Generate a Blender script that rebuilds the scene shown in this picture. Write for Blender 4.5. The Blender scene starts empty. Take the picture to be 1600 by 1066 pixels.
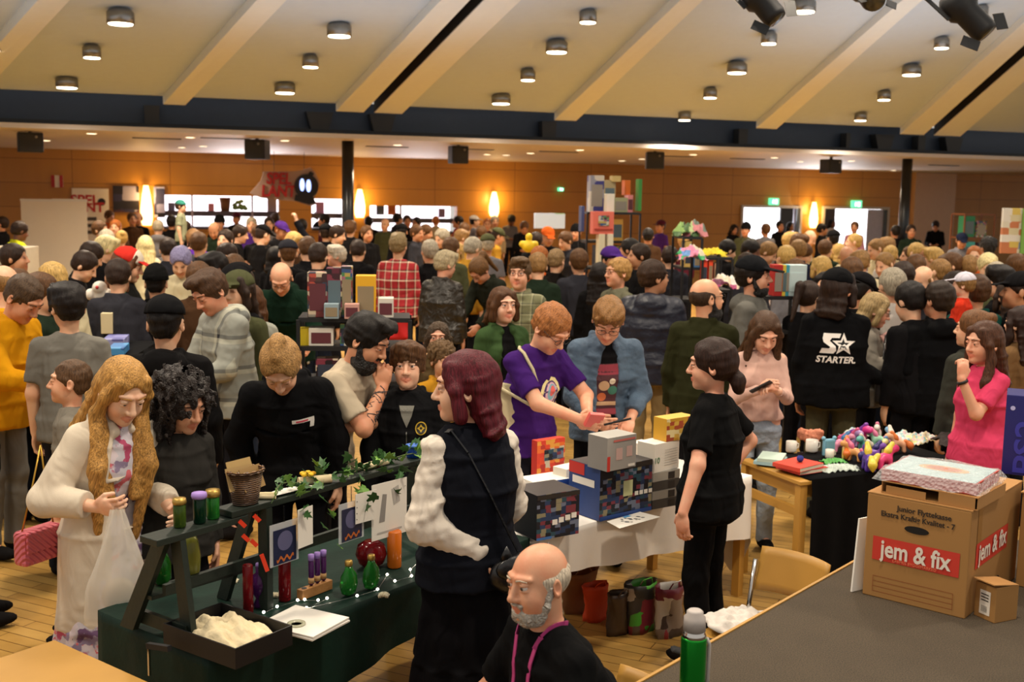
import bpy, bmesh, math, random
import numpy as np
from mathutils import Vector, Matrix
from mathutils.bvhtree import BVHTree
PI = math.pi
sc = bpy.context.scene
C = sc.collection
random.seed(7)

# ---------------------------------------------------------------- camera
FPX, CAM_H = 1750.0, 2.4
PITCH = math.atan((533 - 303) / FPX)
ROLL = 0.017
cp, sp = math.cos(PITCH), math.sin(PITCH)
F_ = Vector((0, cp, -sp)); R0 = Vector((1, 0, 0)); U0 = Vector((0, sp, cp))
R_ = R0 * math.cos(ROLL) + U0 * math.sin(ROLL)
U_ = U0 * math.cos(ROLL) - R0 * math.sin(ROLL)
cam = bpy.data.cameras.new('camera')
cam.sensor_width = 36; cam.lens = 36 * FPX / 1600; cam.clip_end = 200
camo = bpy.data.objects.new('camera', cam); C.objects.link(camo)
M = Matrix((R_, U_, -F_)).transposed().to_4x4(); M.translation = Vector((0, 0, CAM_H))
camo.matrix_world = M
cam.dof.use_dof = True; cam.dof.focus_distance = 4.9; cam.dof.aperture_fstop = 3.6
sc.camera = camo

# ---------------------------------------------------------------- world, exposure
sc.view_settings.view_transform = 'Standard'; sc.view_settings.look = 'None'
sc.view_settings.gamma = 1; sc.view_settings.use_curve_mapping = False
sc.view_settings.exposure = 0.08
sc.cycles.max_bounces = 5; sc.cycles.diffuse_bounces = 3; sc.cycles.glossy_bounces = 2
sc.cycles.transmission_bounces = 4; sc.cycles.transparent_max_bounces = 8
sc.cycles.sample_clamp_indirect = 3; sc.cycles.caustics_reflective = False; sc.cycles.caustics_refractive = False
sc.cycles.use_denoising = True
w = bpy.data.worlds.new('world'); sc.world = w; w.use_nodes = True
w.node_tree.nodes['Background'].inputs[0].default_value = (1.0, 0.93, 0.84, 1)
w.node_tree.nodes['Background'].inputs[1].default_value = 0.60

def add_light(name, kind, loc, power, col=(1, .78, .5), size=.3, target=None, spot=2.6, blend=.6):
    l = bpy.data.lights.new(name, kind); l.energy = power; l.color = col
    if kind == 'AREA': l.shape = 'DISK'; l.size = size
    else: l.shadow_soft_size = size
    if kind == 'SPOT': l.spot_size = spot; l.spot_blend = blend
    o = bpy.data.objects.new(name, l); C.objects.link(o); o.location = loc
    if target is not None:
        o.rotation_euler = (Vector(target) - Vector(loc)).to_track_quat('-Z', 'Y').to_euler()
    return o

# ---------------------------------------------------------------- pixel geometry helpers (photo frame 1600x1066)
def ray(px, py):
    return (F_ + R_ * ((px - 800) / FPX) + U_ * ((533 - py) / FPX))
O_ = Vector((0, 0, CAM_H))
def atY(px, py, Y):
    d = ray(px, py); return O_ + d * (Y / d.y)
def atz(px, py, z):
    d = ray(px, py); return O_ + d * ((z - CAM_H) / d.z)
def atpl(px, py, Y0, k=0.35):
    d = ray(px, py); t = Y0 / (d.y - k * d.x); return O_ + d * t
def proj(p):
    v = Vector(p) - O_; z = v.dot(F_)
    return 800 + FPX * v.dot(R_) / z, 533 - FPX * v.dot(U_) / z

# ---------------------------------------------------------------- colours and materials
def lin(c):
    if isinstance(c, str):
        c = c.lstrip('#'); c = [int(c[i:i+2], 16) / 255 for i in (0, 2, 4)]
    return tuple((x / 12.92 if x <= .04045 else ((x + .055) / 1.055) ** 2.4) for x in c)
class NT:
    def __init__(s, name):
        s.m = bpy.data.materials.new(name); s.m.use_nodes = True
        s.n = s.m.node_tree.nodes; s.l = s.m.node_tree.links
        s.b = s.n['Principled BSDF']
    def node(s, t, **kw):
        n = s.n.new(t)
        for k, v in kw.items(): setattr(n, k, v)
        return n
    def link(s, a, b): s.l.new(a, b)
    def noise(s, scale, detail=3, vec=None, rough=.5):
        n = s.node('ShaderNodeTexNoise'); n.inputs['Scale'].default_value = scale
        n.inputs['Detail'].default_value = detail; n.inputs['Roughness'].default_value = rough
        if vec is not None: s.link(vec, n.inputs['Vector'])
        return n
    def coords(s, scale=(1, 1, 1), out='Object'):
        t = s.node('ShaderNodeTexCoord'); m = s.node('ShaderNodeMapping')
        m.inputs['Scale'].default_value = scale; s.link(t.outputs[out], m.inputs[0]); return m.outputs[0]
    def ramp(s, fac, stops, interp='LINEAR'):
        r = s.node('ShaderNodeValToRGB'); r.color_ramp.interpolation = interp
        e = r.color_ramp.elements
        while len(e) < len(stops): e.new(.5)
        for i, (p, c) in enumerate(stops):
            e[i].position = p; e[i].color = tuple(c) + (1,)
        s.link(fac, r.inputs[0]); return r.outputs[0]
    def mix(s, a, b, fac, mode='MIX'):
        m = s.node('ShaderNodeMix'); m.data_type = 'RGBA'; m.blend_type = mode
        for sock, v in ((m.inputs[0], fac), (m.inputs[6], a), (m.inputs[7], b)):
            if isinstance(v, (int, float)): sock.default_value = v
            elif isinstance(v, (tuple, list)): sock.default_value = tuple(v) + ((1,) if len(v) == 3 else ())
            else: s.link(v, sock)
        return m.outputs[2]
    def bump(s, h, strength=.3, dist=.01):
        b = s.node('ShaderNodeBump'); b.inputs['Strength'].default_value = strength
        b.inputs['Distance'].default_value = dist; s.link(h, b.inputs['Height']); s.link(b.outputs[0], s.b.inputs['Normal'])
    def base(s, v):
        if isinstance(v, tuple): s.b.inputs['Base Color'].default_value = v + (1,)
        else: s.link(v, s.b.inputs['Base Color'])
_mc = {}
def mat(name, col, rough=.6, metal=0, spec=.5, emit=0, var=.12, vs=8, bump=0, bs=60, trans=0, alpha=1, ecol=None):
    key = (name, col, rough, emit)
    if key in _mc: return _mc[key]
    t = NT(name); c = lin(col); co = t.coords()
    if var > 0:
        n = t.noise(vs, 3, co)
        t.base(t.mix(tuple(x * (1 - var) for x in c), tuple(min(1, x * (1 + var)) for x in c), n.outputs[0]))
    else: t.base(c)
    t.b.inputs['Roughness'].default_value = rough; t.b.inputs['Metallic'].default_value = metal
    t.b.inputs['Specular IOR Level'].default_value = spec
    if emit:
        t.b.inputs['Emission Color'].default_value = lin(ecol or col) + (1,); t.b.inputs['Emission Strength'].default_value = emit
    if trans: t.b.inputs['Transmission Weight'].default_value = trans; t.b.inputs['IOR'].default_value = 1.3
    if alpha < 1: t.b.inputs['Alpha'].default_value = alpha
    if bump: t.bump(t.noise(bs, 4, co).outputs[0], bump, .01)
    _mc[key] = t.m; return t.m

# materials tinted by the object's own colour
def m_cloth():
    t = NT('woven_cloth'); oi = t.node('ShaderNodeObjectInfo'); co = t.coords()
    n = t.noise(5, 4, co)
    c = t.mix(oi.outputs['Color'], (.62, .62, .62), 1.0, 'MULTIPLY')
    t.base(t.mix(c, oi.outputs['Color'], n.outputs[0]))
    t.b.inputs['Roughness'].default_value = .9; t.b.inputs['Specular IOR Level'].default_value = .08
    f = t.noise(7, 2, t.coords((1, 1, .55)), .4); f.inputs['Distortion'].default_value = 1.2
    f2 = t.noise(260, 1, co)
    mm = t.node('ShaderNodeMath', operation='MULTIPLY_ADD'); t.link(f2.outputs[0], mm.inputs[0]); mm.inputs[1].default_value = .02; t.link(f.outputs[0], mm.inputs[2])
    t.bump(mm.outputs[0], .55, .05); return t.m
def m_plaid(name, cols, sx=9, sz=9):
    t = NT(name); co = t.coords(); sep = t.node('ShaderNodeSeparateXYZ'); t.link(co, sep.inputs[0])
    out = []
    for ax, sc_ in ((0, sx), (2, sz)):
        m = t.node('ShaderNodeMath', operation='MULTIPLY'); t.link(sep.outputs[ax], m.inputs[0]); m.inputs[1].default_value = sc_
        fr = t.node('ShaderNodeMath', operation='FRACT'); t.link(m.outputs[0], fr.inputs[0])
        out.append(fr.outputs[0])
    a = t.ramp(out[0], [(0, lin(cols[0])), (.42, lin(cols[1])), (.56, lin(cols[2])), (.68, lin(cols[0]))], 'CONSTANT')
    b = t.ramp(out[1], [(0, lin(cols[0])), (.42, lin(cols[1])), (.56, lin(cols[2])), (.68, lin(cols[0]))], 'CONSTANT')
    t.base(t.mix(a, b, .5)); t.b.inputs['Roughness'].default_value = .9
    t.bump(t.noise(7, 2, co).outputs[0], .6, .05); return t.m
def m_skin():
    t = NT('skin'); oi = t.node('ShaderNodeObjectInfo'); at = t.node('ShaderNodeAttribute'); at.attribute_name = 'Col'
    co = t.coords(); n = t.noise(14, 4, co)
    c = t.mix(oi.outputs['Color'], at.outputs['Color'], 1.0, 'MULTIPLY')
    c2 = t.mix(c, (1, .80, .74), 1.0, 'MULTIPLY')
    r = t.ramp(n.outputs[0], [(.4, (0, 0, 0)), (.7, (1, 1, 1))])
    t.base(t.mix(c, c2, r)); t.b.inputs['Roughness'].default_value = .5
    t.b.inputs['Subsurface Weight'].default_value = .0
    t.bump(t.noise(120, 3, co).outputs[0], .12, .004); return t.m
def m_hair():
    t = NT('hair'); oi = t.node('ShaderNodeObjectInfo'); co = t.coords((150, 150, 9)); n = t.noise(1.2, 3, co)
    n.inputs['Distortion'].default_value = .6
    dark = t.mix(oi.outputs['Color'], (.38, .36, .34), 1.0, 'MULTIPLY')
    lt = t.mix(oi.outputs['Color'], (1.35, 1.3, 1.2), 1.0, 'MULTIPLY')
    r = t.ramp(n.outputs[0], [(.3, (0, 0, 0)), (.7, (1, 1, 1))])
    t.base(t.mix(dark, lt, r)); t.b.inputs['Roughness'].default_value = .5; t.b.inputs['Specular IOR Level'].default_value = .22
    t.bump(n.outputs[0], .45, .008); return t.m
def m_curl():
    t = NT('curly_hair'); oi = t.node('ShaderNodeObjectInfo'); co = t.coords(); n = t.noise(48, 3, co)
    n.inputs['Distortion'].default_value = 2
    dark = t.mix(oi.outputs['Color'], (.3, .3, .3), 1.0, 'MULTIPLY')
    t.base(t.mix(dark, oi.outputs['Color'], n.outputs[0])); t.b.inputs['Roughness'].default_value = .5
    t.bump(n.outputs[0], 1, .03); return t.m
def m_leather():
    t = NT('leather'); oi = t.node('ShaderNodeObjectInfo'); co = t.coords()
    t.base(oi.outputs['Color']); t.b.inputs['Roughness'].default_value = .38
    f = t.noise(9, 3, co); f.inputs['Distortion'].default_value = 1.5
    t.bump(f.outputs[0], .8, .04); return t.m
def m_puff():
    t = NT('quilted_down'); oi = t.node('ShaderNodeObjectInfo'); t.base(oi.outputs['Color'])
    t.b.inputs['Roughness'].default_value = .45; t.bump(t.noise(12, 3, t.coords()).outputs[0], .5, .03); return t.m
def m_denim():
    t = NT('denim'); oi = t.node('ShaderNodeObjectInfo'); co = t.coords(); n = t.noise(9, 5, co)
    lt = t.mix(oi.outputs['Color'], (1.45, 1.45, 1.4), 1.0, 'MULTIPLY')
    t.base(t.mix(oi.outputs['Color'], lt, t.ramp(n.outputs[0], [(.4, (0, 0, 0)), (.65, (1, 1, 1))])))
    t.b.inputs['Roughness'].default_value = .85; t.bump(t.noise(10, 3, co).outputs[0], .8, .04); return t.m
def m_attr(name, rough=.7, bump=.5):
    t = NT(name); at = t.node('ShaderNodeAttribute'); at.attribute_name = 'Col'; t.base(at.outputs['Color'])
    t.b.inputs['Roughness'].default_value = rough
    if bump: t.bump(t.noise(8, 3, t.coords()).outputs[0], bump, .04)
    return t.m
MC = {'cloth': m_cloth(), 'skin': m_skin(), 'hair': m_hair(), 'curl': m_curl(), 'leather': m_leather(), 'puffer': m_puff(), 'denim': m_denim(),
      'plaid_red': m_plaid('red_plaid', ('#a8242a', '#e5d3b6', '#20191a'), 12, 10), 'plaid_grey': m_plaid('grey_check', ('#8d8f86', '#b3b29f', '#23262e'), 5.5, 5),
      'plaid_olive': m_plaid('olive_plaid', ('#6a6a4c', '#9a9878', '#3a3a30'), 12, 12), 'attr': m_attr('painted')}

# ---------------------------------------------------------------- mesh helpers
def new_obj(name, me, parent=None, m=None, loc=None, rot=None, col=None):
    o = bpy.data.objects.new(name, me); C.objects.link(o)
    if parent is not None: o.parent = parent
    if m is not None and me is not None and not me.materials: me.materials.append(m)
    elif m is not None and me is not None and me.materials[0] != m:
        o.material_slots[0].link = 'OBJECT'; o.material_slots[0].material = m
    if loc is not None: o.location = loc
    if rot is not None: o.rotation_euler = rot
    if col is not None: o.color = lin(col) + (1,)
    return o
def tag(o, label, cat=None, group=None, kind=None):
    if label: o['label'] = label
    if cat: o['category'] = cat
    if group: o['group'] = group
    if kind: o['kind'] = kind
    return o
def empty(name, loc=(0, 0, 0), rz=0, label=None, cat=None, group=None, kind=None):
    o = bpy.data.objects.new(name, None); C.objects.link(o); o.location = loc; o.rotation_euler = (0, 0, rz)
    o.empty_display_size = .1
    return tag(o, label, cat, group, kind)
class MB:
    """collects shapes into one mesh"""
    def __init__(s): s.bm = bmesh.new(); s.mi = 0; s.mats = []
    def use(s, m):
        if m not in s.mats: s.mats.append(m)
        s.mi = s.mats.index(m); return s
    def _fin(s, fs):
        for f in fs: f.material_index = s.mi
    def hexa(s, v8):
        v = [s.bm.verts.new(p) for p in v8]
        fs = [s.bm.faces.new([v[i] for i in q]) for q in ((0, 3, 2, 1), (4, 5, 6, 7), (0, 1, 5, 4), (1, 2, 6, 5), (2, 3, 7, 6), (3, 0, 4, 7))]
        s._fin(fs); return s
    def box(s, c, size, rz=0, rot=None, taper=1):
        a, b, h = size[0] / 2, size[1] / 2, size[2] / 2
        R = rot if rot is not None else Matrix.Rotation(rz, 3, 'Z'); c = Vector(c)
        pts = [(-a, -b, -h), (a, -b, -h), (a, b, -h), (-a, b, -h), (-a * taper, -b * taper, h), (a * taper, -b * taper, h), (a * taper, b * taper, h), (-a * taper, b * taper, h)]
        return s.hexa([R @ Vector(p) + c for p in pts])
    def bar(s, p, q, w_, h_=None, up=(0, 0, 1)):
        p, q = Vector(p), Vector(q); d = q - p; L = d.length
        if L < 1e-6: return s
        z = d / L; x = Vector(up).cross(z)
        if x.length < 1e-4: x = Vector((1, 0, 0)).cross(z)
        x.normalize(); y = z.cross(x); R = Matrix((x, y, z)).transposed()
        return s.box((p + q) / 2, (w_, h_ or w_, L), rot=R)
    def rings(s, rs, cap0=True, cap1=True, closed=True):
        vr = [[s.bm.verts.new(p) for p in r] for r in rs]; n = len(vr[0]); fs = []
        for a, b in zip(vr, vr[1:]):
            for i in range(n if closed else n - 1):
                j = (i + 1) % n; fs.append(s.bm.faces.new((a[i], a[j], b[j], b[i])))
        if closed and cap0: fs.append(s.bm.faces.new(list(reversed(vr[0]))))
        if closed and cap1: fs.append(s.bm.faces.new(vr[-1]))
        s._fin(fs)
        for f in fs: f.smooth = len(f.verts) == 4
        return s
    def lathe(s, prof, c=(0, 0, 0), n=20, R=None, sx=1, sy=1):
        c = Vector(c); rs = []
        for r, z in prof:
            ring = [Vector((r * sx * math.cos(2 * PI * i / n), r * sy * math.sin(2 * PI * i / n), z)) for i in range(n)]
            rs.append([(R @ p if R is not None else p) + c for p in ring])
        return s.rings(rs)
    def tube(s, pts, r, n=8, r2=None):
        pts = [Vector(p) for p in pts]; rs = []
        for i, p in enumerate(pts):
            d = (pts[min(i + 1, len(pts) - 1)] - pts[max(i - 1, 0)])
            if d.length < 1e-7: d = Vector((0, 0, 1))
            d.normalize(); x = d.orthogonal().normalized() if i == 0 else (px_ - d * px_.dot(d)).normalized()
            px_ = x; y = d.cross(x); t = i / max(1, len(pts) - 1); rr = r + ((r2 if r2 is not None else r) - r) * t
            rs.append([p + (x * math.cos(2 * PI * k / n) + y * math.sin(2 * PI * k / n)) * rr for k in range(n)])
        return s.rings(rs)
    def ball(s, c, r, n=10, sc3=(1, 1, 1), R=None):
        prof = [(max(1e-4, r * math.sin(PI * i / n)), -r * math.cos(PI * i / n)) for i in range(n + 1)]
        c = Vector(c); rs = []
        for rr, z in prof:
            rs.append([((R @ Vector((rr * sc3[0] * math.cos(2 * PI * k / (2 * n)), rr * sc3[1] * math.sin(2 * PI * k / (2 * n)), z * sc3[2]))) if R is not None
                        else Vector((rr * sc3[0] * math.cos(2 * PI * k / (2 * n)), rr * sc3[1] * math.sin(2 * PI * k / (2 * n)), z * sc3[2]))) + c for k in range(2 * n)])
        return s.rings(rs)
    def prism(s, poly, z0, z1, R=None, c=(0, 0, 0)):
        c = Vector(c); f = (lambda p: (R @ Vector(p) if R is not None else Vector(p)) + c)
        a = [s.bm.verts.new(f((x, y, z0))) for x, y in poly]; b = [s.bm.verts.new(f((x, y, z1))) for x, y in poly]
        fs = [s.bm.faces.new(list(reversed(a))), s.bm.faces.new(b)]
        n = len(poly)
        for i in range(n): j = (i + 1) % n; fs.append(s.bm.faces.new((a[i], a[j], b[j], b[i])))
        s._fin(fs); return s
    def grid(s, fn, nu, nv, thick=0):
        v = [[s.bm.verts.new(fn(i / nu, j / nv)) for j in range(nv + 1)] for i in range(nu + 1)]
        fs = []
        for i in range(nu):
            for j in range(nv):
                fs.append(s.bm.faces.new((v[i][j], v[i + 1][j], v[i + 1][j + 1], v[i][j + 1])))
        for f in fs: f.smooth = True
        s._fin(fs); return s
    def build(s, name, m=None, parent=None, bevel=0, smooth=False, solid=0, **kw):
        bmesh.ops.recalc_face_normals(s.bm, faces=s.bm.faces)
        me = bpy.data.meshes.new(name); s.bm.to_mesh(me); s.bm.free()
        for mm in (s.mats or ([m] if m else [])): me.materials.append(mm)
        if smooth:
            for p in me.polygons: p.use_smooth = True
        o = new_obj(name, me, parent, None, **kw)
        if solid:
            k = o.modifiers.new('t', 'SOLIDIFY'); k.thickness = solid; k.offset = 0
        if bevel:
            k = o.modifiers.new('b', 'BEVEL'); k.width = bevel; k.segments = 2; k.limit_method = 'ANGLE'
        return o
def text_mesh(s, size=.1, depth=.002, bold=0, sx=1, shear=0, align='CENTER'):
    cu = bpy.data.curves.new('t', 'FONT'); cu.body = s; cu.size = size; cu.extrude = depth; cu.offset = bold; cu.shear = shear
    cu.align_x = align; cu.align_y = 'CENTER'; cu.resolution_u = 3
    o = bpy.data.objects.new('t', cu); C.objects.link(o)
    me = bpy.data.meshes.new_from_object(o.evaluated_get(bpy.context.evaluated_depsgraph_get()))
    bpy.data.objects.remove(o); bpy.data.curves.remove(cu); me.materials.clear()
    for v in me.vertices: v.co.x *= sx
    return me
def put_text(name, s, size, m, parent, origin, xdir, ydir, **kw):
    """flat lettering laid on a surface: origin/xdir/ydir in the parent's space"""
    me = text_mesh(s, size, **kw); me.materials.append(m)
    x, y = Vector(xdir).normalized(), Vector(ydir).normalized(); z = x.cross(y)
    A = Matrix((x, y, z)).transposed().to_4x4(); A.translation = Vector(origin) + z * .001
    me.transform(A); return new_obj(name, me, parent)
# ---------------------------------------------------------------- implicit-surface figures
def V3(*a): return np.array(a, float)
def unit(v): v = np.asarray(v, float); return v / (np.linalg.norm(v) + 1e-9)
class Field:
    def __init__(s): s.pr = []; s.mn = V3(9, 9, 9); s.mx = V3(-9, -9, -9)
    def _add(s, f, lo, hi, k, op, col):
        lo, hi = np.asarray(lo, float), np.asarray(hi, float)
        if op == 'u': s.mn = np.minimum(s.mn, lo); s.mx = np.maximum(s.mx, hi)
        s.pr.append((f, lo, hi, k, op, col)); return s
    def cap(s, a, b, ra, rb=None, k=.012, op='u', col=None, flat=False, sq=None):
        a, b = np.asarray(a, float), np.asarray(b, float); rb = ra if rb is None else rb
        ab = b - a; L2 = ab.dot(ab) + 1e-12; L = math.sqrt(L2); r = max(ra, rb)
        def f(X, Y, Z):
            x, y, z = X - a[0], Y - a[1], Z - a[2]; t0 = (x * ab[0] + y * ab[1] + z * ab[2]) / L2; t = np.clip(t0, 0, 1)
            d = np.sqrt((x - t * ab[0]) ** 2 + (y - t * ab[1]) ** 2 + (z - t * ab[2]) ** 2) - (ra + (rb - ra) * t)
            if flat: d = np.maximum(d, (t0 - 1) * L)
            return d
        return s._add(f, np.minimum(a, b) - r, np.maximum(a, b) + r, k, op, col)
    def ell(s, c, r, R=None, k=.015, op='u', col=None):
        c = np.asarray(c, float); r = np.asarray(r, float); Rm = np.eye(3) if R is None else np.asarray(R)
        ext = np.abs(Rm) @ r
        def f(X, Y, Z):
            x, y, z = X - c[0], Y - c[1], Z - c[2]
            q = [(Rm[0, i] * x + Rm[1, i] * y + Rm[2, i] * z) for i in range(3)]
            k0 = np.sqrt(sum((q[i] / r[i]) ** 2 for i in range(3))); k1 = np.sqrt(sum((q[i] / r[i] ** 2) ** 2 for i in range(3)))
            return k0 * (k0 - 1) / (k1 + 1e-6)
        return s._add(f, c - ext, c + ext, k, op, col)
    def loft(s, pts, rx, ry, xd=(1, 0, 0), k=.012, op='u', col=None, rip=None, pw=2.0, round_=0):
        pts = [np.asarray(p, float) for p in pts]; xd = np.asarray(xd, float)
        for i in range(len(pts) - 1):
            a, b = pts[i], pts[i + 1]; ab = b - a; L = np.linalg.norm(ab) + 1e-9; zz = ab / L
            xa = unit(xd - zz * xd.dot(zz)); ya = np.cross(zz, xa)
            first, last = i == 0, i == len(pts) - 2
            def f(X, Y, Z, a=a, zz=zz, xa=xa, ya=ya, L=L, r0=(rx[i], ry[i]), r1=(rx[i + 1], ry[i + 1]), first=first, last=last):
                x, y, z = X - a[0], Y - a[1], Z - a[2]; t0 = x * zz[0] + y * zz[1] + z * zz[2]; t = np.clip(t0 / L, 0, 1)
                u = x * xa[0] + y * xa[1] + z * xa[2]; v = x * ya[0] + y * ya[1] + z * ya[2]
                RX = r0[0] + (r1[0] - r0[0]) * t; RY = r0[1] + (r1[1] - r0[1]) * t
                if rip is not None:
                    w_ = 1 + rip[0] * np.sin(rip[1] * np.arctan2(v, u) + rip[2] * t0) ; RX = RX * w_; RY = RY * w_
                if pw == 2.0: q = np.sqrt((u / RX) ** 2 + (v / RY) ** 2)
                else: q = (np.abs(u / RX) ** pw + np.abs(v / RY) ** pw) ** (1 / pw)
                d = (q - 1) * np.minimum(RX, RY)
                ax = np.maximum(-t0, t0 - L)
                out = np.maximum(ax, 0); din = np.maximum(d, 0)
                if round_: return np.where(ax > 0, np.sqrt(din ** 2 + out ** 2) if False else d + out * 1.4, d)
                return np.where(ax > 0, np.sqrt(din ** 2 + out ** 2) , np.maximum(d, ax))
            r = max(rx[i], ry[i], rx[i + 1], ry[i + 1]) * (1.15 if rip else 1)
            s._add(f, np.minimum(a, b) - r, np.maximum(a, b) + r, k, op, col)
        return s
    def half(s, p, n, lo=None, hi=None):
        """keep the side the normal points away from"""
        p, n = np.asarray(p, float), unit(n)
        f = lambda X, Y, Z: (X - p[0]) * n[0] + (Y - p[1]) * n[1] + (Z - p[2]) * n[2]
        s.pr.append((f, lo, hi, 0, 'i', None)); return s
    def mesh(s, name, step, fine=(), disp=None, colors=None):
        """fine: list of (lo, hi, step) boxes; returns a mesh"""
        def axis(i):
            lo, hi = s.mn[i] - 2.5 * step, s.mx[i] + 2.5 * step; xs = [lo]; 
            while xs[-1] < hi:
                st = step
                for b in fine:
                    if b[0][i] - step < xs[-1] < b[1][i]: st = min(st, b[2])
                xs.append(xs[-1] + st)
            return np.array(xs)
        ax = [axis(i) for i in range(3)]; G = np.full([len(a) for a in ax], 1.0, np.float32)
        for f, lo, hi, k, op, col in s.pr:
            if lo is None: sl = [slice(0, len(a)) for a in ax]
            else:
                mg = step * 2.2 + k; sl = []
                for i in range(3):
                    i0 = max(0, np.searchsorted(ax[i], lo[i] - mg) - 1); i1 = np.searchsorted(ax[i], hi[i] + mg) + 1; sl.append(slice(i0, i1))
            X = ax[0][sl[0]][:, None, None]; Y = ax[1][sl[1]][None, :, None]; Z = ax[2][sl[2]][None, None, :]
            if X.size == 0 or Y.size == 0 or Z.size == 0: continue
            g = G[tuple(sl)]; d = f(X, Y, Z)
            if op == 'i': G[tuple(sl)] = np.maximum(g, d); continue
            if op == 's': d = -d; g, d = -g, -d
            if k > 0: h = np.maximum(k - np.abs(g - d), 0) / k; r = np.minimum(g, d) - h * h * k * .25
            else: r = np.minimum(g, d)
            G[tuple(sl)] = -r if op == 's' else r
        if disp is not None:
            for amp, fr, seed in disp:
                idx = np.nonzero(np.abs(G) < max(.03, step * 2.5)); rs = np.random.RandomState(seed)
                P = [ax[i][idx[i]] for i in range(3)]; n = 0
                for q in range(4):
                    kv = rs.normal(size=3) * fr; n = n + np.sin(P[0] * kv[0] + P[1] * kv[1] + P[2] * kv[2] + rs.rand() * 6 + 1.3 * np.sin(P[2] * fr * .7 + P[0] * fr * .5 + q))
                G[idx] += (amp * n / 2.5).astype(np.float32)
        I = G < 0
        nx, ny, nz = G.shape
        cs = np.zeros((nx - 1, ny - 1, nz - 1), np.int8)
        for a in (0, 1):
            for b in (0, 1):
                for c in (0, 1): cs += I[a:nx - 1 + a, b:ny - 1 + b, c:nz - 1 + c]
        act = (cs > 0) & (cs < 8); ci = np.argwhere(act)
        if len(ci) == 0: return bpy.data.meshes.new(name)
        vid = np.full(cs.shape, -1, np.int64); vid[act] = np.arange(len(ci))
        acc = np.zeros((len(ci), 3)); cnt = np.zeros(len(ci))
        i, j, k_ = ci.T
        for (da, db) in (((0,0,0),(1,0,0)),((0,1,0),(1,1,0)),((0,0,1),(1,0,1)),((0,1,1),(1,1,1)),((0,0,0),(0,1,0)),((1,0,0),(1,1,0)),((0,0,1),(0,1,1)),((1,0,1),(1,1,1)),((0,0,0),(0,0,1)),((1,0,0),(1,0,1)),((0,1,0),(0,1,1)),((1,1,0),(1,1,1))):
            va = G[i + da[0], j + da[1], k_ + da[2]]; vb = G[i + db[0], j + db[1], k_ + db[2]]
            m = (va < 0) != (vb < 0); t = np.where(m, va / np.where(m, va - vb, 1), 0)
            for c_ in range(3):
                pa = ax[c_][(i, j, k_)[c_] + da[c_]]; pb = ax[c_][(i, j, k_)[c_] + db[c_]]
                acc[:, c_] += np.where(m, pa + (pb - pa) * t, 0)
            cnt += m
        co = acc / cnt[:, None]
        quads = []
        for axn in range(3):
            sl0 = [slice(1, -1)] * 3; sl0[axn] = slice(0, -1); sl1 = [slice(1, -1)] * 3; sl1[axn] = slice(1, None)
            a, b = I[tuple(sl0)], I[tuple(sl1)]
            for flip, mask in ((0, a & ~b), (1, ~a & b)):
                e = np.argwhere(mask)
                if len(e) == 0: continue
                e = e + 1; e[:, axn] -= 1
                u, v = (axn + 1) % 3, (axn + 2) % 3
                def cell(du, dv):
                    c = e.copy(); c[:, u] -= du; c[:, v] -= dv; return vid[c[:, 0], c[:, 1], c[:, 2]]
                q = np.stack([cell(1, 1), cell(0, 1), cell(0, 0), cell(1, 0)], 1)
                quads.append(q[:, ::-1] if flip else q)
        q = np.concatenate(quads); q = q[(q >= 0).all(1)]
        me = bpy.data.meshes.new(name)
        me.vertices.add(len(co)); me.vertices.foreach_set('co', co.ravel())
        me.loops.add(len(q) * 4); me.loops.foreach_set('vertex_index', q.ravel().astype(np.int32))
        me.polygons.add(len(q)); me.polygons.foreach_set('loop_start', np.arange(0, len(q) * 4, 4, dtype=np.int32))
        me.polygons.foreach_set('loop_total', np.full(len(q), 4, np.int32))
        me.update(calc_edges=True); me.polygons.foreach_set('use_smooth', np.ones(len(q), bool))
        if colors is not None:
            best = np.full(len(co), 1e9); cc = np.tile(np.array(colors[0] + (1,), np.float32), (len(co), 1))
            for f, lo, hi, k, op, col in s.pr:
                if op == 'i' or (op == 's'): continue
                d = f(co[:, 0], co[:, 1], co[:, 2])
                if lo is not None:
                    far = ((co < np.asarray(lo) - .05) | (co > np.asarray(hi) + .05)).any(1); d = np.where(far, 1e8, d)
                if col is not None: d = d + .0008
                m = d < best; best = np.where(m, d, best)
                cc[m] = np.array((colors[col] if col is not None else colors[0]) + (1,), np.float32)
            at = me.color_attributes.new('Col', 'FLOAT_COLOR', 'POINT'); at.data.foreach_set('color', cc.ravel())
        return me

def rotm(axis, a):
    c, s_ = math.cos(a), math.sin(a)
    if axis == 'x': return np.array([[1, 0, 0], [0, c, -s_], [0, s_, c]])
    if axis == 'y': return np.array([[c, 0, s_], [0, 1, 0], [-s_, 0, c]])
    return np.array([[c, -s_, 0], [s_, c, 0], [0, 0, 1]])
class Fr:
    """rigid frame: p -> R p + t"""
    def __init__(s, R=None, t=(0, 0, 0)): s.R = np.eye(3) if R is None else R; s.t = np.asarray(t, float)
    def __call__(s, x, y=None, z=None): p = V3(x, y, z) if y is not None else np.asarray(x, float); return s.R @ p + s.t
    def about(s, piv, R):   # extra rotation about a pivot given in rest space
        piv = np.asarray(piv, float); return Fr(s.R @ R, s.R @ (piv - R @ piv) + s.t)

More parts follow.
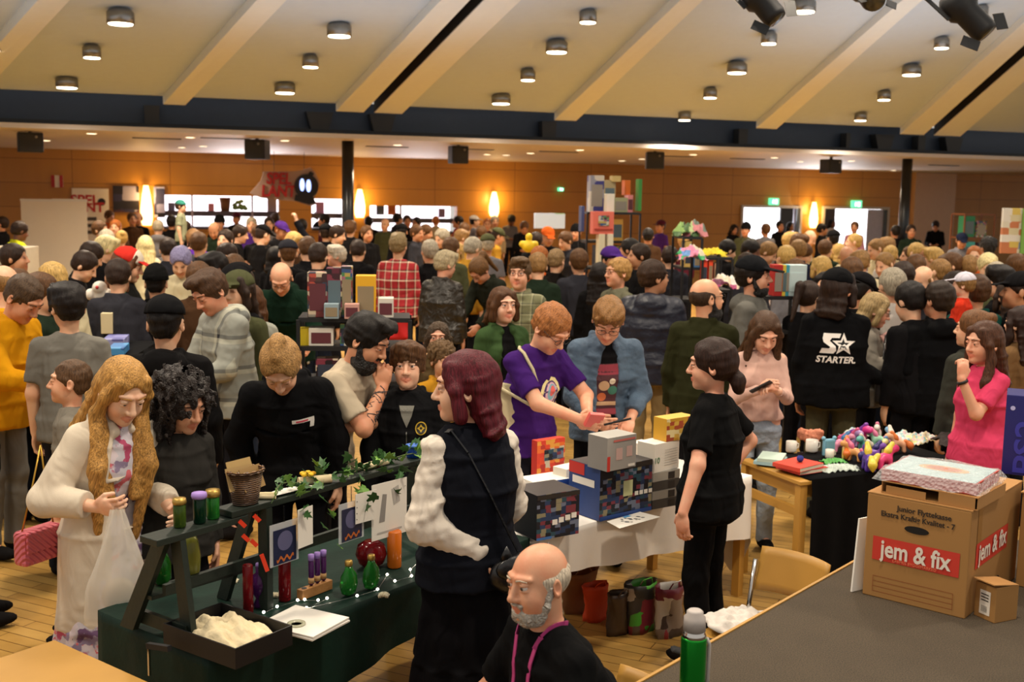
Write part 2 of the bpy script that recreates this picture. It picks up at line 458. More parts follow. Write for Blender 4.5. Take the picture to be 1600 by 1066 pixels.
# rest figure: 1.75 m tall, faces -Y, its own left is +X
DEFAULT = dict(lean=0, side=0, twist=0, yaw=0, pitch=0, roll=0, L=None, R=None, g=1.0, fem=0, seat=0, step=0, hs=1.14)
def pose(**kw):
    P = dict(DEFAULT); P.update(kw); J = {}
    rad = math.radians
    dz = -.43 if P['seat'] else 0
    up = Fr(np.eye(3), (0, 0, dz)).about((0, 0, .98), rotm('y', rad(P['side'])) @ rotm('x', rad(P['lean'])) @ rotm('z', rad(P['twist'])))
    mid = Fr(np.eye(3), (0, 0, dz)).about((0, 0, .98), rotm('x', rad(P['lean'] * .5)) @ rotm('z', rad(P['twist'] * .5)))
    low = Fr(np.eye(3), (0, 0, dz))
    neck = up.about((0, .02, 1.47), rotm('z', rad(P['yaw'] * .5)) @ rotm('x', rad(P['pitch'] * .5)))
    head = neck.about((0, .0, 1.54), rotm('z', rad(P['yaw'] * .5)) @ rotm('x', rad(P['pitch'] * .5)) @ rotm('y', rad(P['roll'])))
    hs = P['hs']
    head = Fr(head.R, head.t - up.R @ V3(0, 0, .024)); hd = Fr(head.R * hs, head.R @ (V3(0, 0, 1.53) * (1 - hs)) + head.t)
    J.update(up=up, mid=mid, low=low, neck=neck, head=hd, headR=head.R)
    sw = .142 if P['fem'] else .166
    for sd, sg in (('L', 1), ('R', -1)):
        S = up(sg * sw, .008, 1.392); A = P[sd]
        if A is None: A = dict()
        if 'w' in A: T = np.asarray(A['w'], float)
        else: T = low(sg * (sw + .06), -.04, .86 + (0 if not P['seat'] else .25))
        if A.get('rel') == 'up': T = up(T)
        v = T - S; D = np.linalg.norm(v); la, lb = .285, .25
        if D > la + lb - .004: T = S + v / D * (la + lb - .004); v = T - S; D = la + lb - .004
        D = max(D, .1)
        a = (la * la - lb * lb + D * D) / (2 * D); h = math.sqrt(max(0, la * la - a * a))
        pole = np.asarray(A.get('p', (sg * .5, .45, -.8)), float); n = unit(v); pl = unit(pole - n * pole.dot(n))
        E = S + n * a + pl * h
        fd = unit(T - E); hd_ = unit(A.get('d', fd)); 
        th = A.get('th', (-sg * .3, -1, .2)); th = np.asarray(th, float); th = unit(th - hd_ * th.dot(hd_))
        J[sd] = dict(S=S, E=E, W=T, d=hd_, s=th, n=np.cross(hd_, th) * sg, curl=A.get('curl', .5), pinch=A.get('pinch', 0))
        if P['seat']:
            hip = low(sg * .09, 0, .93); kn = V3(sg * .13, -.42, .52); an = V3(sg * .13, -.40, .09)
        else:
            st = P['step'] * sg
            hip = low(sg * .085, 0, .92); kn = V3(sg * .095, -.02 - st * .5, .50); an = V3(sg * .1, .02 - st, .09)
        J['leg' + sd] = (hip, kn, an)
    return P, J

def hand(F, h, fing=True, col=None, sc_=1.0):
    W, d, s_, n = h['W'], h['d'], h['s'], h['n']
    F.ell(W + d * .052, V3(.040, .054, .017) * sc_, R=np.stack([s_, d, n], 1), k=.014, col=col)
    c = h['curl']
    if not fing:
        q = W + d * .09; e = unit(d + n * c * .9)
        F.loft([q - d * .01, q + e * .07], [.036, .026], [.014, .011], s_, k=.014, col=col, round_=1)
        F.cap(W + d * .03 + s_ * .03, W + d * .075 + s_ * .052 + n * .012, .013, .011, col=col); return
    for i, (o, L) in enumerate(((.030, .072), (.010, .080), (-.011, .074), (-.030, .060))):
        o *= sc_; L *= sc_
        p = W + d * (.092 - abs(o) * .15) * sc_ + s_ * o; cc = c * (1 + .12 * i)
        if h['pinch'] and i == 0: cc *= .7
        a1, a2, a3 = cc * .6, cc * 1.5, cc * 2.1
        e1 = unit(d * math.cos(a1) + n * math.sin(a1) + s_ * o * 1.5); p1 = p + e1 * L * .45
        e2 = unit(d * math.cos(a2) + n * math.sin(a2)); p2 = p1 + e2 * L * .32
        e3 = unit(d * math.cos(a3) + n * math.sin(a3)); p3 = p2 + e3 * L * .22
        F.cap(p - d * .02, p1, .0102, .0092, k=.006, col=col); F.cap(p1, p2, .0092, .0085, k=.003, col=col); F.cap(p2, p3, .0085, .0074, k=.003, col=col)
    t0 = W + d * .022 + s_ * .026; t1 = W + d * .058 + s_ * .05 + n * .014; t2 = t1 + unit(d * .9 + n * (.5 + c * .4) - s_ * .1 * c) * .032
    F.cap(t0, t1, .0145, .0115, k=.01, col=col); F.cap(t1, t2, .0112, .0092, k=.003, col=col)

def head_prims(F, J, P, detail=1):
    H = J['head']; hs = P['hs']; R = J['headR']
    def e(c, r, **kw): F.ell(H(*c), np.array(r) * hs, R=R, **kw)
    def cp_(a, b, ra, rb=None, **kw): F.cap(H(*a), H(*b), ra * hs, (ra if rb is None else rb) * hs, **kw)
    fm = P['fem']; jw = .047 if fm else .053
    F.cap(J['up'](0, .008, 1.42), H(0, .016, 1.59), .044 if fm else .050, .046 if fm else .055, k=.03)
    e((0, .014, 1.665), (.074, .093, .086), k=.02)
    e((0, -.020, 1.612), (.060, .066, .083), k=.03)
    e((0, -.034, 1.570), (jw, .052, .043), k=.03)
    e((0, -.074, 1.546), (.019, .016, .016), k=.03)
    for sx in (-1, 1):
        e((sx * .034, -.056, 1.603), (.024, .028, .030), k=.025)
        e((sx * .077, .012, 1.628), (.010, .019, .030), R=None, k=.008) if False else F.ell(H(sx * .0775, .014, 1.628), V3(.010, .019, .031) * hs, R=R @ rotm('z', sx * .35), k=.008)
    if detail:
        for sx in (-1, 1):
            F.ell(H(sx * .085, .010, 1.632), V3(.008, .010, .018) * hs, R=R, k=.006, op='s')
            F.ell(H(sx * .031, -.098, 1.650), V3(.019, .017, .012) * hs, R=R, k=.016, op='s')
            cp_((sx * .012, -.084, 1.672), (sx * .048, -.068, 1.672), .0085, .007, k=.014)
    cp_((0, -.080, 1.660), (0, -.103, 1.618), .0085, .0115, k=.010)
    e((0, -.108, 1.612), (.0115, .011, .010), k=.010)
    for sx in (-1, 1): e((sx * .0125, -.095, 1.609), (.0085, .012, .008), k=.008)
    if detail:
        lp = .0052 if fm else .004
        F.cap(H(-.020, -.084, 1.578), H(0, -.0935, 1.581), .003 * hs, lp * hs, k=.004, col=1); F.cap(H(.020, -.084, 1.578), H(0, -.0935, 1.581), .003 * hs, lp * hs, k=.004, col=1)
        F.cap(H(-.018, -.084, 1.576), H(0, -.0915, 1.571), .003 * hs, (lp + .001) * hs, k=.004, col=1); F.cap(H(.018, -.084, 1.576), H(0, -.0915, 1.571), .003 * hs, (lp + .001) * hs, k=.004, col=1)
        for sx in (-1, 1):  # lids
            F.ell(H(sx * .031, -.0765, 1.6515 if P.get('lid', 1) else 1.656), V3(.0165, .0145, .0095 if P.get('lid', 1) else .007) * hs, R=R, k=.003)
            F.ell(H(sx * .031, -.0755, 1.6375), V3(.0155, .0125, .006) * hs, R=R, k=.004)
    else:
        for sx in (-1, 1): e((sx * .031, -.083, 1.650), (.013, .008, .0055), k=.004, col=2)
        F.cap(H(-.018, -.087, 1.577), H(.018, -.087, 1.577), .006 * hs, .006 * hs, k=.004, col=1)

def arm_prims(F, J, sd, r=(.047, .040, .040, .027), add=0, upto=1.0, k=.015, col=None, hands=True, fing=True, sg=1):
    a = J[sd]
    F.cap(a['S'], a['E'], r[0] + add, r[1] + add, k=.03, col=col)
    F.cap(a['E'], a['W'], r[2] + add, r[3] + add, k=.02, col=col)
    if hands: hand(F, a, fing, col=col)
def body_mesh(P, J, step, fine, detail=1, hands=True):
    F = Field(); g = P['g']; fm = P['fem']
    F.loft([J['low'](0, .01, .86), J['low'](0, .01, .96), J['mid'](0, .01, 1.08), J['up'](0, .01, 1.24), J['up'](0, .01, 1.38), J['up'](0, .015, 1.455)],
           [.14, .15 * g, (.108 if fm else .125) * g, (.125 if fm else .14) * g, (.12 if fm else .14), .07], [.095, .10 * g, .088 * g, .098 * g, .085, .055], k=.012)
    for sd in 'LR':
        F.cap(J['up'](0, .015, 1.425), J[sd]['S'], .045, .044, k=.03)
        arm_prims(F, J, sd, (.044, .038, .038, .026) if fm else (.05, .042, .042, .029), hands=hands, fing=detail > 0)
        hp, kn, an = J['leg' + sd]
        F.cap(hp, kn, .078, .053, k=.04); F.cap(kn, an, .05, .034, k=.03); F.cap(an, an + V3(0, -.10, -.05), .034, .028, k=.02)
    head_prims(F, J, P, detail)
    return F.mesh('body', step, fine, colors=[(1, 1, 1), (.9, .62, .60), (.35, .27, .24)])

def top_mesh(P, J, kind, step, disp=((.004, 22, 3),), fine=()):
    F = Field(); g = P['g']; fm = P['fem']; bx = J['boots'] if 'boots' in J else 0
    ad = {'tee': .014, 'long': .016, 'hoodie': .03, 'jacket': .026, 'puffer': .055, 'coat': .034, 'vest': .046, 'tight': .008, 'crop': .014}[kind]
    hem = {'tee': .83, 'long': .83, 'hoodie': .80, 'jacket': .82, 'puffer': .80, 'coat': .55, 'vest': .86, 'tight': .92, 'crop': 1.02}[kind]
    up, mid, low = J['up'], J['mid'], J['low']
    zs = [hem, .97, 1.08, 1.24, 1.38, 1.462]; w0 = .165 if kind not in ('coat',) else .19
    rx = [w0 * 1.06 * g + ad, .168 * g + ad, (.122 if fm and kind in ('tight', 'vest', 'crop', 'tee') else .14) * g + ad, (.138 if fm else .15) * g + ad, (.135 if fm else .15) + ad * .8, .066 + ad * .7]
    ry = [.124 * g + ad, .118 * g + ad, .10 * g + ad, (.115 if fm else .108) * g + ad, .094 + ad * .8, .060 + ad * .5]
    zs[-1] = 1.476; fr = [low, low, mid, up, up, up]; pts = [f(0, .008, z) for f, z in zip(fr, zs)]
    if kind == 'crop': pts, rx, ry = pts[2:], rx[2:], ry[2:]; pts[0] = mid(0, .008, 1.04)
    if kind == 'tight': pts, rx, ry = pts[1:], rx[1:], ry[1:]
    if P['seat'] : pts[0] = low(0, .0, .86)
    if kind == 'puffer':
        for i in range(7):
            z = .84 + i * .086; f_ = low if z < 1 else (mid if z < 1.12 else up)
            F.ell(f_(0, .008, z), (.185 * g + (.02 if i < 5 else 0), .15 * g, .055), k=.018, R=(up.R if z > 1.12 else np.eye(3)))
    F.loft(pts, rx, ry, up.R[:, 0], k=.024, pw=2.2)
    if fm and kind not in ('puffer', 'hoodie'):
        bu = max(0, ad - .016) * .8
        for sx in (-1, 1): F.ell(up(sx * .066, -.075, 1.27), (.060 + bu, .052 + bu, .060 + bu), k=.04)
    for sd, sg in (('L', 1), ('R', -1)):
        a = J[sd]; F.cap(up(sg * .02, .015, 1.435), a['S'] * (.62 if kind == 'vest' else 1) + up(0, .015, 1.43) * (.38 if kind == 'vest' else 0), .036 + ad * .6, .044 + ad * .6, k=.03)
        if kind == 'vest': continue
        sl = ad * {'tight': .5, 'coat': .9}.get(kind, .85)
        if kind in ('tee', 'crop') and not P.get('sleeve'):
            e = a['S'] + (a['E'] - a['S']) * .75; F.cap(a['S'], e, .046 + sl, .052 + sl, k=.03, flat=True)
        else:
            rr = (.045 + sl, .043 + sl, .043 + sl, .032 + sl * .9)
            F.cap(a['S'], a['E'], rr[0], rr[1], k=.03)
            if kind == 'puffer':
                for t in (.2, .5, .8, 1.05): F.ell(a['S'] + (a['E'] - a['S']) * t, V3(.075, .075, .05), R=None, k=.02)
                for t in (.35, .7, .95): F.ell(a['E'] + (a['W'] - a['E']) * t, V3(.062, .062, .06), k=.02)
            cuff = P.get('cuff', .97)
            F.cap(a['E'], a['E'] + (a['W'] - a['E']) * cuff, rr[2], rr[3], k=.02, flat=True)
    if kind in ('hoodie', 'puffer') or P.get('hood'):
        b = .012 if kind == 'puffer' else 0
        F.ell(up(0, .105, 1.43), (.125, .06 + b, .075 + b), R=up.R @ rotm('x', .5), k=.02)
        F.cap(up(-.085, .05, 1.475), up(0, -.035, 1.462), .026, k=.02); F.cap(up(.085, .05, 1.475), up(0, -.035, 1.462), .026, k=.02)
    if P.get('open'):
        q = P['open']; F.loft([up(0, -.20, 1.56), up(0, -.20, 1.25), low(0, -.22, .98), low(0, -.24, .4)], [q * .6, q, q, q * 1.1], [.155, .155, .165, .2], up.R[:, 0], k=.012, op='s')
        F.loft([up(0, .01, 1.45), up(0, .01, 1.24), mid(0, .01, 1.05), low(0, .01, .9), low(0, .01, .3)], [.06, .13, .12, .145, .18], [.05, .09, .085, .1, .12], up.R[:, 0], k=.005, op='s')
    if kind in ('jacket', 'coat'):
        for sx in (-1, 1): F.cap(up(sx * .075, .055, 1.48), up(sx * .045, -.075, 1.44), .020, .022, k=.015)
        F.cap(up(-.075, .055, 1.48), up(.075, .055, 1.48), .02, k=.01)
    return F.mesh({'tee': 't_shirt', 'long': 'sweater', 'hoodie': 'hoodie', 'jacket': 'jacket', 'puffer': 'puffer_jacket', 'coat': 'coat', 'vest': 'waistcoat', 'tight': 'top', 'crop': 'cropped_top'}[kind], step, fine, disp=disp)

def bottom_mesh(P, J, kind, step, disp=((.004, 20, 5),)):
    F = Field(); g = P['g']; low = J['low']
    if kind == 'trousers' or kind == 'shorts':
        F.loft([low(0, .008, .80), low(0, .008, .90), low(0, .008, 1.0)], [.145 * g, .160 * g, .14 * g], [.108 * g, .115 * g, .10 * g], k=.03)
        for sd in 'LR':
            hp, kn, an = J['leg' + sd]
            F.cap(hp + V3(0, 0, -.04), kn, .086, .070, k=.025); F.cap(kn, an + V3(0, 0, .02 - .06), .07, .058, k=.02, flat=True)
        return F.mesh('trousers', step, disp=disp)
    z1 = {'skirt': .10, 'dress': .22, 'short_skirt': .5}[kind]
    zz = [1.05, .88, .55, z1]; F.loft([low(0, .01, z) if z > .5 else V3(0, .01, z) for z in zz], [.128, .178, .225, .28], [.105, .135, .185, .24], k=.02, rip=(.05, 11, 5))
    return F.mesh('skirt', step, disp=disp)
def shoe_mesh(J, step, sd):
    F = Field()
    if 1:
        a = J['leg' + sd][2]; F.ell(a + V3(0, -.06, -.045), (.048, .135, .042), k=.02); F.cap(a + V3(0, .01, .03), a + V3(0, .01, -.04), .045, .048, k=.02)
    F.half((0, 0, 0), (0, 0, -1)); return F.mesh('shoe', step)

# hair and hats live in the rest head frame (centre of skull ~ (0,.014,1.665)); they are carried by the head frame
def hair_mesh(style, step, seed=1):
    F = Field(); c = (0, .016, 1.668); dz = []
    def face(yo=0, zt=1.712, w_=.066):
        F.ell((0, -.105 + yo, 1.60), (w_, .075, zt - 1.60), k=.012, op='s')
    thick = {'buzz': .003, 'balding': .005}.get(style, .012)
    base = lambda t, top=0: F.ell((0, .018, 1.668 + top * .4), (.0745 + t, .094 + t, .0865 + t + top), k=.01)
    if style in ('buzz', 'short', 'quiff', 'sidepart', 'fringe', 'curlyshort', 'crop'):
        t = {'buzz': .004, 'crop': .007}.get(style, .012); base(t)
        F.ell((0, .050, 1.615), (.055 + t * .6, .050 + t, .055), k=.02)
        for sx in (-1, 1): F.cap((sx * .073, -.008, 1.665), (sx * .073, -.004, 1.635), .010 + t * .3, .006, k=.008)
        if style == 'quiff':
            F.ell((0, -.045, 1.748), (.055, .055, .028), k=.02); F.cap((-.03, -.08, 1.742), (.035, -.07, 1.752), .018, k=.02)
        if style == 'sidepart':
            F.ell((.01, -.03, 1.742), (.072, .075, .030), k=.02); F.cap((.0, -.085, 1.735), (-.065, -.06, 1.70), .020, .014, k=.015); F.cap((.0, -.085, 1.735), (.06, -.065, 1.705), .018, .014, k=.015)
        if style == 'fringe':
            F.ell((0, -.01, 1.715), (.088, .096, .058), k=.02)
            for i in range(7):
                x = -.06 + .02 * i; F.cap((x * .8, -.075, 1.745), (x * 1.1, -.098 + abs(x) * .5, 1.685), .018, .009, k=.01)
            for sx in (-1, 1): F.cap((sx * .07, -.02, 1.72), (sx * .084, -.01, 1.62), .024, .014, k=.015)
        if style == 'curlyshort': dz = [(.012, 95, 3)]; F.ell((0, .02, 1.70), (.098, .11, .085), k=.02)
        face(.0, 1.705 if style in ('buzz', 'crop', 'short', 'quiff') else (1.688 if style != 'fringe' else 1.672), .068)
        F.half((0, 0, 1.572), (0, 0, -1)); F.half((0, -.03, 1.605), (0, -.60, -.8), None, None)
        if not dz: dz = [(.0035, 70, 2)]
    elif style == 'balding':
        F.ell((0, .022, 1.648), (.080, .092, .068), k=.01); F.ell((0, -.035, 1.745), (.07, .12, .065), k=.008, op='s'); face(.02, 1.72, .075)
        F.half((0, 0, 1.585), (0, 0, -1)); F.half((0, -.03, 1.62), (0, -1, -.5)); dz = [(.002, 70, 2)]
    elif style in ('long', 'longwavy', 'bob', 'shoulder', 'ponytail', 'bun', 'lowpony', 'curlylong', 'halfup', 'manbun', 'longfront'):
        t = .014 if style not in ('curlylong',) else .03
        base(t); F.ell((0, .045, 1.635), (.080, .075, .075), k=.02)
        Lb = {'bob': 1.53, 'shoulder': 1.46, 'long': 1.28, 'longwavy': 1.24, 'curlylong': 1.42, 'halfup': 1.40, 'longfront': 1.26}.get(style)
        if Lb:
            w2 = .105 if style != 'curlylong' else .15
            F.loft([(0, .045, 1.67), (0, .06, 1.56), (0, .085, (1.52 + Lb) / 2), (0, .10, Lb)], [.086, .096, w2, w2 * .75], [.055, .055, .045, .030], (1, 0, 0), k=.02, rip=(.035, 13, 9))
            for sx in (-1, 1):
                lf = Lb + .02 if style != 'longwavy' else 1.13
                F.cap((sx * .055, -.045, 1.715), (sx * .084, -.03, 1.64), .020, .022, k=.015)
                F.cap((sx * .084, -.03, 1.64), (sx * .088, -.02, 1.55), .022, .026, k=.015)
                if style == 'longfront':
                    q = (sx * .103, -.165, 1.40); e_ = (sx * .075, -.285, 1.13); F.cap((sx * .088, -.02, 1.55), q, .026, .034, k=.02); F.cap(q, e_, .034, .014, k=.02); F.cap((sx * .07, -.05, 1.53), (sx * .05, -.22, 1.30), .018, .022, k=.02)
                if style in ('long', 'longwavy', 'curlylong', 'halfup') :
                    q = (sx * .095, -.065 if style != 'curlylong' else .0, (1.55 + lf) / 2); F.cap((sx * .088, -.02, 1.55), q, .026, .032, k=.02); F.cap(q, (sx * .085, -.10 if style != 'curlylong' else .02, lf), .032, .012, k=.02)
            if style == 'curlylong': dz = [(.020, 60, 3), (.006, 150, 4)]; F.ell((0, .04, 1.67), (.125, .125, .11), k=.03); F.ell((0, .07, 1.55), (.15, .105, .13), k=.03)
        if style == 'ponytail':
            F.cap((0, .10, 1.70), (0, .155, 1.69), .028, .032, k=.015); F.cap((0, .155, 1.69), (0, .165, 1.42), .035, .016, k=.02)
        if style == 'lowpony':
            F.cap((0, .085, 1.60), (0, .115, 1.565), .026, .030, k=.015); F.ell((0, .115, 1.545), (.036, .034, .052), k=.02)
            F.loft([(0, .04, 1.70), (0, .06, 1.60)], [.086, .07], [.07, .05], k=.02)
        if style == 'bun': F.ell((0, .105, 1.715), (.040, .036, .038), k=.01)
        if style == 'manbun': F.cap((0, -.02, 1.76), (0, .04, 1.77), .024, .03, k=.02); F.ell((0, .06, 1.765), (.034, .034, .03), k=.012)
        face(.0, 1.726, .062 if Lb else .066)
        if not Lb: F.half((0, -.03, 1.60), (0, -.75, -.6)); 
        if not dz: dz = [(.0022, 60, 2)]
    elif style in ('beard', 'bigbeard'):
        b = .010 if style == 'beard' else .024
        F.ell((0, -.036, 1.562 - b * .8), (.052 + b * .6, .056 + b * .5, .042 + b), k=.01)
        for sx in (-1, 1): F.cap((sx * .058, -.022, 1.575), (sx * .068, -.005, 1.635), .016, .010, k=.015)
        F.cap((-.024, -.090, 1.590), (.024, -.090, 1.590), .0065, k=.01)
        F.ell((0, -.095, 1.577), (.019, .02, .007), k=.004, op='s'); F.half((0, 0, 1.60), (0, -1.0, 1.4)) if False else None
        F.ell((0, -.03, 1.66), (.055, .075, .058), k=.01, op='s'); F.half((0, .02, 1.55), (0, 1, 0)); dz = [(.003, 90, 2)]
    elif style == 'cap' or style == 'capback':
        F.ell((0, .018, 1.684), (.092, .108, .090), k=.01); F.half((0, 0, 1.676), (0, .16, -1))
        sg = -1 if style == 'cap' else 1
        F.loft([(0, sg * .07, 1.692), (0, sg * .185, 1.672)], [.074, .050], [.009, .007], k=.01, round_=1) 
        F.ell((0, .015, 1.774), (.008, .008, .005), k=.004)
    elif style == 'beanie':
        F.ell((0, .020, 1.690), (.090, .108, .105), k=.01); F.half((0, 0, 1.668), (0, .12, -1)); F.loft([(0, .018, 1.665), (0, .018, 1.70)], [.094, .094], [.112, .112], k=.01); dz = [(.0025, 60, 2)]
    return F.mesh('hair', step, disp=dz)
_hair = {}
def get_hair(style, step):
    if (style, step) not in _hair: _hair[(style, step)] = hair_mesh(style, step)
    return _hair[(style, step)]
_proto = {}
def proto(key, fn):
    if key not in _proto: _proto[key] = fn()
    return _proto[key]
HATS = {'cap': 'cap', 'capback': 'cap', 'beanie': 'beanie'}
def m4(fr):
    A = Matrix([list(r) + [t] for r, t in zip(fr.R, fr.t)] + [[0, 0, 0, 1]]); return A
EYE = None
def eye_mesh():
    global EYE
    if EYE: return EYE
    b = MB(); wm = mat('eye_white', '#d8cfc8', .25, var=0); im = mat('iris', '#4a3a2c', .2, var=0); pm = mat('pupil', '#0c0a0a', .15, var=0)
    b.use(wm).ball((0, 0, 0), .0118, 8)
    R = Matrix.Rotation(PI / 2, 3, 'X')
    b.use(im).lathe([(.0060, 0), (.0056, .0012), (.001, .002)], (0, -.0108, 0), 14, R); b.use(pm).lathe([(.0027, 0), (.0025, .0008), (.0005, .001)], (0, -.0122, 0), 10, R)
    o = b.build('eye', smooth=True); EYE = o.data; bpy.data.objects.remove(o); return EYE

PERSONS = []
def garment(fig, kind, col, m='cloth', step=.0085, disp=((.0035, 20, 3), (.002, 45, 5)), name=None, **kw):
    P = dict(fig['P']); P.update(kw); me = (top_mesh if kind not in ('trousers', 'skirt', 'dress') else bottom_mesh)(P, fig['J'], kind, step, disp=disp)
    o = new_obj(name or me.name, me, fig['root'], MC[m], col=col); fig['parts'][name or kind] = o; return o
def person(px, py, hgt=1.75, head=0, top=('tee', '#181818'), bot=('trousers', '#1c1d22'), hair=('short', '#4a3020'), skin='#c99a78', hat=None, beard=None,
           label=None, pose_=None, res='low', group=None, shoes='#1a1818', topmat='cloth', botmat='cloth', hairmat='hair', glasses=False, key=None, at=None, disp=None, ext=None):
    """px,py: where the top of the head shows in the photograph; head: heading in degrees, 0 faces the camera, 90 the photo's right"""
    pk = dict(pose_ or {}); S = hgt / 1.75; a = math.radians(head); Rz = Matrix.Rotation(a, 3, 'Z')
    P, J = pose(**{k: v for k, v in pk.items() if k not in ('L', 'R')})
    def place(J):
        topz = max(J['head'](0, .014, 1.752)[2], J['head'](0, .09, 1.70)[2]) + (.012 if hair or hat else 0)
        tp = J['head'](0, .014, 1.73); off = Rz @ Vector((tp[0], tp[1], 0)) * S
        W = atz(px, py, topz * S) if at is None else Vector((at[0], at[1], 0)) + off
        return Vector((W.x - off.x, W.y - off.y, 0))
    loc = place(J)
    for sd in 'LR':
        A = pk.get(sd)
        if A and 'W' in A:
            A = dict(A); dY = A['W'][2]; T = atY(A['W'][0], A['W'][1], loc.y + dY); q = Rz.inverted() @ (T - loc) / S; A['w'] = tuple(round(v, 3) for v in q); del A['W']
            for kk_ in ('D', 'TH', 'PO'):
                if kk_ in A: A[{'D': 'd', 'TH': 'th', 'PO': 'p'}[kk_]] = tuple(Rz.inverted() @ Vector(A.pop(kk_)))
            pk[sd] = A
    P, J = pose(**pk)
    det = {'hero': 1, 'mid': 1, 'low': 0}[res]; step = {'hero': .0105, 'mid': .014, 'low': .024}[res]
    hst = {'hero': .0055, 'mid': .0085, 'low': .013}[res]
    hc = J['head'](0, 0, 1.65)
    fine = [(hc - .15, hc + .15, {'hero': .0036, 'mid': .006, 'low': .013}[res])]
    if res != 'low':
        for sd in 'LR': w_ = J[sd]['W'] + J[sd]['d'] * .08; fine.append((w_ - .10, w_ + .10, .0052 if res == 'hero' else .0075))
    kk = repr(sorted((k, repr(v)) for k, v in pk.items())) + res
    body = proto(('b', kk), lambda: body_mesh(P, J, step, fine, det))
    root = empty('person', loc, a, label, 'person', group); root.scale = (S, S, S)
    o = new_obj('body', body, root, MC['skin'], col=skin)
    parts = {'body': o}
    if top:
        dsp = disp if disp is not None else ((.0035, 20, 3), (.002, 45, 5))
        me = proto(('t', top[0], kk), lambda: top_mesh(P, J, top[0], step * (.8 if res == 'hero' else 1), dsp))
        parts['top'] = new_obj(me.name.split('.')[0], me, root, MC[topmat], col=top[1])
    if bot:
        me = proto(('m', bot[0], kk), lambda: bottom_mesh(P, J, bot[0], step))
        parts['bot'] = new_obj(me.name.split('.')[0], me, root, MC[botmat], col=bot[1])
    if shoes:
        for sd in 'LR': me = proto(('s' + sd, kk), lambda: shoe_mesh(J, max(.014, step), sd)); new_obj('shoe', me, root, MC['cloth'], col=shoes)
    hm = m4(J['head'])
    if hair:
        me = get_hair(hair[0], hst); h = new_obj('hair', me, root, MC[hairmat], col=hair[1]); h.matrix_local = hm; parts['hair'] = h
    if hat:
        me = get_hair(hat[0], hst); h = new_obj(HATS[hat[0]], me, root, MC['cloth'], col=hat[1]); h.matrix_local = hm; parts['hat'] = h
    if beard:
        me = get_hair(beard[0], hst); h = new_obj('beard', me, root, MC['curl'], col=beard[1]); h.matrix_local = hm
    if det:
        for sx in (-1, 1):
            e = new_obj('eye', eye_mesh(), root); e.matrix_local = hm @ Matrix.Translation((sx * .031, -.0765, 1.6465)) @ Matrix.Rotation(.25 if P.get('lid', 1) else 0, 4, 'X')
        def brows():
            b = MB()
            for sx in (1,): b.tube([(sx * .014, -.0915, 1.668), (sx * .030, -.0905, 1.673), (sx * .049, -.078, 1.668)], .0036, 6, .0018)
            oo = b.build('eyebrow', smooth=True); me = oo.data; bpy.data.objects.remove(oo); return me
        for sx in (-1, 1):
            h = new_obj('eyebrow', proto('brows', brows), root, MC['hair'], col=(hair[1] if hair else '#6a5548')); h.matrix_local = hm @ Matrix.Diagonal((sx, 1, 1, 1))
    if glasses:
        def gl():
            b = MB()
            for sx in (-1, 1):
                pts = [(sx * .032 + .024 * math.cos(t), -.102 + .006 * abs(math.cos(t)), 1.645 + .017 * math.sin(t)) for t in np.linspace(0, 2 * PI, 15)]
                b.tube(pts, .0014, 6); b.tube([(sx * .056, -.096, 1.65), (sx * .078, -.04, 1.652), (sx * .082, .01, 1.65)], .0014, 5)
            b.tube([(-.009, -.104, 1.648), (.009, -.104, 1.648)], .0014, 5)
            oo = b.build('glasses', mat('spectacle_frame', '#1c1714', .3, var=0), smooth=True); me = oo.data; bpy.data.objects.remove(oo); return me
        h = new_obj('glasses', proto('gl', gl), root); h.matrix_local = hm
    root['_x'] = px; PERSONS.append((root, px, py))
    Wm = Matrix.Translation(loc) @ Matrix.Rotation(a, 4, 'Z') @ Matrix.Scale(S, 4)
    return dict(root=root, P=P, J=J, W=Wm, parts=parts, S=S, hm=hm, top=root)
def W3(fig, p): return fig['W'] @ Vector(tuple(p))

def wrap(fig, partname, me, m, origin, ndir, xdir, name='print', off=.003, sub=.02):
    """lay a flat mesh (in its own XY) onto a garment: origin local, ndir = outward"""
    g = fig['parts'][partname].data; bvh = BVHTree.FromPolygons([v.co for v in g.vertices], [p.vertices for p in g.polygons])
    n = Vector(ndir).normalized(); x = Vector(xdir); x = (x - n * x.dot(n)).normalized(); y = n.cross(x); o = Vector(tuple(origin))
    bm = bmesh.new(); bm.from_mesh(me)
    for _ in range(4):
        es = [e for e in bm.edges if e.calc_length() > sub]
        if not es: break
        bmesh.ops.subdivide_edges(bm, edges=es, cuts=1, use_grid_fill=False); bmesh.ops.triangulate(bm, faces=[f for f in bm.faces if len(f.verts) > 4])
    for v in bm.verts:
        p = o + x * v.co.x + y * v.co.y; h = bvh.ray_cast(p + n * .35, -n, .6)
        v.co = (h[0] + n * (off + v.co.z)) if h[0] is not None else (p + n * off)
    m2 = bpy.data.meshes.new(name); bm.to_mesh(m2); bm.free()
    if m: m2.materials.append(m)
    else:
        for q in me.materials: m2.materials.append(q)
    return new_obj(name, m2, fig['root'])
def flat(polys, z=0, name='f'):
    """polys: list of (points, material)"""
    bm = bmesh.new(); mats = []
    for i, (pts, m) in enumerate(polys):
        if m not in mats: mats.append(m)
        f = bm.faces.new([bm.verts.new((x, y, z + i * .0004)) for x, y in pts]); f.material_index = mats.index(m)
    me = bpy.data.meshes.new(name); bmesh.ops.triangulate(bm, faces=bm.faces); bm.to_mesh(me); bm.free()
    for m in mats: me.materials.append(m)
    return me
def rect(x0, y0, x1, y1): return [(x0, y0), (x1, y0), (x1, y1), (x0, y1)]
def circ(x, y, r, n=16, ry=None): return [(x + r * math.cos(2 * PI * i / n), y + (ry or r) * math.sin(2 * PI * i / n)) for i in range(n)]
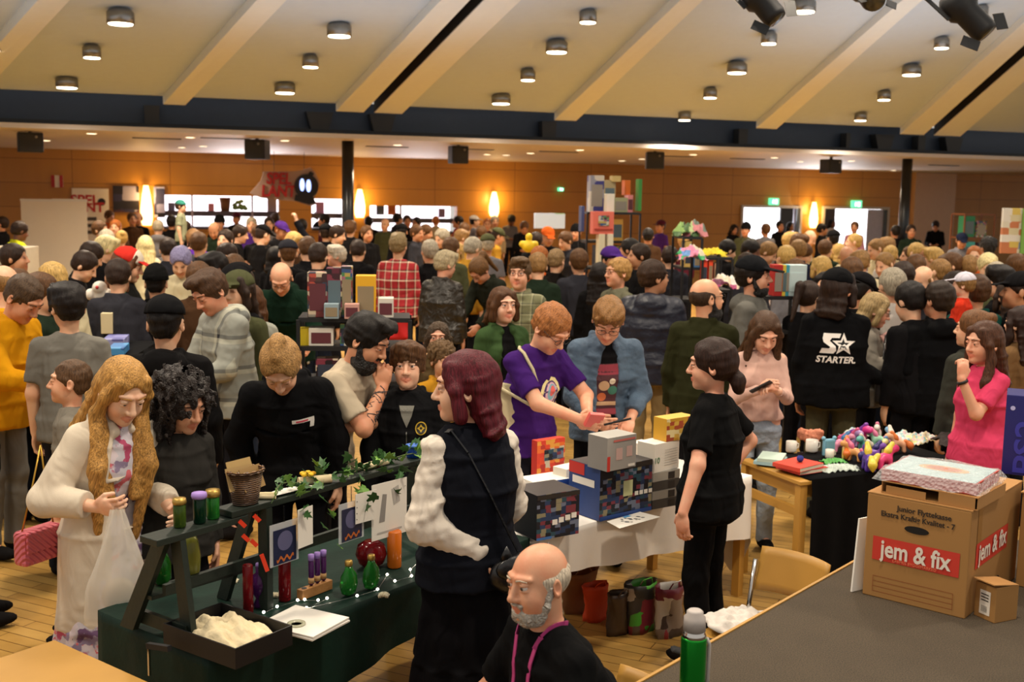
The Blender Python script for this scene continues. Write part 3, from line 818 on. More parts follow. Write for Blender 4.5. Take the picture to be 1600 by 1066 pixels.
def star(x, y, r, n=5, ri=.4, a0=PI / 2): return [(x + (r if i % 2 == 0 else r * ri) * math.cos(a0 + PI * i / n), y + (r if i % 2 == 0 else r * ri) * math.sin(a0 + PI * i / n)) for i in range(2 * n)]
# ---------------------------------------------------------------- the room
BK, BY, WY = .35, 22.0, 33.6          # slope of the hall's long wall in plan, distance of the beam line, of the back wall
un = Vector((1, BK, 0)).normalized(); nn = Vector((-un.y, un.x, 0))   # along the wall, away from the camera
AZ = math.atan2(un.y, un.x); RW = Matrix.Rotation(AZ, 3, 'Z')
ZL, ZF, ZB = 3.35, 3.45, 3.82        # low ceiling, fascia top, upper edge of the dark beam

def m_floor():
    t = NT('parquet'); co = t.coords(); mp = t.node('ShaderNodeMapping'); mp.inputs['Rotation'].default_value = (0, 0, .45); t.link(co, mp.inputs[0])
    b = t.node('ShaderNodeTexBrick'); b.inputs['Scale'].default_value = 1; b.inputs['Brick Width'].default_value = .9; b.inputs['Row Height'].default_value = .09
    b.inputs['Mortar Size'].default_value = .003; b.inputs['Color1'].default_value = lin('#cca45c') + (1,); b.inputs['Color2'].default_value = lin('#b48c4a') + (1,)
    b.inputs['Mortar'].default_value = lin('#6a4a22') + (1,); t.link(mp.outputs[0], b.inputs[0])
    n = t.noise(6, 4, co); t.base(t.mix(b.outputs[0], t.mix(b.outputs[0], (.7, .62, .5), 1.0, 'MULTIPLY'), n.outputs[0]))
    t.b.inputs['Roughness'].default_value = .32; return t.m
def m_veneer():
    t = NT('beech_veneer'); co = t.coords((1, 1, 1)); b = t.node('ShaderNodeTexBrick'); b.offset = 0; b.inputs['Scale'].default_value = 1
    b.inputs['Brick Width'].default_value = 2.45; b.inputs['Row Height'].default_value = .62; b.inputs['Mortar Size'].default_value = .007; b.inputs['Mortar Smooth'].default_value = .3
    b.inputs['Color1'].default_value = lin('#c8903a') + (1,); b.inputs['Color2'].default_value = lin('#bf8834') + (1,); b.inputs['Mortar'].default_value = lin('#6e4419') + (1,)
    s_ = t.node('ShaderNodeSeparateXYZ'); t.link(co, s_.inputs[0]); cb = t.node('ShaderNodeCombineXYZ'); t.link(s_.outputs[0], cb.inputs[0]); t.link(s_.outputs[2], cb.inputs[1]); t.link(cb.outputs[0], b.inputs[0])
    n = t.noise(3, 5, t.coords((1, 1, .12))); t.base(t.mix(b.outputs[0], t.mix(b.outputs[0], (.82, .76, .68), 1.0, 'MULTIPLY'), n.outputs[0]))
    t.b.inputs['Roughness'].default_value = .38; return t.m
def m_carpet():
    t = NT('needle_felt'); co = t.coords(); n = t.noise(220, 3, co); n2 = t.noise(7, 4, co)
    c = t.ramp(n.outputs[0], [(.35, lin('#3a3128')), (.7, lin('#62543f'))]); t.base(t.mix(c, t.mix(c, (.72, .72, .72), 1.0, 'MULTIPLY'), n2.outputs[0]))
    t.b.inputs['Roughness'].default_value = .95; t.bump(n.outputs[0], .5, .01); return t.m
M_floor, M_ven, M_carpet = m_floor(), m_veneer(), m_carpet()
M_ceil = mat('painted_ceiling', '#c0d2e6', .8, var=.04); M_rib = mat('painted_rib', '#dde4e6', .75, var=.03)
M_low = mat('low_ceiling_paint', '#cdc6c4', .55, var=.03); M_black = mat('black_plastic', '#151517', .5, var=.1); M_steel = mat('dark_steel', '#26303f', .45, .3)
M_col = mat('column_paint', '#20242a', .3, .2); M_alu = mat('brushed_aluminium', '#8d8d8c', .3, .9); M_white = mat('white_paint', '#e2ded6', .6, var=.03)
M_lamp = mat('lamp_glow', '#fff0d0', .4, var=0, emit=9); M_spot = mat('downlight_glow', '#ffe8c0', .4, var=0, emit=5)

def struct(o, name=None): o['kind'] = 'structure'; return o
def onwall(u, z, dep=0):      # point by distance along the wall from x = 0
    p = Vector((0, WY, 0)) + un * u - nn * dep; p.z = z; return p
def wallpx(px, py, dep=0):
    """pixel -> (u, z) on the back wall, or on a plane dep metres in front of it"""
    p = atpl(px, py, WY - dep * math.sqrt(1 + BK * BK), BK); q = p - (Vector((0, WY, 0)) - nn * dep); return q.dot(un), p.z
def wbox(b, px0, py0, px1, py1, th=.04, dep=0):
    u0, z1 = wallpx(px0, py0, dep); u1, z0 = wallpx(px1, py1, dep)
    return b.box(onwall((u0 + u1) / 2, (z0 + z1) / 2, dep + th / 2), (u1 - u0, th, z1 - z0), rot=RW)

struct(MB().box((2, 24, -.1), (70, 60, .2)).build('floor', M_floor))
# back wall with the two double-door openings and the kiosk hatches left open
def wall_pieces():
    uL, uR = -24, 26; seg = []
    D = [(1157, 1252), (1284, 1388)]
    return uL, uR, D
uL, uR, D = wall_pieces()
zD = wallpx(1200, 321)[1]
H = [(246, 437, 306, 355), (487, 540, 311, 357), (578, 714, 322, 362)]
HU = [(wallpx(a, 330)[0], wallpx(b_, 330)[0], wallpx((a + b_) / 2, d_)[1], wallpx((a + b_) / 2, c_)[1]) for a, b_, c_, d_ in H]
DU = [(wallpx(a, 330)[0], wallpx(b_, 330)[0], 0, zD) for a, b_ in D]
op = sorted(HU + DU); b = MB(); cur = uL
def wseg(u0, u1, z0, z1):
    if u1 - u0 > .01 and z1 - z0 > .01: b.box(((u0 + u1) / 2, .15, (z0 + z1) / 2), (u1 - u0, .3, z1 - z0))
for u0, u1, z0, z1 in op:
    wseg(cur, u0, 0, 3.5); wseg(u0, u1, z1, 3.5); wseg(u0, u1, 0, z0); cur = u1
wseg(cur, uR, 0, 3.5)
wo = b.build('wall_back', M_ven); wo.location = (0, WY, 0); wo.rotation_euler = (0, 0, AZ); struct(wo)
M_lobby_glow = mat('lobby_glow_panel', '#f4f6ff', .3, var=0, emit=3.2); M_jamb = mat('door_frame', '#b9b2aa', .5)
# glowing panel added as a stand-in for the bright lobby behind the doors
b = MB(); b.box((DU[0][0] / 2 + DU[1][1] / 2, 4.5, 1.7), (12, .1, 3.4)); o = b.build('window_1', M_lobby_glow); o.location = (0, WY, 0); o.rotation_euler = (0, 0, AZ); struct(o)
for i, ((u0, u1, z0, z1), lf) in enumerate(zip(DU, ((1240, 1252), (1356, 1380)))):
    f = empty('door_%d' % (i + 1), onwall(u0, 0), AZ, kind='structure')
    b = MB(); w_ = u1 - u0
    b.box((.04, .1, z1 / 2), (.08, .36, z1)); b.box((w_ - .04, .1, z1 / 2), (.08, .36, z1)); b.box((w_ / 2, .1, z1 - .04), (w_ - .16, .36, .08))
    b.build('door_frame', M_jamb, f)
    la = wallpx(lf[0], 330)[0] - u0
    MB().box(((la + w_ - .08) / 2, .0, z1 / 2 - .04), (w_ - .08 - la, .05, z1 - .1)).build('door_leaf', mat('door_leaf_paint', '#a9a8bd', .35), f)
    MB().box((w_ - .16, -.06, z1 / 2 - .04), (.10, .05, z1 - .1)).build('door_edge', mat('door_edge_dark', '#3c4248', .4), f)
b = MB(); p = [onwall(wallpx(1300, 350)[0], 1.35, -1.5), ]
o = MB().box((0, 0, 0), (2.2, .08, 2.1)).build('dark_screen', mat('dark_screen_face', '#23242c', .3), loc=onwall(wallpx(1310, 350)[0] , 1.25, -1.8), rot=(0, 0, AZ)); tag(o, 'dark display board standing in the bright lobby behind the double doors', 'board')
# kiosk interiors
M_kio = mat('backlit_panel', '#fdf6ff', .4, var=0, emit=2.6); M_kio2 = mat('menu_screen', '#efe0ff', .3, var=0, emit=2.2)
for i, (u0, u1, z0, z1) in enumerate(HU):
    f = empty('window_%d' % (i + 2), onwall(u0, 0), AZ, kind='structure'); w_ = u1 - u0
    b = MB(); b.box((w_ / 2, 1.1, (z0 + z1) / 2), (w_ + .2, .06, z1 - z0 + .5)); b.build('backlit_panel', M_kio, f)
    b = MB(); b.box((w_ / 2, .5, z0 - .03), (w_, 1.1, .06)); b.build('counter', mat('counter_top', '#3a3640', .4), f)
    zm = z0 + (z1 - z0) * .42
    b = MB(); b.box((w_ / 2, .35, zm), (w_, .25, .14)); b.build('shelf', mat('kiosk_shelf', '#4a4450', .4), f)
    b = MB()
    for k in range(int(w_ / 1.6)): b.box((k * 1.6 + .9, .02, (z0 + z1) / 2), (.05, .06, z1 - z0))
    if int(w_ / 1.6): b.build('mullion', mat('kiosk_mullion', '#9a8f98', .5), f)
    else: b.bm.free()
for px, py, hpx, wpx, c_, nm, cat, lb in ((352, 331, 22, 18, '#7a5030', 'flower_pot', 'pot', 'brown pot with foliage on the kiosk shelf'), (375, 331, 20, 22, '#8ab06c', 'leafy_plant', 'plant', 'pale green leafy plant on the kiosk shelf'), (330, 331, 13, 9, '#d98ca0', 'pink_sign', 'sign', 'small pink sign on the kiosk shelf'), (268, 331, 14, 10, '#8c90b8', 'blue_carton', 'box', 'blue grey carton at the near end of the kiosk shelf'), (425, 331, 26, 14, '#b0a8bc', 'menu_card', 'sign', 'grey lilac menu card at the far end of the kiosk'), (500, 336, 20, 12, '#9a70b0', 'menu_card', 'sign', 'purple lit menu card right of the bomb sign'), (594, 336, 16, 12, '#6c7c9c', 'menu_card', 'sign', 'blue grey card in the second kiosk hatch'), (612, 336, 22, 12, '#c87030', 'orange_carton', 'box', 'orange carton in the second kiosk hatch'), (690, 340, 14, 10, '#a090c0', 'menu_card', 'sign', 'lilac card at the end of the second kiosk hatch')):
    u, z = wallpx(px, py, -.42); k = onwall(u, z, -.42); sc_ = k.y / FPX
    b = MB()
    if nm == 'leafy_plant': [b.ball((random.uniform(-.16, .16), 0, random.uniform(.08, .3)), .07, 5, (1, .6, .8)) for _ in range(14)]
    elif nm == 'flower_pot': b.lathe([(wpx * sc_ * .35, 0), (wpx * sc_ * .5, hpx * sc_)], n=14)
    else: b.box((0, 0, hpx * sc_ / 2), (wpx * sc_, .08, hpx * sc_))
    tag(b.build(nm, mat(nm + c_[1:], c_, .6), loc=k, rot=(0, 0, AZ)), lb, cat)
# beam band, fascia, low ceiling
def beamobj(name, y0, y1, z0, z1, m, u0=-22, u1=30):
    o = MB().box(((u0 + u1) / 2, (y0 + y1) / 2, (z0 + z1) / 2), (u1 - u0, y1 - y0, z1 - z0)).build(name, m); o.location = (0, BY, 0); o.rotation_euler = (0, 0, AZ); return struct(o)
beamobj('beam', .25, .55, ZF, ZB + .2, M_steel)
beamobj('trim_1', -.25, .25, ZL, ZF - .02, M_low)
beamobj('ceiling_low', .25, 11.2, ZL, ZL + .1, M_low)
bt = beamobj('trim_2', -.02, .26, ZF - .03, ZF + .06, mat('beam_flange', '#14161a', .4, .4))
# steel brackets hanging over the beam
for i, (px, w_) in enumerate([(238, .26), (500, .5), (598, .5), (858, .3), (1161, .22), (1382, .5), (1440, .2), (1490, .5), (1325, .1)]):
    p = atpl(px, 190 + px * .03, BY, BK); q = (p - Vector((0, BY, 0))).dot(un)
    b = MB(); t = .62 if w_ > .3 else .9
    b.hexa([(-w_ / 2 * t, 0, ZF + .03), (w_ / 2 * t, 0, ZF + .03), (w_ / 2 * t, .22, ZF + .03), (-w_ / 2 * t, .22, ZF + .03), (-w_ / 2, 0, ZB), (w_ / 2, 0, ZB), (w_ / 2, .22, ZB), (-w_ / 2, .22, ZB)])
    o = b.build('trim_%d' % (i + 3), M_black); o.location = Vector((0, BY, 0)) + un * q; o.rotation_euler = (0, 0, AZ); struct(o)
# columns
for px in (543.5, 1415):
    p = atpl(px, 300, BY + .9, BK)
    o = MB().lathe([(.115, 0), (.115, ZL)], (0, 0, 0), 24).build('column', M_col, loc=(p.x, p.y, 0)); struct(o)
# sloping panelled ceiling over the hall: ribs rise towards the stage
def Bp(px, py): return atpl(px, py, BY - .35, BK)
RIB = [((-420, 135), (-380, 137), (-260, 0), (-215, 0)), ((-75, 152), (-32, 155), (60, 0), (110, 0)), ((255, 172), (290, 175), (403, 0), (450, 0)), ((525, 177), (568, 179), (690, 0), (735, 0)), ((585, 179), (628, 182), (757, 0), (815, 0)),
       ((866, 200), (900, 201), (1066, 0), (1101, 0)), ((1181, 213), (1213, 213), (1413, 0), (1444, 0)), ((1406, 215), (1443, 216), (1640, 0), (1680, 0)), ((1459, 216), (1500, 218), (1703, 0), (1750, 0)), ((1800, 226), (1840, 228), (2060, 0), (2110, 0))]
lines = []
for a, b_, c_, d_ in RIB:
    L = []
    for (x0, y0), (x1, y1) in ((a, c_), (b_, d_)):
        P0 = Bp(x0, y0); P0 = Vector((P0.x, P0.y, ZB)); xe, ye = x0 + (x1 - x0) * 1.25, y0 + (y1 - y0) * 1.25
        P1 = atY(xe, ye, P0.y * .68); L.append((P0, P1))
    lines.append(L)
rise = Vector((0, 0, .16))
b = MB()
for i in range(len(lines)):
    A = lines[i]; 
    seq = [(A[0], A[1])]
    if i + 1 < len(lines): seq.append((A[1], lines[i + 1][0]))
    for (P, Q) in seq:
        N = 6; v = [[b.bm.verts.new(P[0].lerp(P[1], t / N) + rise), b.bm.verts.new(Q[0].lerp(Q[1], t / N) + rise)] for t in range(N + 1)]
        if i == 3 and P is A[1]: continue
        if i == 7 and P is A[1]: continue
        for k in range(N): b.bm.faces.new((v[k][0], v[k][1], v[k + 1][1], v[k + 1][0]))
o = b.build('ceiling', M_ceil, solid=.04); struct(o)
for i, L in enumerate(lines):
    b = MB(); (p0, p1), (q0, q1) = L
    b.hexa([p0, q0, q0 + rise * 1.2, p0 + rise * 1.2, p1, q1, q1 + rise * 1.2, p1 + rise * 1.2]); struct(b.build('trim_%d' % (20 + i), M_rib))
b = MB()   # dark slots between the paired ribs
for i in (3, 7):
    (p0, p1), (q0, q1) = lines[i][1], lines[i + 1][0]; u2 = Vector((0, 0, .5))
    b.hexa([p0 + u2, q0 + u2, q0 + u2 * 1.1, p0 + u2 * 1.1, p1 + u2, q1 + u2, q1 + u2 * 1.1, p1 + u2 * 1.1])
    for (s0, s1), sg in (((p0, p1), -1), ((q0, q1), 1)):
        d = -un * .012 * sg; lo = Vector((0, 0, .015)); b.hexa([s0 + lo, s0 + d + lo, s0 + d + u2, s0 + u2, s1 + lo, s1 + d + lo, s1 + d + u2, s1 + u2])
struct(b.build('trim_40', mat('slot_black', '#0d0c0b', .8)))
CS = BVHTree.FromPolygons([v for i in range(len(lines) - 1) for v in (lines[i][0][0] + rise, lines[i][0][1] + rise, lines[i + 1][0][1] + rise, lines[i + 1][0][0] + rise)], [[4 * i, 4 * i + 1, 4 * i + 2, 4 * i + 3] for i in range(len(lines) - 1)])
def ceil_hit(px, py):
    d = ray(px, py).normalized(); h = CS.ray_cast(O_, d); return h[0] if h[0] is not None else atY(px, py, 20)
# surface-mounted ceiling lamps
LAMPS = [(188, 17, 36), (143, 72, 24), (104, 121, 31), (-20, 60, 30), (530, 38, 30), (485, 88, 20), (445, 130, 27), (919, 17, 22), (870, 65, 28), (825, 110, 20), (783, 148, 25),
         (1257, 1, 30), (1202, 52, 21), (1152, 99, 27), (1110, 139, 18), (1070, 175, 24), (1532, 10, 20), (1472, 60, 20), (1425, 103, 26), (1382, 143, 18), (1345, 176, 22)]
b = MB(); b.lathe([(.17, -.11), (.17, .10)], (0, 0, 0), 24); b.lathe([(.145, -.112), (.145, -.10)], n=24)
def lampproto(r):
    root = empty('ceiling_lamp'); MB().lathe([(r * .9, 0), (r, 0), (r, .14), (r * .6, .2)], (0, 0, 0), 24).build('housing', M_alu, root)
    MB().lathe([(r * .86, -.012), (r * .9, .0)], (0, 0, 0), 24).build('lamp_glass', M_lamp, root); return root
b.bm.free(); lp = {}
side_names = {0: 'bay nearest the white banners', 1: 'second bay', 2: 'bay over the shelf tower', 3: 'bay right of the shelf tower', 4: 'last bay before the double rib'}
for i, (px, py, wd) in enumerate(LAMPS):
    big = wd > 24; r = .17 if big else .125; h = ceil_hit(px, py)
    if big not in lp: o = lp[big] = lampproto(r); kids = o.children
    else:
        o = lp[big].copy(); C.objects.link(o)
        for ch in lp[big].children: c = ch.copy(); C.objects.link(c); c.parent = o
    o.location = h - Vector((0, 0, .16)) ; bay = 0 if i < 4 else 1 if i < 7 else 2 if i < 11 else 3 if i < 16 else 4
    row = ['edge', 'lower', 'middle', 'upper', 'top']; rank = sorted([l[1] for l in LAMPS[{0: 0, 1: 4, 2: 7, 3: 11, 4: 16}[bay]:{0: 4, 1: 7, 2: 11, 3: 16, 4: 21}[bay]]], reverse=True).index(py)
    tag(o, '%s round ceiling lamp, %s up from the beam, %s' % ('large' if big else 'small', ('first', 'second', 'third', 'fourth', 'fifth')[rank], side_names[bay]), 'ceiling lamp', 'round lamps on the sloping ceiling')
    if i in (0, 2, 4, 6, 8, 10, 11, 13, 15, 18, 20): add_light('lamp_light', 'SPOT', h - Vector((0, 0, .32)), 520, (1, .84, .64), .12, target=h - Vector((0, 0, 3)), spot=2.5, blend=.8)
# the same lamps carry on over the stage, above the photograph
for x, y, z, e in ((-5.5, 9, 5.2, 520), (-1.5, 8, 5.5, 560), (2.5, 9.5, 5.4, 560), (6.5, 11, 5.3, 520), (-3, 4.2, 5.6, 480), (1.2, 3.6, 5.6, 520), (5, 5.5, 5.6, 480), (0, 13, 5.2, 350), (-5, 14, 4.6, 330), (8, 16, 4.8, 350)):
    add_light('lamp_light', 'SPOT', (x, y, z), e, (1, .85, .66), .2, target=(x, y, 0), spot=2.5, blend=.8)
# added unseen discs floating mid-hall, cooling and brightening the sloping ceiling
for u_, e_ in ((-8, 42), (-1, 50), (7, 74)):
    p = Vector((0, BY - 8.5, 0)) + un * u_; add_light('added_ceiling_fill', 'AREA', (p.x, p.y, 3.3), e_, (.84, .92, 1), 6, target=(p.x, p.y, 9))
# downlights and vents under the low ceiling
DL = [(143, 208), (72, 219), (297, 214), (284, 230), (317, 228), (445, 219), (621, 226), (761, 241), (791, 242), (829, 239), (906, 234), (972, 251), (1003, 248), (1083, 241), (1210, 246), (1250, 252), (1330, 251), (1396, 266)]
M_dn = MB().lathe([(.09, -.012), (.105, -.012), (.105, 0)], n=16)
pd = M_dn.use(M_white).lathe([(.085, -.014), (.085, -.013)], n=16).build('downlight')
pd.data.materials.append(M_spot); pd.data.materials[0] = M_white
for p_ in pd.data.polygons:
    if p_.center.z < -.0125 and abs(p_.normal.z) > .9: p_.material_index = 1
for i, (px, py) in enumerate(DL):
    o = pd if i == 0 else pd.copy()
    if i: C.objects.link(o)
    h = atz(px, py, ZL); o.location = h
    ref = ['above the red bracket sign', 'beside the hanging speaker near the banners', 'over the wall lamp by the posters', 'close to the wall, paler of a pair', 'close to the wall, brighter of a pair', 'beyond the speaker over the bomb sign', 'next to the vent behind the column', 'faint one past the square speaker', 'close to the wall past the square speaker', 'near the long vent mid hall', 'in front, above the lit wall lamp', 'faint one over the shelf tower', 'touching the speaker over the shelf tower', 'past the speaker over the shelf tower', 'over the bright doorway, front', 'over the bright doorway, middle', 'behind the last hanging speaker', 'nearest the second column'][i]
    tag(o, 'small round downlight in the low ceiling, ' + ref, 'downlight', 'downlights under the low ceiling')
    if i % 2 == 0: add_light('downlight_light', 'SPOT', (h.x, h.y, ZL - .06), 150, (1, .80, .56), .08, target=(h.x, h.y, 0), spot=2.75, blend=.5)
VT = [(245, 216, 'above the wall posters'), (352, 216, 'over the kiosk'), (605, 229, 'behind the column'), (740, 233, 'past the square speaker'), (873, 237, 'above the green exit light'), (1055, 244, 'past the shelf tower speaker'), (1168, 248, 'over the doorway'), (1475, 258, 'beyond the second column')]
for i, (px, py, ref) in enumerate(VT):
    h = atz(px, py, ZL); b = MB().use(M_black); b.box((0, 0, -.006), (.9, .16, .012))
    for k in range(3): b.use(M_alu).box((0, -.05 + k * .05, -.014), (.88, .008, .008))
    o = b.build('ceiling_vent', loc=h, rot=(0, 0, AZ)); tag(o, 'long dark slot vent in the low ceiling ' + ref, 'vent', 'vents in the low ceiling')
# hanging loudspeakers
for i, (px, py, wd, hh, yw, ref) in enumerate([(47, 214, 40, 30, .12, 'above the white banners'), (402, 228, 36, 30, -.5, 'above the bomb sign'), (716, 239, 29, 27, .05, 'squarest, right of the first column'), (1023, 249, 30, 26, -.35, 'above the shelf tower'), (1298, 260, 31, 21, .25, 'over the double doors')]):
    p = atpl(px, py, BY + 1.1, BK); s_ = FPX / p.y; w_ = wd / s_; h_ = hh / s_; p.z = min(p.z, ZL - h_ / 2 - .02)
    root = empty('loudspeaker', (p.x, p.y, p.z), AZ + yw, 'black box loudspeaker hung under the ceiling edge, ' + ref, 'loudspeaker', 'loudspeakers under the ceiling edge')
    MB().box((0, 0, 0), (w_ * .92, .3, h_)).build('cabinet', M_black, root, bevel=.02)
    MB().box((0, -.155, -.01), (w_ * .8, .015, h_ * .86)).build('grille', mat('speaker_grille', '#24262a', .6, bump=.6, bs=300), root)
    MB().lathe([(.02, 0), (.026, .006), (.001, .01)], (w_ * .2, -.165, h_ * .28), 10, Matrix.Rotation(PI / 2, 3, 'X')).build('badge', M_alu, root)
    MB().bar((0, 0, h_ / 2), (0, 0, max(ZL - p.z - .004, h_ / 2 + .03)), .05).build('bracket', M_black, root)
# theatre spotlights near the top edge
def stagelight(px, py, Y, tilt, L, label, roll=0):
    p = atY(px, py, Y); root = empty('stage_spotlight', p, 0, label, 'spotlight', 'theatre spotlights at the top'); root.rotation_euler = (tilt, roll, .3)
    MB().lathe([(.085, -L / 2), (.10, -L / 2 + .04), (.10, 0), (.13, .04), (.13, L / 2 - .05), (.09, L / 2)], n=18).build('lamp_body', M_black, root)
    MB().lathe([(.001, -L / 2 - .004), (.078, -L / 2 - .002), (.078, -L / 2 + .01)], n=18).build('lens', mat('lens_glass', '#4a4636', .1), root)
    b = MB()
    for sx in (-1, 1): b.bar((sx * .15, 0, .05), (sx * .15, .02, .30), .03, .012)
    b.bar((-.16, .02, .30), (.16, .02, .30), .03, .012); b.build('yoke', M_black, root)
    for sx in (-1, 1): MB().box((sx * .16, 0, -L / 2 + .02), (.09, .005, .14), rot=Matrix.Rotation(sx * .5, 3, 'Y')).build('barn_door', M_black, root)
stagelight(1193, 6, 9.5, -.5, .36, 'black theatre spotlight pointing down, leftmost of three at the top edge', -.55)
stagelight(1355, -14, 9.5, -.9, .36, 'black theatre spotlight barely showing at the top, middle of three', .1)
stagelight(1512, 22, 9.0, -.5, .44, 'large black theatre spotlight, rightmost of three at the top edge', -.6)
# wall lamps
M_sc = mat('sconce_glow', '#ffcf78', .4, var=0, emit=7); M_sc2 = mat('sconce_amber', '#ff9e1a', .4, var=0, emit=2.2)
for i, (px, y0, y1, ref) in enumerate([(228, 290, 352, 'beside the dark posters'), (562, 296, 340, 'beside the first column'), (772, 300, 338, 'alone on the wall mid hall'), (1272, 316, 356, 'between the double doors')]):
    u, z1 = wallpx(px, y0, .1); _, z0 = wallpx(px, y1, .1); h_ = z1 - z0; p = onwall(u, z0, .12)
    root = empty('wall_lamp', p, AZ, 'glowing amber tapered wall lamp ' + ref, 'wall lamp', 'amber lamps on the back wall')
    MB().lathe([(.11, 0), (.15, h_ * .15), (.155, h_ * .4), (.11, h_ * .75), (.06, h_)], n=16, sy=.6).build('lamp_shade', M_sc, root, smooth=True)
    MB().box((0, .08, h_ / 2), (.1, .1, h_ * .8)).build('wall_plate', M_alu, root)
    add_light('wall_lamp_light', 'POINT', onwall(u, z0 + h_ * .7, .34), 34, (1, .6, .2), .12)
# exit lights
M_ex = mat('exit_green', '#5fd8a0', .3, var=0, emit=1.6); M_exw = mat('exit_white', '#e8fff2', .3, var=0, emit=3)
for i, (px, py, wd, ref) in enumerate([(1209, 315, 18, 'above the first doorway'), (1338, 319, 20, 'above the second doorway'), (876, 296, 9, 'small and alone on the wood wall')]):
    u, z = wallpx(px, py, .1); w_ = wd / 52; root = empty('exit_sign', onwall(u, z, .1), AZ, 'lit green and white exit sign ' + ref, 'sign', 'exit signs')
    MB().box((0, 0, 0), (w_, .08, w_ * .62)).build('light_box', M_ex, root)
    b = MB()
    b.prism(circ(-.04 * wd / 18, .05 * wd / 18, .018), -.001, .001, Matrix.Rotation(PI / 2, 3, 'X'), (0, -.042, 0)); b.prism(rect(-.07 * wd / 18, -.06 * wd / 18, -.02 * wd / 18, .03 * wd / 18), -.001, .001, Matrix.Rotation(PI / 2, 3, 'X'), (0, -.042, 0))
    b.prism(rect(.02 * wd / 18, -.07 * wd / 18, .11 * wd / 18, .06 * wd / 18), -.001, .001, Matrix.Rotation(PI / 2, 3, 'X'), (0, -.042, 0)); b.build('pictogram', M_exw, root)
# bracket sign, posters, hung banner logo
RX = Matrix.Rotation(PI / 2, 3, 'X')
def wallthing(name, px0, py0, px1, py1, th, m, label, cat, dep=0, group=None):
    u0, z1 = wallpx(px0, py0, dep); u1, z0 = wallpx(px1, py1, dep); root = empty(name, onwall((u0 + u1) / 2, (z0 + z1) / 2, dep + th / 2 + .03), AZ, label, cat, group)
    MB().box((0, 0, 0), (u1 - u0, th, z1 - z0)).build('board', m, root, bevel=.004); return root, (u1 - u0) / 2, (z1 - z0) / 2
def wprint(root, name, polys, y=-.03):
    me = flat(polys); me.transform(Matrix.Translation((0, y, 0)) @ RX.to_4x4()); return new_obj(name, me, root)
M_red = mat('red_print', '#b3262a', .5, var=0); M_prw = mat('white_print', '#e9e4da', .6, var=0); M_prk = mat('black_print', '#17151a', .5, var=0); M_blu = mat('blue_print', '#3f6fae', .5, var=0)
r_, a, c = wallthing('bracket_sign', 80, 274, 99, 293, .1, M_prw, 'small red and white bracket sign high on the wood wall', 'sign', .05)
wprint(r_, 'red_stripe', [(rect(-a, -c, -a * .4, c), M_red), (rect(a * .4, -c, a, c), M_red)], -.053)
r_, a, c = wallthing('poster', 112, 294, 172, 378, .04, M_prw, 'white poster with red lettering and black ball logo left of the dark posters', 'poster')
wprint(r_, 'logo', [(circ(a * .6, c * .5, a * .22), M_prk)] + [(rect(-.75 * a, y, .3 * a + .1 * k, y + .13 * c), mat('grey_print', '#4a4746', .5)) for k, y in enumerate((-.2 * c, -.45 * c, -.7 * c))], -.024)
put_text('lettering', 'SPEL', .36, M_red, r_, (-.3 * a, -.022, .55 * c), (1, 0, 0), (0, 0, 1), bold=.01); put_text('lettering', 'LANT', .34, M_red, r_, (-.22 * a, -.022, .28 * c), (1, 0, 0), (0, 0, 1), bold=.01)
def m_blobs(name, cols, scale, base='#18141e'):
    t = NT(name); v = t.node('ShaderNodeTexVoronoi'); v.distance = 'CHEBYCHEV'; v.inputs['Randomness'].default_value = .45; v.inputs['Scale'].default_value = scale; t.link(t.coords((1, 1, 1.5)), v.inputs[0])
    s_ = t.node('ShaderNodeSeparateColor'); t.link(v.outputs['Color'], s_.inputs[0])
    t.base(t.ramp(s_.outputs[0], [(i / len(cols), lin(c_)) for i, c_ in enumerate(cols)], 'CONSTANT')); t.b.inputs['Roughness'].default_value = .45; return t.m
wallthing('poster', 176, 290, 218, 332, .04, m_blobs('poster_dark_art', ['#191521', '#2c2a4a', '#191521', '#8f8aa6', '#1b1a26', '#4a2c3c'], 3.2), 'dark poster of pale faces left of the tall amber wall lamp', 'poster')
wallthing('poster', 240, 292, 258, 340, .04, m_blobs('poster_blue_art', ['#191521', '#8c90c8', '#3a3e66', '#b9bbe0'], 3), 'narrow dark blue poster right of the tall amber wall lamp', 'poster')
# hanging logo sign
p = atpl(452, 290, WY - 5, BK); root = empty('hanging_logo_sign', p, AZ, 'red lettered sign with a black bomb and two glowing blue ovals above the kiosk', 'sign'); s_ = p.y / FPX
ol = [(-2.6, -.55), (-1.9, .25), (-1.7, .9), (.35, .95), (.9, 1.05), (1.4, 1.25), (1.75, .9), (2.05, .2), (1.9, -.4), (1.6, -.85), (1.85, -1.2), (1.4, -1.35), (.4, -1.05), (-.9, -.95), (-1.9, -.85)]
k_ = 23 * s_; ol = [(x * k_, y * k_) for x, y in ol]
MB().prism(ol, -.03, .03, RX).build('sign_board', mat('sign_rim', '#b69a8c', .5), root)
me = text_mesh('SPEL', 1.05 * k_, .02, bold=.03 * k_, shear=.1, sx=.8); me.transform(Matrix.Translation((-.72 * k_, -.05, .42 * k_)) @ RX.to_4x4()); me.materials.append(M_red); new_obj('lettering', me, root)
me = text_mesh('LANT', 1.05 * k_, .02, bold=.03 * k_, shear=.1, sx=.85); me.transform(Matrix.Translation((-.75 * k_, -.05, -.42 * k_)) @ RX.to_4x4()); me.materials.append(M_red); new_obj('lettering', me, root)
b = MB().use(M_prk); b.prism(circ(1.12 * k_, -.02 * k_, .80 * k_, 28), .04, .09, RX); b.prism([(.4 * k_, -.6 * k_), (1.5 * k_, -.6 * k_), (1.75 * k_, -1.12 * k_), (1.3 * k_, -1.25 * k_), (.3 * k_, -.98 * k_)], .04, .085, RX)
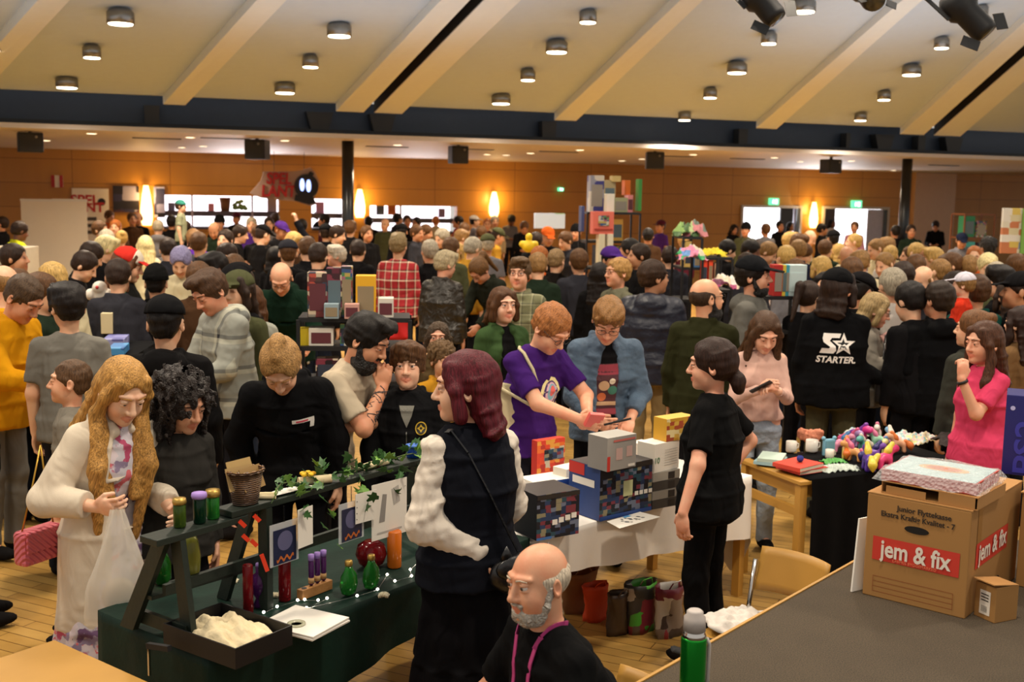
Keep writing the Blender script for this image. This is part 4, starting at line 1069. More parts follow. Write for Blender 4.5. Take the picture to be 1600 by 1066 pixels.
b.prism([(1.2 * k_, .7 * k_), (1.5 * k_, .55 * k_), (1.62 * k_, .85 * k_), (1.38 * k_, .98 * k_)], .04, .085, RX); b.build('bomb_shape', None, root)
b = MB(); [b.prism(circ(x * k_, y * k_, .16 * k_, 20, .42 * k_), .09, .11, RX) for x, y in ((.82, .06), (1.25, 0))]; b.build('glowing_oval', mat('blue_glow', '#9db4ff', .3, var=0, emit=2.6), root)
b = MB(); b.bar((-k_, 0, .9 * k_), (-k_, 0, 3.3 - p.z), .01); b.bar((k_, 0, .9 * k_), (k_, 0, 3.3 - p.z), .01); b.build('hanging_wire', M_black, root)
# pier with light painted in, and the shelf displays at the far right
u0, _ = wallpx(1424, 300); u1, _ = wallpx(1487, 300)
o = MB().box(((u0 + u1) / 2, -.1, 1.67), (u1 - u0, .2, 3.34)).build('wall_right', mat('painted_sheen_veneer', '#caa27c', .25, var=.05)); o.location = (0, WY, 0); o.rotation_euler = (0, 0, AZ); struct(o)  # paler colour paints in the light on an angled glossy wall panel
add_light('doorway_daylight', 'AREA', onwall(wallpx(1270, 340)[0], 1.6, .3), 130, (.9, .93, 1), 2.6, target=(9, 20, .5))
add_light('kiosk_light', 'AREA', onwall(wallpx(390, 330)[0], 2.0, .3), 100, (1, .92, .95), 2.4, target=(-6, 18, .5))
add_light('kiosk_light', 'AREA', onwall(wallpx(650, 330)[0], 2.0, .3), 45, (1, .92, .95), 1.8, target=(-1, 20, .5))
# ---------------------------------------------------------------- people near the tables
def dec(fig, part, polys, o, n=(0, -1, 0), x=(1, 0, 0), name='print', f='up', off=.004, sub=.02):
    fr = fig['J'][f]; return wrap(fig, part, flat(polys), None, fr(*o), fr.R @ V3(*n), fr.R @ V3(*x), name, off, sub)
def dtext(fig, part, s, size, m, o, n=(0, -1, 0), x=(1, 0, 0), f='up', name='lettering', **kw):
    fr = fig['J'][f]; return wrap(fig, part, text_mesh(s, size, 0, **kw), m, fr(*o), fr.R @ V3(*n), fr.R @ V3(*x), name, .004)
SK = '#dcae8c'
M_w = mat('white_ink', '#e8e2da', .6, var=0); M_k = mat('black_ink', '#141214', .6, var=0)
# blonde in the cream coat
blonde = person(200, 566, 1.70, 62, ('tee', '#cfc2c6'), ('dress', '#cfc2c6'), ('longfront', '#b98c4c'), '#e6bd9e', label='blonde woman in a long cream coat over a floral dress, reaching for the bottles',
    res='hero', topmat='cloth', pose_=dict(fem=1, lean=8, pitch=24, yaw=-8, twist=-8, lid=1, L=dict(W=(268, 796, -.05), TH=(0, -.2, 1), curl=.7), R=dict(W=(152, 792, -.28), D=(.8, -.5, .1), TH=(0, -.3, 1), curl=.8)))
def m_floral():
    t = NT('floral_print'); co = t.coords(); v = t.node('ShaderNodeTexVoronoi'); v.inputs['Scale'].default_value = 19; n = t.noise(9, 4, co)
    ad = t.mix(co, n.outputs['Color'], .25); t.link(ad, v.inputs[0]); s_ = t.node('ShaderNodeSeparateColor'); t.link(v.outputs['Color'], s_.inputs[0])
    c = t.ramp(s_.outputs[0], [(0, lin('#8c7c98')), (.12, lin('#c9c2cc')), (.45, lin('#b2486a')), (.58, lin('#d7c9cf')), (.72, lin('#6d4f74')), (.8, lin('#c8c4cc')), (.9, lin('#d46a72'))], 'CONSTANT')
    r = t.ramp(v.outputs['Distance'], [(.5, (1, 1, 1)), (.75, (0, 0, 0))]); t.base(t.mix(lin('#cdc6cf'), c, r)); t.b.inputs['Roughness'].default_value = .8
    t.bump(t.noise(7, 2, co).outputs[0], .5, .04); return t.m
M_flo = m_floral()
for q in ('top', 'bot'):
    o = blonde['parts'][q]; o.material_slots[0].link = 'OBJECT'; o.material_slots[0].material = M_flo
blonde['parts']['top'].name = 'dress_bodice'; blonde['parts']['bot'].name = 'dress_skirt'
garment(blonde, 'coat', '#e8dac4', open=.115, cuff=.8, disp=((.003, 14, 3),))
W = W3(blonde, blonde['J']['mid'](0, 0, 1.1))
curly = person(290, 588, 1.58, 48, ('long', '#34322f'), ('trousers', '#17161a'), ('curlylong', '#2a1d18'), '#cf9c7c', label='woman with big dark curly hair in a charcoal off-shoulder top', res='hero', hairmat='curl',
    pose_=dict(fem=1, lean=5, pitch=16, yaw=6, g=1.1))
topknot = person(434, 533, 1.76, 8, ('hoodie', '#121214'), ('trousers', '#111114'), ('manbun', '#a98352'), '#dba988', label='man with a blond tied-back crop in a black hoodie, bending over the green table', res='hero',
    pose_=dict(lean=22, pitch=32, yaw=-6, side=-4, g=1.0))
dec(topknot, 'top', [(rect(-.055, -.008, .055, .012), M_w), ([(.03, -.04), (.05, -.04), (.055, -.008), (.035, -.008)], M_w)], (.075, -.1, 1.30), name='chest_print')
dec(topknot, 'top', [(rect(-.03, -.003, .03, .006), mat('pink_ink', '#c84a5a', .6))], (.07, -.1, 1.30), name='chest_stripe', off=.006)
beige = person(585, 492, 1.80, 72, ('tee', '#c9b9a0'), ('trousers', '#1a181a'), ('quiff', '#17120f'), '#c98f6c', beard=('bigbeard', '#120d0b'), label='dark-bearded man in a beige T-shirt with a tattooed forearm', res='hero',
    pose_=dict(lean=22, pitch=8, g=1.14, R=dict(W=(598, 606, -.12), PO=(.2, -.5, -1), D=(.1, .1, 1), TH=(-1, 0, .2), curl=.9), L=dict(W=(560, 665, -.18), PO=(.6, .3, -.8), D=(-.6, -.5, .1), TH=(0, 0, 1), curl=1.1)))
# tattoo on the near forearm
jr = beige['J']['R']; b = MB(); rs = random.Random(4); tm = mat('tattoo_ink', '#4a403e', .6)
for i in range(16):
    t = rs.uniform(.05, .9); a = rs.uniform(0, 6.28); ax = unit(jr['W'] - jr['E']); e1 = unit(np.cross(ax, (0, 0, 1.0))); e2 = np.cross(ax, e1); c_ = jr['E'] + (jr['W'] - jr['E']) * t
    rr = .0440 + (.0295 - .0440) * t; pts = []
    for k in range(7):
        an = a + .9 * math.sin(k * 1.1 + i); l = (k - 3) * .012; pts.append(Vector(c_ + ax * l + (e1 * math.cos(an) + e2 * math.sin(an)) * (rr + .0006)))
    b.tube(pts, .0030, 4)
b.build('tattoo', tm, beige['root'])
boy = person(638, 534, 1.58, 2, ('hoodie', '#161618'), ('trousers', '#15151a'), ('fringe', '#5a3d26'), '#e2b496', label='boy with a brown fringe in a black zip jacket with a round yellow crest', res='hero',
    pose_=dict(lid=0, yaw=-3, g=.95))
yel = mat('crest_yellow', '#c9a52c', .6)
dec(boy, 'top', [(circ(0, 0, .034, 24, .040), yel), (circ(0, 0, .028, 24, .034), mat('crest_black', '#17150f', .6)), (star(0, 0, .024, 4, .55), yel), (circ(0, 0, .008), mat('crest_black', '#17150f', .6))], (.085, -.1, 1.27), name='crest', sub=.012)
dec(boy, 'top', [([(-.045, .0), (.045, .0), (.03, -.06), (0, -.13), (-.03, -.06)], mat('grey_tshirt', '#77756c', .85))], (0, -.09, 1.405), name='undershirt', off=.006)
dec(boy, 'top', [(rect(-.003, -.2, .003, .0), mat('zip_metal', '#8a8880', .3, .8))], (0, -.1, 1.25), name='zip')
redhair = person(730, 548, 1.77, 208, ('tight', '#ece1d2'), ('skirt', '#0e0d10'), ('shoulder', '#561522'), '#e3b495', label='woman with wine-red hair in a navy waistcoat, white blouse and long black skirt', res='hero', disp=((.006, 26, 3), (.003, 60, 5)),
    pose_=dict(fem=1, yaw=62, pitch=6, lid=1, g=1.0, L=dict(W=(752, 866, -.12), PO=(-1, -.3, -.4), D=(.5, .1, -.9), curl=.7), R=dict(w=(-.16, -.26, .98), curl=.8)))
garment(redhair, 'vest', '#15171f', name='waistcoat')
for sd in 'LR':
  J = redhair['J'][sd]; F = Field()
  F.cap(J['S'], J['E'], .062, .068, k=.03); F.cap(J['E'], J['E'] + (J['W'] - J['E']) * .86, .068, .058, k=.03); F.cap(J['E'] + (J['W'] - J['E']) * .84, J['W'], .05, .034, k=.02)
  new_obj('blouse_sleeve', F.mesh('blouse_sleeve', .009, disp=((.008, 30, 9), (.004, 70, 2))), redhair['root'], MC['cloth'], col='#ece1d2')
purple = person(874, 478, 1.80, 42, ('tee', '#43206e'), ('trousers', '#23242c'), ('short', '#a56b3e'), '#e0a584', glasses=True, label='ginger man with glasses in a purple T-shirt holding a pink box', res='hero',
    pose_=dict(lean=10, pitch=32, yaw=4, g=1.08, R=dict(W=(905, 655, -.38), PO=(-.4, -.4, -1), TH=(0, 0, 1), curl=.9), L=dict(W=(918, 648, -.25), PO=(.8, .3, -.8), TH=(0, 0, 1), curl=.8)))
cb = [(.0, '#e8dca0'), (.85, '#d8546a'), (.7, '#6fb4c4'), (.55, '#e8e0d0')]
pl = [([(x * 1.0, y * 1.2) for x, y in star(0, 0, .085, 13, .78)], mat('print_cream', '#e8dca0', .7))] + [(circ(.004 * i, .006 * i, .062 * (1 - .22 * i), 20, .08 * (1 - .2 * i)), mat('print_%d' % i, c_, .7)) for i, c_ in enumerate(('#4a2a6a', '#d9b4c4', '#7fb4c4', '#e0655f'))]
dec(purple, 'top', pl, (.03, -.1, 1.22), name='sunburst_print')
denimman = person(953, 468, 1.80, 8, ('tee', '#141315'), ('trousers', '#15151a'), ('sidepart', '#8a6338'), '#dfa686', glasses=True, label='man with glasses in an open denim jacket over a black printed T-shirt', res='hero',
    pose_=dict(lean=10, pitch=30, yaw=-12, g=1.02, R=dict(W=(932, 662, -.30), TH=(0, 0, 1), D=(.6, -.8, .1), curl=.7), L=dict(W=(985, 655, -.22), TH=(-1, 0, 0), curl=.7)))
garment(denimman, 'jacket', '#44566a', 'denim', open=.08, cuff=.75, name='denim_jacket')
cr, gr, wh = mat('print_crimson', '#8e3140', .7), mat('print_teal', '#3f7a66', .7), mat('print_sand', '#c9a27c', .7)
dec(denimman, 'top', [(rect(-.075, -.16, .075, .17), mat('print_maroon', '#4a2028', .7)), (rect(-.07, .10, .07, .165), cr), (circ(-.02, .03, .034), wh), (circ(.035, -.0, .03), gr), (circ(-.03, -.045, .028), mat('print_orange', '#c9683a', .7)), (rect(-.07, -.10, .07, -.075), wh), (rect(-.07, -.155, .07, -.12), cr), (circ(.03, .06, .02), mat('print_pale', '#e0d0b8', .7))], (.0, -.1, 1.17), name='shirt_print')
dtext(denimman, 'top', '大魔', .062, gr, (0, -.1, 1.302), off=.006) if False else dtext(denimman, 'top', '大魔', .062, mat('print_pale', '#e0d0b8', .7), (0, -.11, 1.302))
puffer = person(1020, 405, 1.86, 165, ('puffer', '#171a2a'), ('trousers', '#94805c'), ('short', '#3a271a'), '#c78f6a', label='man in a dark navy puffer jacket and khaki trousers, turned away', glasses=True, res='mid', topmat='puffer', pose_=dict(yaw=-50, g=1.12))
baldgreen = person(1102, 433, 1.82, 160, ('jacket', '#2c2d18'), ('trousers', '#17171a'), ('balding', '#3d2c20'), '#d9a27e', beard=('bigbeard', '#1c1410'), glasses=True, label='bald bearded man with glasses in a dark olive jacket, turned away', res='mid', pose_=dict(yaw=-48, g=1.1, R=dict(w=(-.1, -.3, 1.05))))
greyhood = person(1176, 401, 1.90, 62, ('hoodie', '#6a6862'), ('trousers', '#1c1c20'), ('short', '#1c1410'), '#cf987a', beard=('beard', '#1a120e'), hat=('cap', '#16171a'), label='bearded man in a grey hoodie and black cap, facing right past the toy racks', res='mid', pose_=dict(g=1.25, yaw=8, hs=1.18))
blackt = person(1115, 528, 1.68, 238, ('tee', '#0f0f10'), ('trousers', '#0e0e10'), ('lowpony', '#2e1c16'), '#d9a184', label='woman in black T-shirt and trousers, hand on hip, behind the white table', res='hero',
    pose_=dict(fem=1, g=1.22, yaw=16, pitch=6, sleeve=0, L=dict(W=(1066, 806, -.34), PO=(.5, -.7, 0), D=(0, -.05, -1), TH=(-.6, .6, .1), curl=.5), R=dict(w=(-.15, .03, 1.0), p=(-1, .5, -.1), d=(.6, .6, -.4), curl=.7)))
phone = person(1200, 492, 1.66, 4, ('tight', '#e0b7a8'), ('trousers', '#8f9aa8'), ('long', '#4c3422'), '#e3b094', label='woman in a pale pink long-sleeved top looking down at her phone', res='mid', botmat='denim',
    pose_=dict(fem=1, g=1.14, pitch=30, lean=4, R=dict(W=(1188, 608, -.30), TH=(.3, 0, 1), curl=.8), L=dict(W=(1216, 612, -.34), TH=(-1, 0, .3), D=(-.8, -.2, .3), curl=.9)))
h = get_hair('long', .0085)
starter = person(1310, 420, 1.87, 168, ('jacket', '#0e0e10'), ('trousers', '#54513c'), ('shoulder', '#2c1d16'), '#c98f6c', hat=('cap', '#111113'), beard=('beard', '#2c1d16'), label='broad man in a black jacket with a large white star logo on the back', res='mid',
    pose_=dict(g=1.32, yaw=-38, R=dict(W=(1380, 594, -.05), PO=(.2, 0, -1), TH=(0, 0, 1), curl=1.3)))
S_ = [(-.085, .085), (.03, .085), (.02, .055), (-.03, .055), (-.045, .035), (-.005, .0), (-.0, -.03), (-.02, -.05), (-.11, -.05), (-.095, -.015), (-.05, -.015), (-.04, -.005), (-.085, .025), (-.092, .05)]
dec(starter, 'top', [([(x, y) for x, y in S_], M_w), (star(.048, .012, .080, 5, .42), M_w), (star(.045, .012, .042, 5, .42), mat('jacket_black', '#0e0e10', .8))], (.0, .1, 1.25), n=(0, 1, 0), x=(-1, 0, 0), name='star_logo')
dtext(starter, 'top', 'STARTER.', .062, M_w, (0, .1, 1.155), n=(0, 1, 0), x=(-1, 0, 0), bold=.002, shear=.2)
scarfw = person(1374, 459, 1.66, 78, ('jacket', '#8c857a'), ('trousers', '#17171a'), ('shoulder', '#a08a62'), '#cf9a80', glasses=True, label='older fair-haired woman in a light grey jacket holding a pale pink scarf', res='mid', pose_=dict(fem=1, pitch=20, R=dict(W=(1400, 556, -.2), TH=(0, 0, 1), curl=1.2), L=dict(W=(1392, 548, .05), curl=1)))
blackcoat = person(1470, 438, 1.80, 188, ('hoodie', '#0e0e10'), ('trousers', '#0e0e12'), ('short', '#2c2018'), '#c28c6c', label='dark-haired person in a black hooded coat, turned away, left of the pink T-shirt', res='mid', pose_=dict(g=1.15, yaw=15))
pinkt = person(1540, 502, 1.655, 288, ('tee', '#e2476e'), ('trousers', '#17171b'), ('long', '#4c2f20'), '#dba284', label='woman in a bright pink T-shirt with her hand at her mouth', res='mid',
    pose_=dict(fem=1, g=1.22, pitch=6, L=dict(W=(1502, 592, -.22), PO=(-.5, -.4, -1), D=(.15, .1, 1), TH=(1, .2, .2), curl=.9)))
b = MB(); jl = pinkt['J']['L']; ax = jl['W'] - jl['E']; ax = Vector(ax).normalized(); b.tube([Vector(jl['W']) - ax * .03, Vector(jl['W']) - ax * .012], .034, 14); b.build('wristwatch', M_black, pinkt['root'])
person(1526, 484, 1.66, 200, ('jacket', '#3a3b34'), ('trousers', '#17171b'), ('bun', '#6e4a2c'), SK, label='brown-haired person in a dark grey-green jacket just behind the pink T-shirt', res='mid', pose_=dict(fem=1, yaw=30, g=1.1))
person(1600, 478, 1.64, 215, ('jacket', '#7a5c3c'), ('trousers', '#17171b'), ('long', '#2c1a14'), SK, label='long dark-haired person in a tan jacket at the right edge', res='mid', pose_=dict(fem=1))
# seated older man in front
old = person(842, 845, 1.80, 296, ('tee', '#101011'), ('trousers', '#1c1c22'), ('balding', '#cdc2b2'), '#d9a07e', beard=('beard', '#efe6d8'), label='older balding man with a grey beard and pink lanyard, seated in front', res='hero',
    pose_=dict(seat=1, lean=16, yaw=12, pitch=-10, g=1.3, lid=0, hs=.99, R=dict(w=(-.25, -.42, .66)), L=dict(w=(.22, -.42, .68))))
M_lan = mat('pink_lanyard', '#b23a78', .55, var=.25, vs=60)
b = MB(); up = old['J']['up']; g_ = old['parts']['top'].data; bv = BVHTree.FromPolygons([v.co for v in g_.vertices], [p.vertices for p in g_.polygons])
for sx in (-1, 1):
    pts = []
    for t in np.linspace(0, 1, 14):
        ang = sx * (PI - t * 1.9) if t < .5 else 0
        q = up(sx * (.062 - .05 * max(0, t - .35) / .65), .075 - .155 * min(1, t / .45), 1.485 - (.03 * min(1, t / .45)) - max(0, t - .35) * .52)
        hh = bv.find_nearest(Vector(q)); nrm = hh[1]; pts.append(hh[0] + nrm * .004)
    for p0, p1 in zip(pts, pts[1:]): b.bar(p0, p1, .003, .017, up=Vector((0, 0, 1)) if abs((p1 - p0).normalized().z) < .9 else (1, 0, 0))
b.build('lanyard', M_lan, old['root'])
# forehead creases are part of the man's look
# left side, mid distance
yellow = person(48, 432, 1.88, 72, ('hoodie', '#dd9a12'), ('trousers', '#7c7a74'), ('crop', '#4c3a2a'), '#d09472', label='man in a bright yellow hoodie at the left edge', res='mid', pose_=dict(lean=14, pitch=26, g=1.22, R=dict(W=(76, 602, -.25), TH=(0, 0, 1), curl=1), L=dict(w=(.05, -.35, 1.05))))
greyt = person(106, 442, 1.80, 188, ('tee', '#7d7a72'), ('trousers', '#22232a'), ('fringe', '#17100e'), SK, label='dark-haired person in a grey T-shirt, turned away beside the yellow hoodie', res='mid', pose_=dict(yaw=28, g=1.1))
buzzboy = person(112, 560, 1.50, 282, ('tee', '#8a8478'), ('trousers', '#22232a'), ('buzz', '#5c4430'), '#dca886', label='boy with a buzz cut between the yellow hoodie and the blonde woman', res='mid', pose_=dict())
natural = person(257, 463, 1.80, 186, ('hoodie', '#141314'), ('trousers', '#15151a'), ('buzz', '#141010'), SK, hat=('cap', '#121214'), label='person in a black hooded waistcoat with white words NATURAL on the back', res='mid', pose_=dict(g=1.15, L=dict(w=(.12, -.22, 1.32), curl=1)))
dtext(natural, 'top', 'NATURAL', .058, mat('faded_ink', '#a39b92', .7), (.0, .1, 1.15), n=(0, 1, 0), x=(-1, 0, 0)); dtext(natural, 'top', '& ORGANIC', .05, mat('faded_ink', '#a39b92', .7), (.0, .1, 1.09), n=(0, 1, 0), x=(-1, 0, 0))
checkman = person(316, 424, 1.88, 312, ('hoodie', '#9a9a90'), ('trousers', '#1c1c22'), ('quiff', '#4c3524'), '#d49878', label='man in a grey checked hooded jacket looking down', res='mid', topmat='plaid_grey', pose_=dict(pitch=30, lean=6, yaw=10, g=1.12, L=dict(w=(.1, -.35, 1.05)), R=dict(w=(-.1, -.35, 1.0))))
redcap = person(203, 388, 1.86, 96, ('tight', '#2f8a66'), ('trousers', '#17171b'), ('long', '#5c3820'), SK, hat=('cap', '#d9362c'), label='person with long brown hair, red and white cap and green sleeves', res='mid', pose_=dict(fem=1, g=1.15, pitch=18, R=dict(w=(-.05, -.38, 1.12)), L=dict(w=(.1, -.38, 1.12))))
garment(redcap, 'vest', '#1a1a18', step=.014, name='waistcoat')
fr = m4(redcap['J']['head']); o = MB().ball((0, -.045, 1.712), .0, 4); o.bm.free()
F = Field(); F.ell((0, .012, 1.686), (.0935, .1085, .0915)); F.half((0, 0, 1.68), (0, .16, -1)); F.half((0, -.03, 1.7), (0, 1, 0)); F.mn = V3(-.12, -.13, 1.6); h_ = new_obj('cap_front_panel', F.mesh('cap_front_panel', .009), redcap['root'], MC['cloth'], col='#e8dcc8'); h_.matrix_local = fr
person(243, 417, 1.72, 190, ('jacket', '#141214'), ('trousers', '#15151a'), ('buzz', '#141010'), SK, hat=('beanie', '#121212'), label='person in a black beanie and black jacket behind the red cap wearer', res='mid', pose_=dict(g=1.1))
person(392, 445, 1.66, 195, ('jacket', '#a7a89c'), ('trousers', '#2a3038'), ('long', '#54351f'), SK, label='girl with long brown hair in a pale jacket behind the checked jacket', res='mid', pose_=dict(fem=1))
person(437, 411, 1.84, 2, ('hoodie', '#142a1e'), ('trousers', '#17171b'), ('balding', '#7a5a44'), '#e0a886', glasses=True, label='bald man in a dark green hoodie with a grey lanyard, leaning forward', res='mid', pose_=dict(lean=24, pitch=20, g=1.2, L=dict(w=(.25, -.45, 1.0)), R=dict(w=(-.25, -.45, 1.0))))
person(466, 457, 1.36, 262, ('tee', '#b9b4a8'), ('trousers', '#22232a'), ('crop', '#54381f'), SK, label='small boy in a white patterned shirt facing the bald man in green', res='mid')
person(527, 383, 1.70, 278, ('tee', '#6c6870'), ('trousers', '#22232a'), ('fringe', '#c4bcae'), '#d49c80', label='grey-haired person in a grey top, in profile above the boxed toys', res='mid', pose_=dict(g=1.05))
plaid = person(622, 364, 1.89, 172, ('long', '#a8242a'), ('trousers', '#15151a'), ('sidepart', '#8a7654'), SK, label='person in a long red plaid shirt, turned away with a red bag', res='mid', topmat='plaid_red', pose_=dict(g=1.2, fem=0))
person(697, 392, 1.78, 152, ('jacket', '#241e16'), ('trousers', '#15151a'), ('fringe', '#a99c80'), '#d49c80', label='grey-haired person in a dark brown leather jacket, back turned', res='mid', topmat='leather', pose_=dict(g=1.28, pitch=14, yaw=-20))
person(742, 404, 1.80, 322, ('jacket', '#25281f'), ('trousers', '#5a7896'), ('ponytail', '#6c4c2c'), '#c98f70', glasses=True, label='person with glasses and brown ponytail leaning over in a dark jacket', res='mid', botmat='denim', pose_=dict(lean=32, pitch=20, g=1.15, L=dict(w=(.1, -.5, .9)), R=dict(w=(-.2, -.5, .9))))
greenparka = person(785, 448, 1.70, 28, ('long', '#121112'), ('trousers', '#17171b'), ('bob', '#54361f'), '#dfae92', label='woman with wavy brown hair, green parka and black jumper, looking right', res='mid', pose_=dict(fem=1, lid=0))
garment(greenparka, 'coat', '#3c5430', open=.085, step=.012, name='parka')
person(813, 402, 1.82, -14, ('jacket', '#6a6a4c'), ('trousers', '#22232a'), ('sidepart', '#5c4630'), '#dba688', glasses=True, label='man with glasses in an olive plaid shirt jacket looking at the camera', res='mid', topmat='plaid_olive', pose_=dict(lid=0, g=1.05))
person(685, 503, 1.45, 2, ('jacket', '#5c4a30'), ('trousers', '#22232a'), ('bob', '#5c4224'), '#d49c80', label='curly-haired child behind the boy with the crest', res='mid', hairmat='curl', pose_=dict(fem=1, lid=0))
person(690, 536, 1.40, 30, ('jacket', '#b98422'), ('trousers', '#22232a'), ('curlyshort', '#8c683c'), '#dca886', label='child with light curly hair in a mustard jacket next to the red-haired woman', res='mid', hairmat='curl')
person(937, 410, 1.70, 170, ('coat', '#100f10'), ('trousers', '#121214'), ('long', '#17100e'), SK, label='person with long black hair in a black coat behind the ginger man', res='mid', pose_=dict(fem=1))
person(968, 402, 1.80, 296, ('jacket', '#6e6c58'), ('trousers', '#2a2c30'), ('short', '#a9824c'), '#d9a080', glasses=True, label='fair-haired man with glasses in a grey-green jacket, facing left', res='mid')
person(870, 388, 1.78, 158, ('jacket', '#1c1814'), ('trousers', '#121214'), ('crop', '#8c7250'), SK, label='person in a black jacket with cropped hair, back turned, mid hall', res='mid', pose_=dict(g=1.2, pitch=10))
# cropped figure at the bottom left
p = atz(-30, 975, 0); person(0, 0, 1.80, 120, ('long', '#121214'), ('trousers', '#121215'), ('short', '#2c2018'), SK, label='figure cut by the left edge, only black trousers and trainers showing', res='mid', at=(p.x, p.y))
# ---------------------------------------------------------------- the crowd further back
HC = {'k': ('black', '#17110f'), 'd': ('dark brown', '#2f2018'), 'b': ('brown', '#5a3d24'), 'l': ('light brown', '#8c6a40'), 'y': ('blond', '#c2a060'), 'g': ('grey', '#a8a090'), 'w': ('white-blond', '#ddcf9c'), 'r': ('ginger', '#a5602c'), 'v': ('lavender', '#8c88b4')}
HS = {'s': ('short', 'short'), 'q': ('quiff', 'swept-up'), 'f': ('fringe', 'floppy'), 'B': ('balding', 'thinning'), 'z': ('buzz', 'shaved'), 'L': ('long', 'long'), 'o': ('bob', 'bobbed'), 'u': ('bun', 'bun of'), 'p': ('ponytail', 'ponytailed'), 'c': ('curlyshort', 'curly'), 'S': ('shoulder', 'shoulder-length')}
TC = {'black': '#151416', 'dark grey': '#33333a', 'grey': '#77757a', 'dark green': '#1f2c20', 'olive': '#4c4e34', 'cream': '#d9cda8', 'white': '#cfc8c0', 'purple': '#4c2a7c', 'navy': '#1c2238', 'red': '#a02028', 'orange': '#c2561e', 'mustard': '#b5862c', 'brown': '#4c3422', 'yellow': '#d8dc28', 'pink': '#c08aa0', 'blue': '#3c5a8c', 'maroon': '#4c1a28', 'beige': '#b5a07c', 'teal': '#2c5c50', 'pale green': '#8a9474'}
LM = [(60, 'by the white banners'), (160, 'right of the white banners'), (228, 'under the tall wall lamp'), (300, 'before the bright kiosk'), (390, 'before the wide kiosk counter'), (465, 'under the bomb sign'), (543, 'near the first column'), (640, 'before the second kiosk hatch'), (700, 'between kiosk and mid-hall lamp'), (772, 'near the mid-hall wall lamp'), (850, 'by the blue screen'), (905, 'left of the shelf tower'), (960, 'right under the shelf tower'), (1030, 'between shelf tower and toy racks'), (1110, 'at the toy racks'), (1165, 'left of the first doorway'), (1215, 'before the first doorway'), (1272, 'before the lamp between the doorways'), (1325, 'before the second doorway'), (1375, 'right of the second doorway'), (1415, 'near the second column'), (1455, 'before the lit-looking wall pier'), (1510, 'before the game shelves'), (1575, 'near the colourful poster')]
POS = [dict(q, hs=1.2) for q in [dict(), dict(lean=5, pitch=14), dict(pitch=26, lean=8, L=dict(w=(.1, -.33, 1.08)), R=dict(w=(-.1, -.33, 1.08))), dict(yaw=22), dict(yaw=-22, pitch=8), dict(fem=1), dict(fem=1, pitch=18, L=dict(w=(.08, -.3, 1.12)), R=dict(w=(-.1, -.33, 1.08)))]]
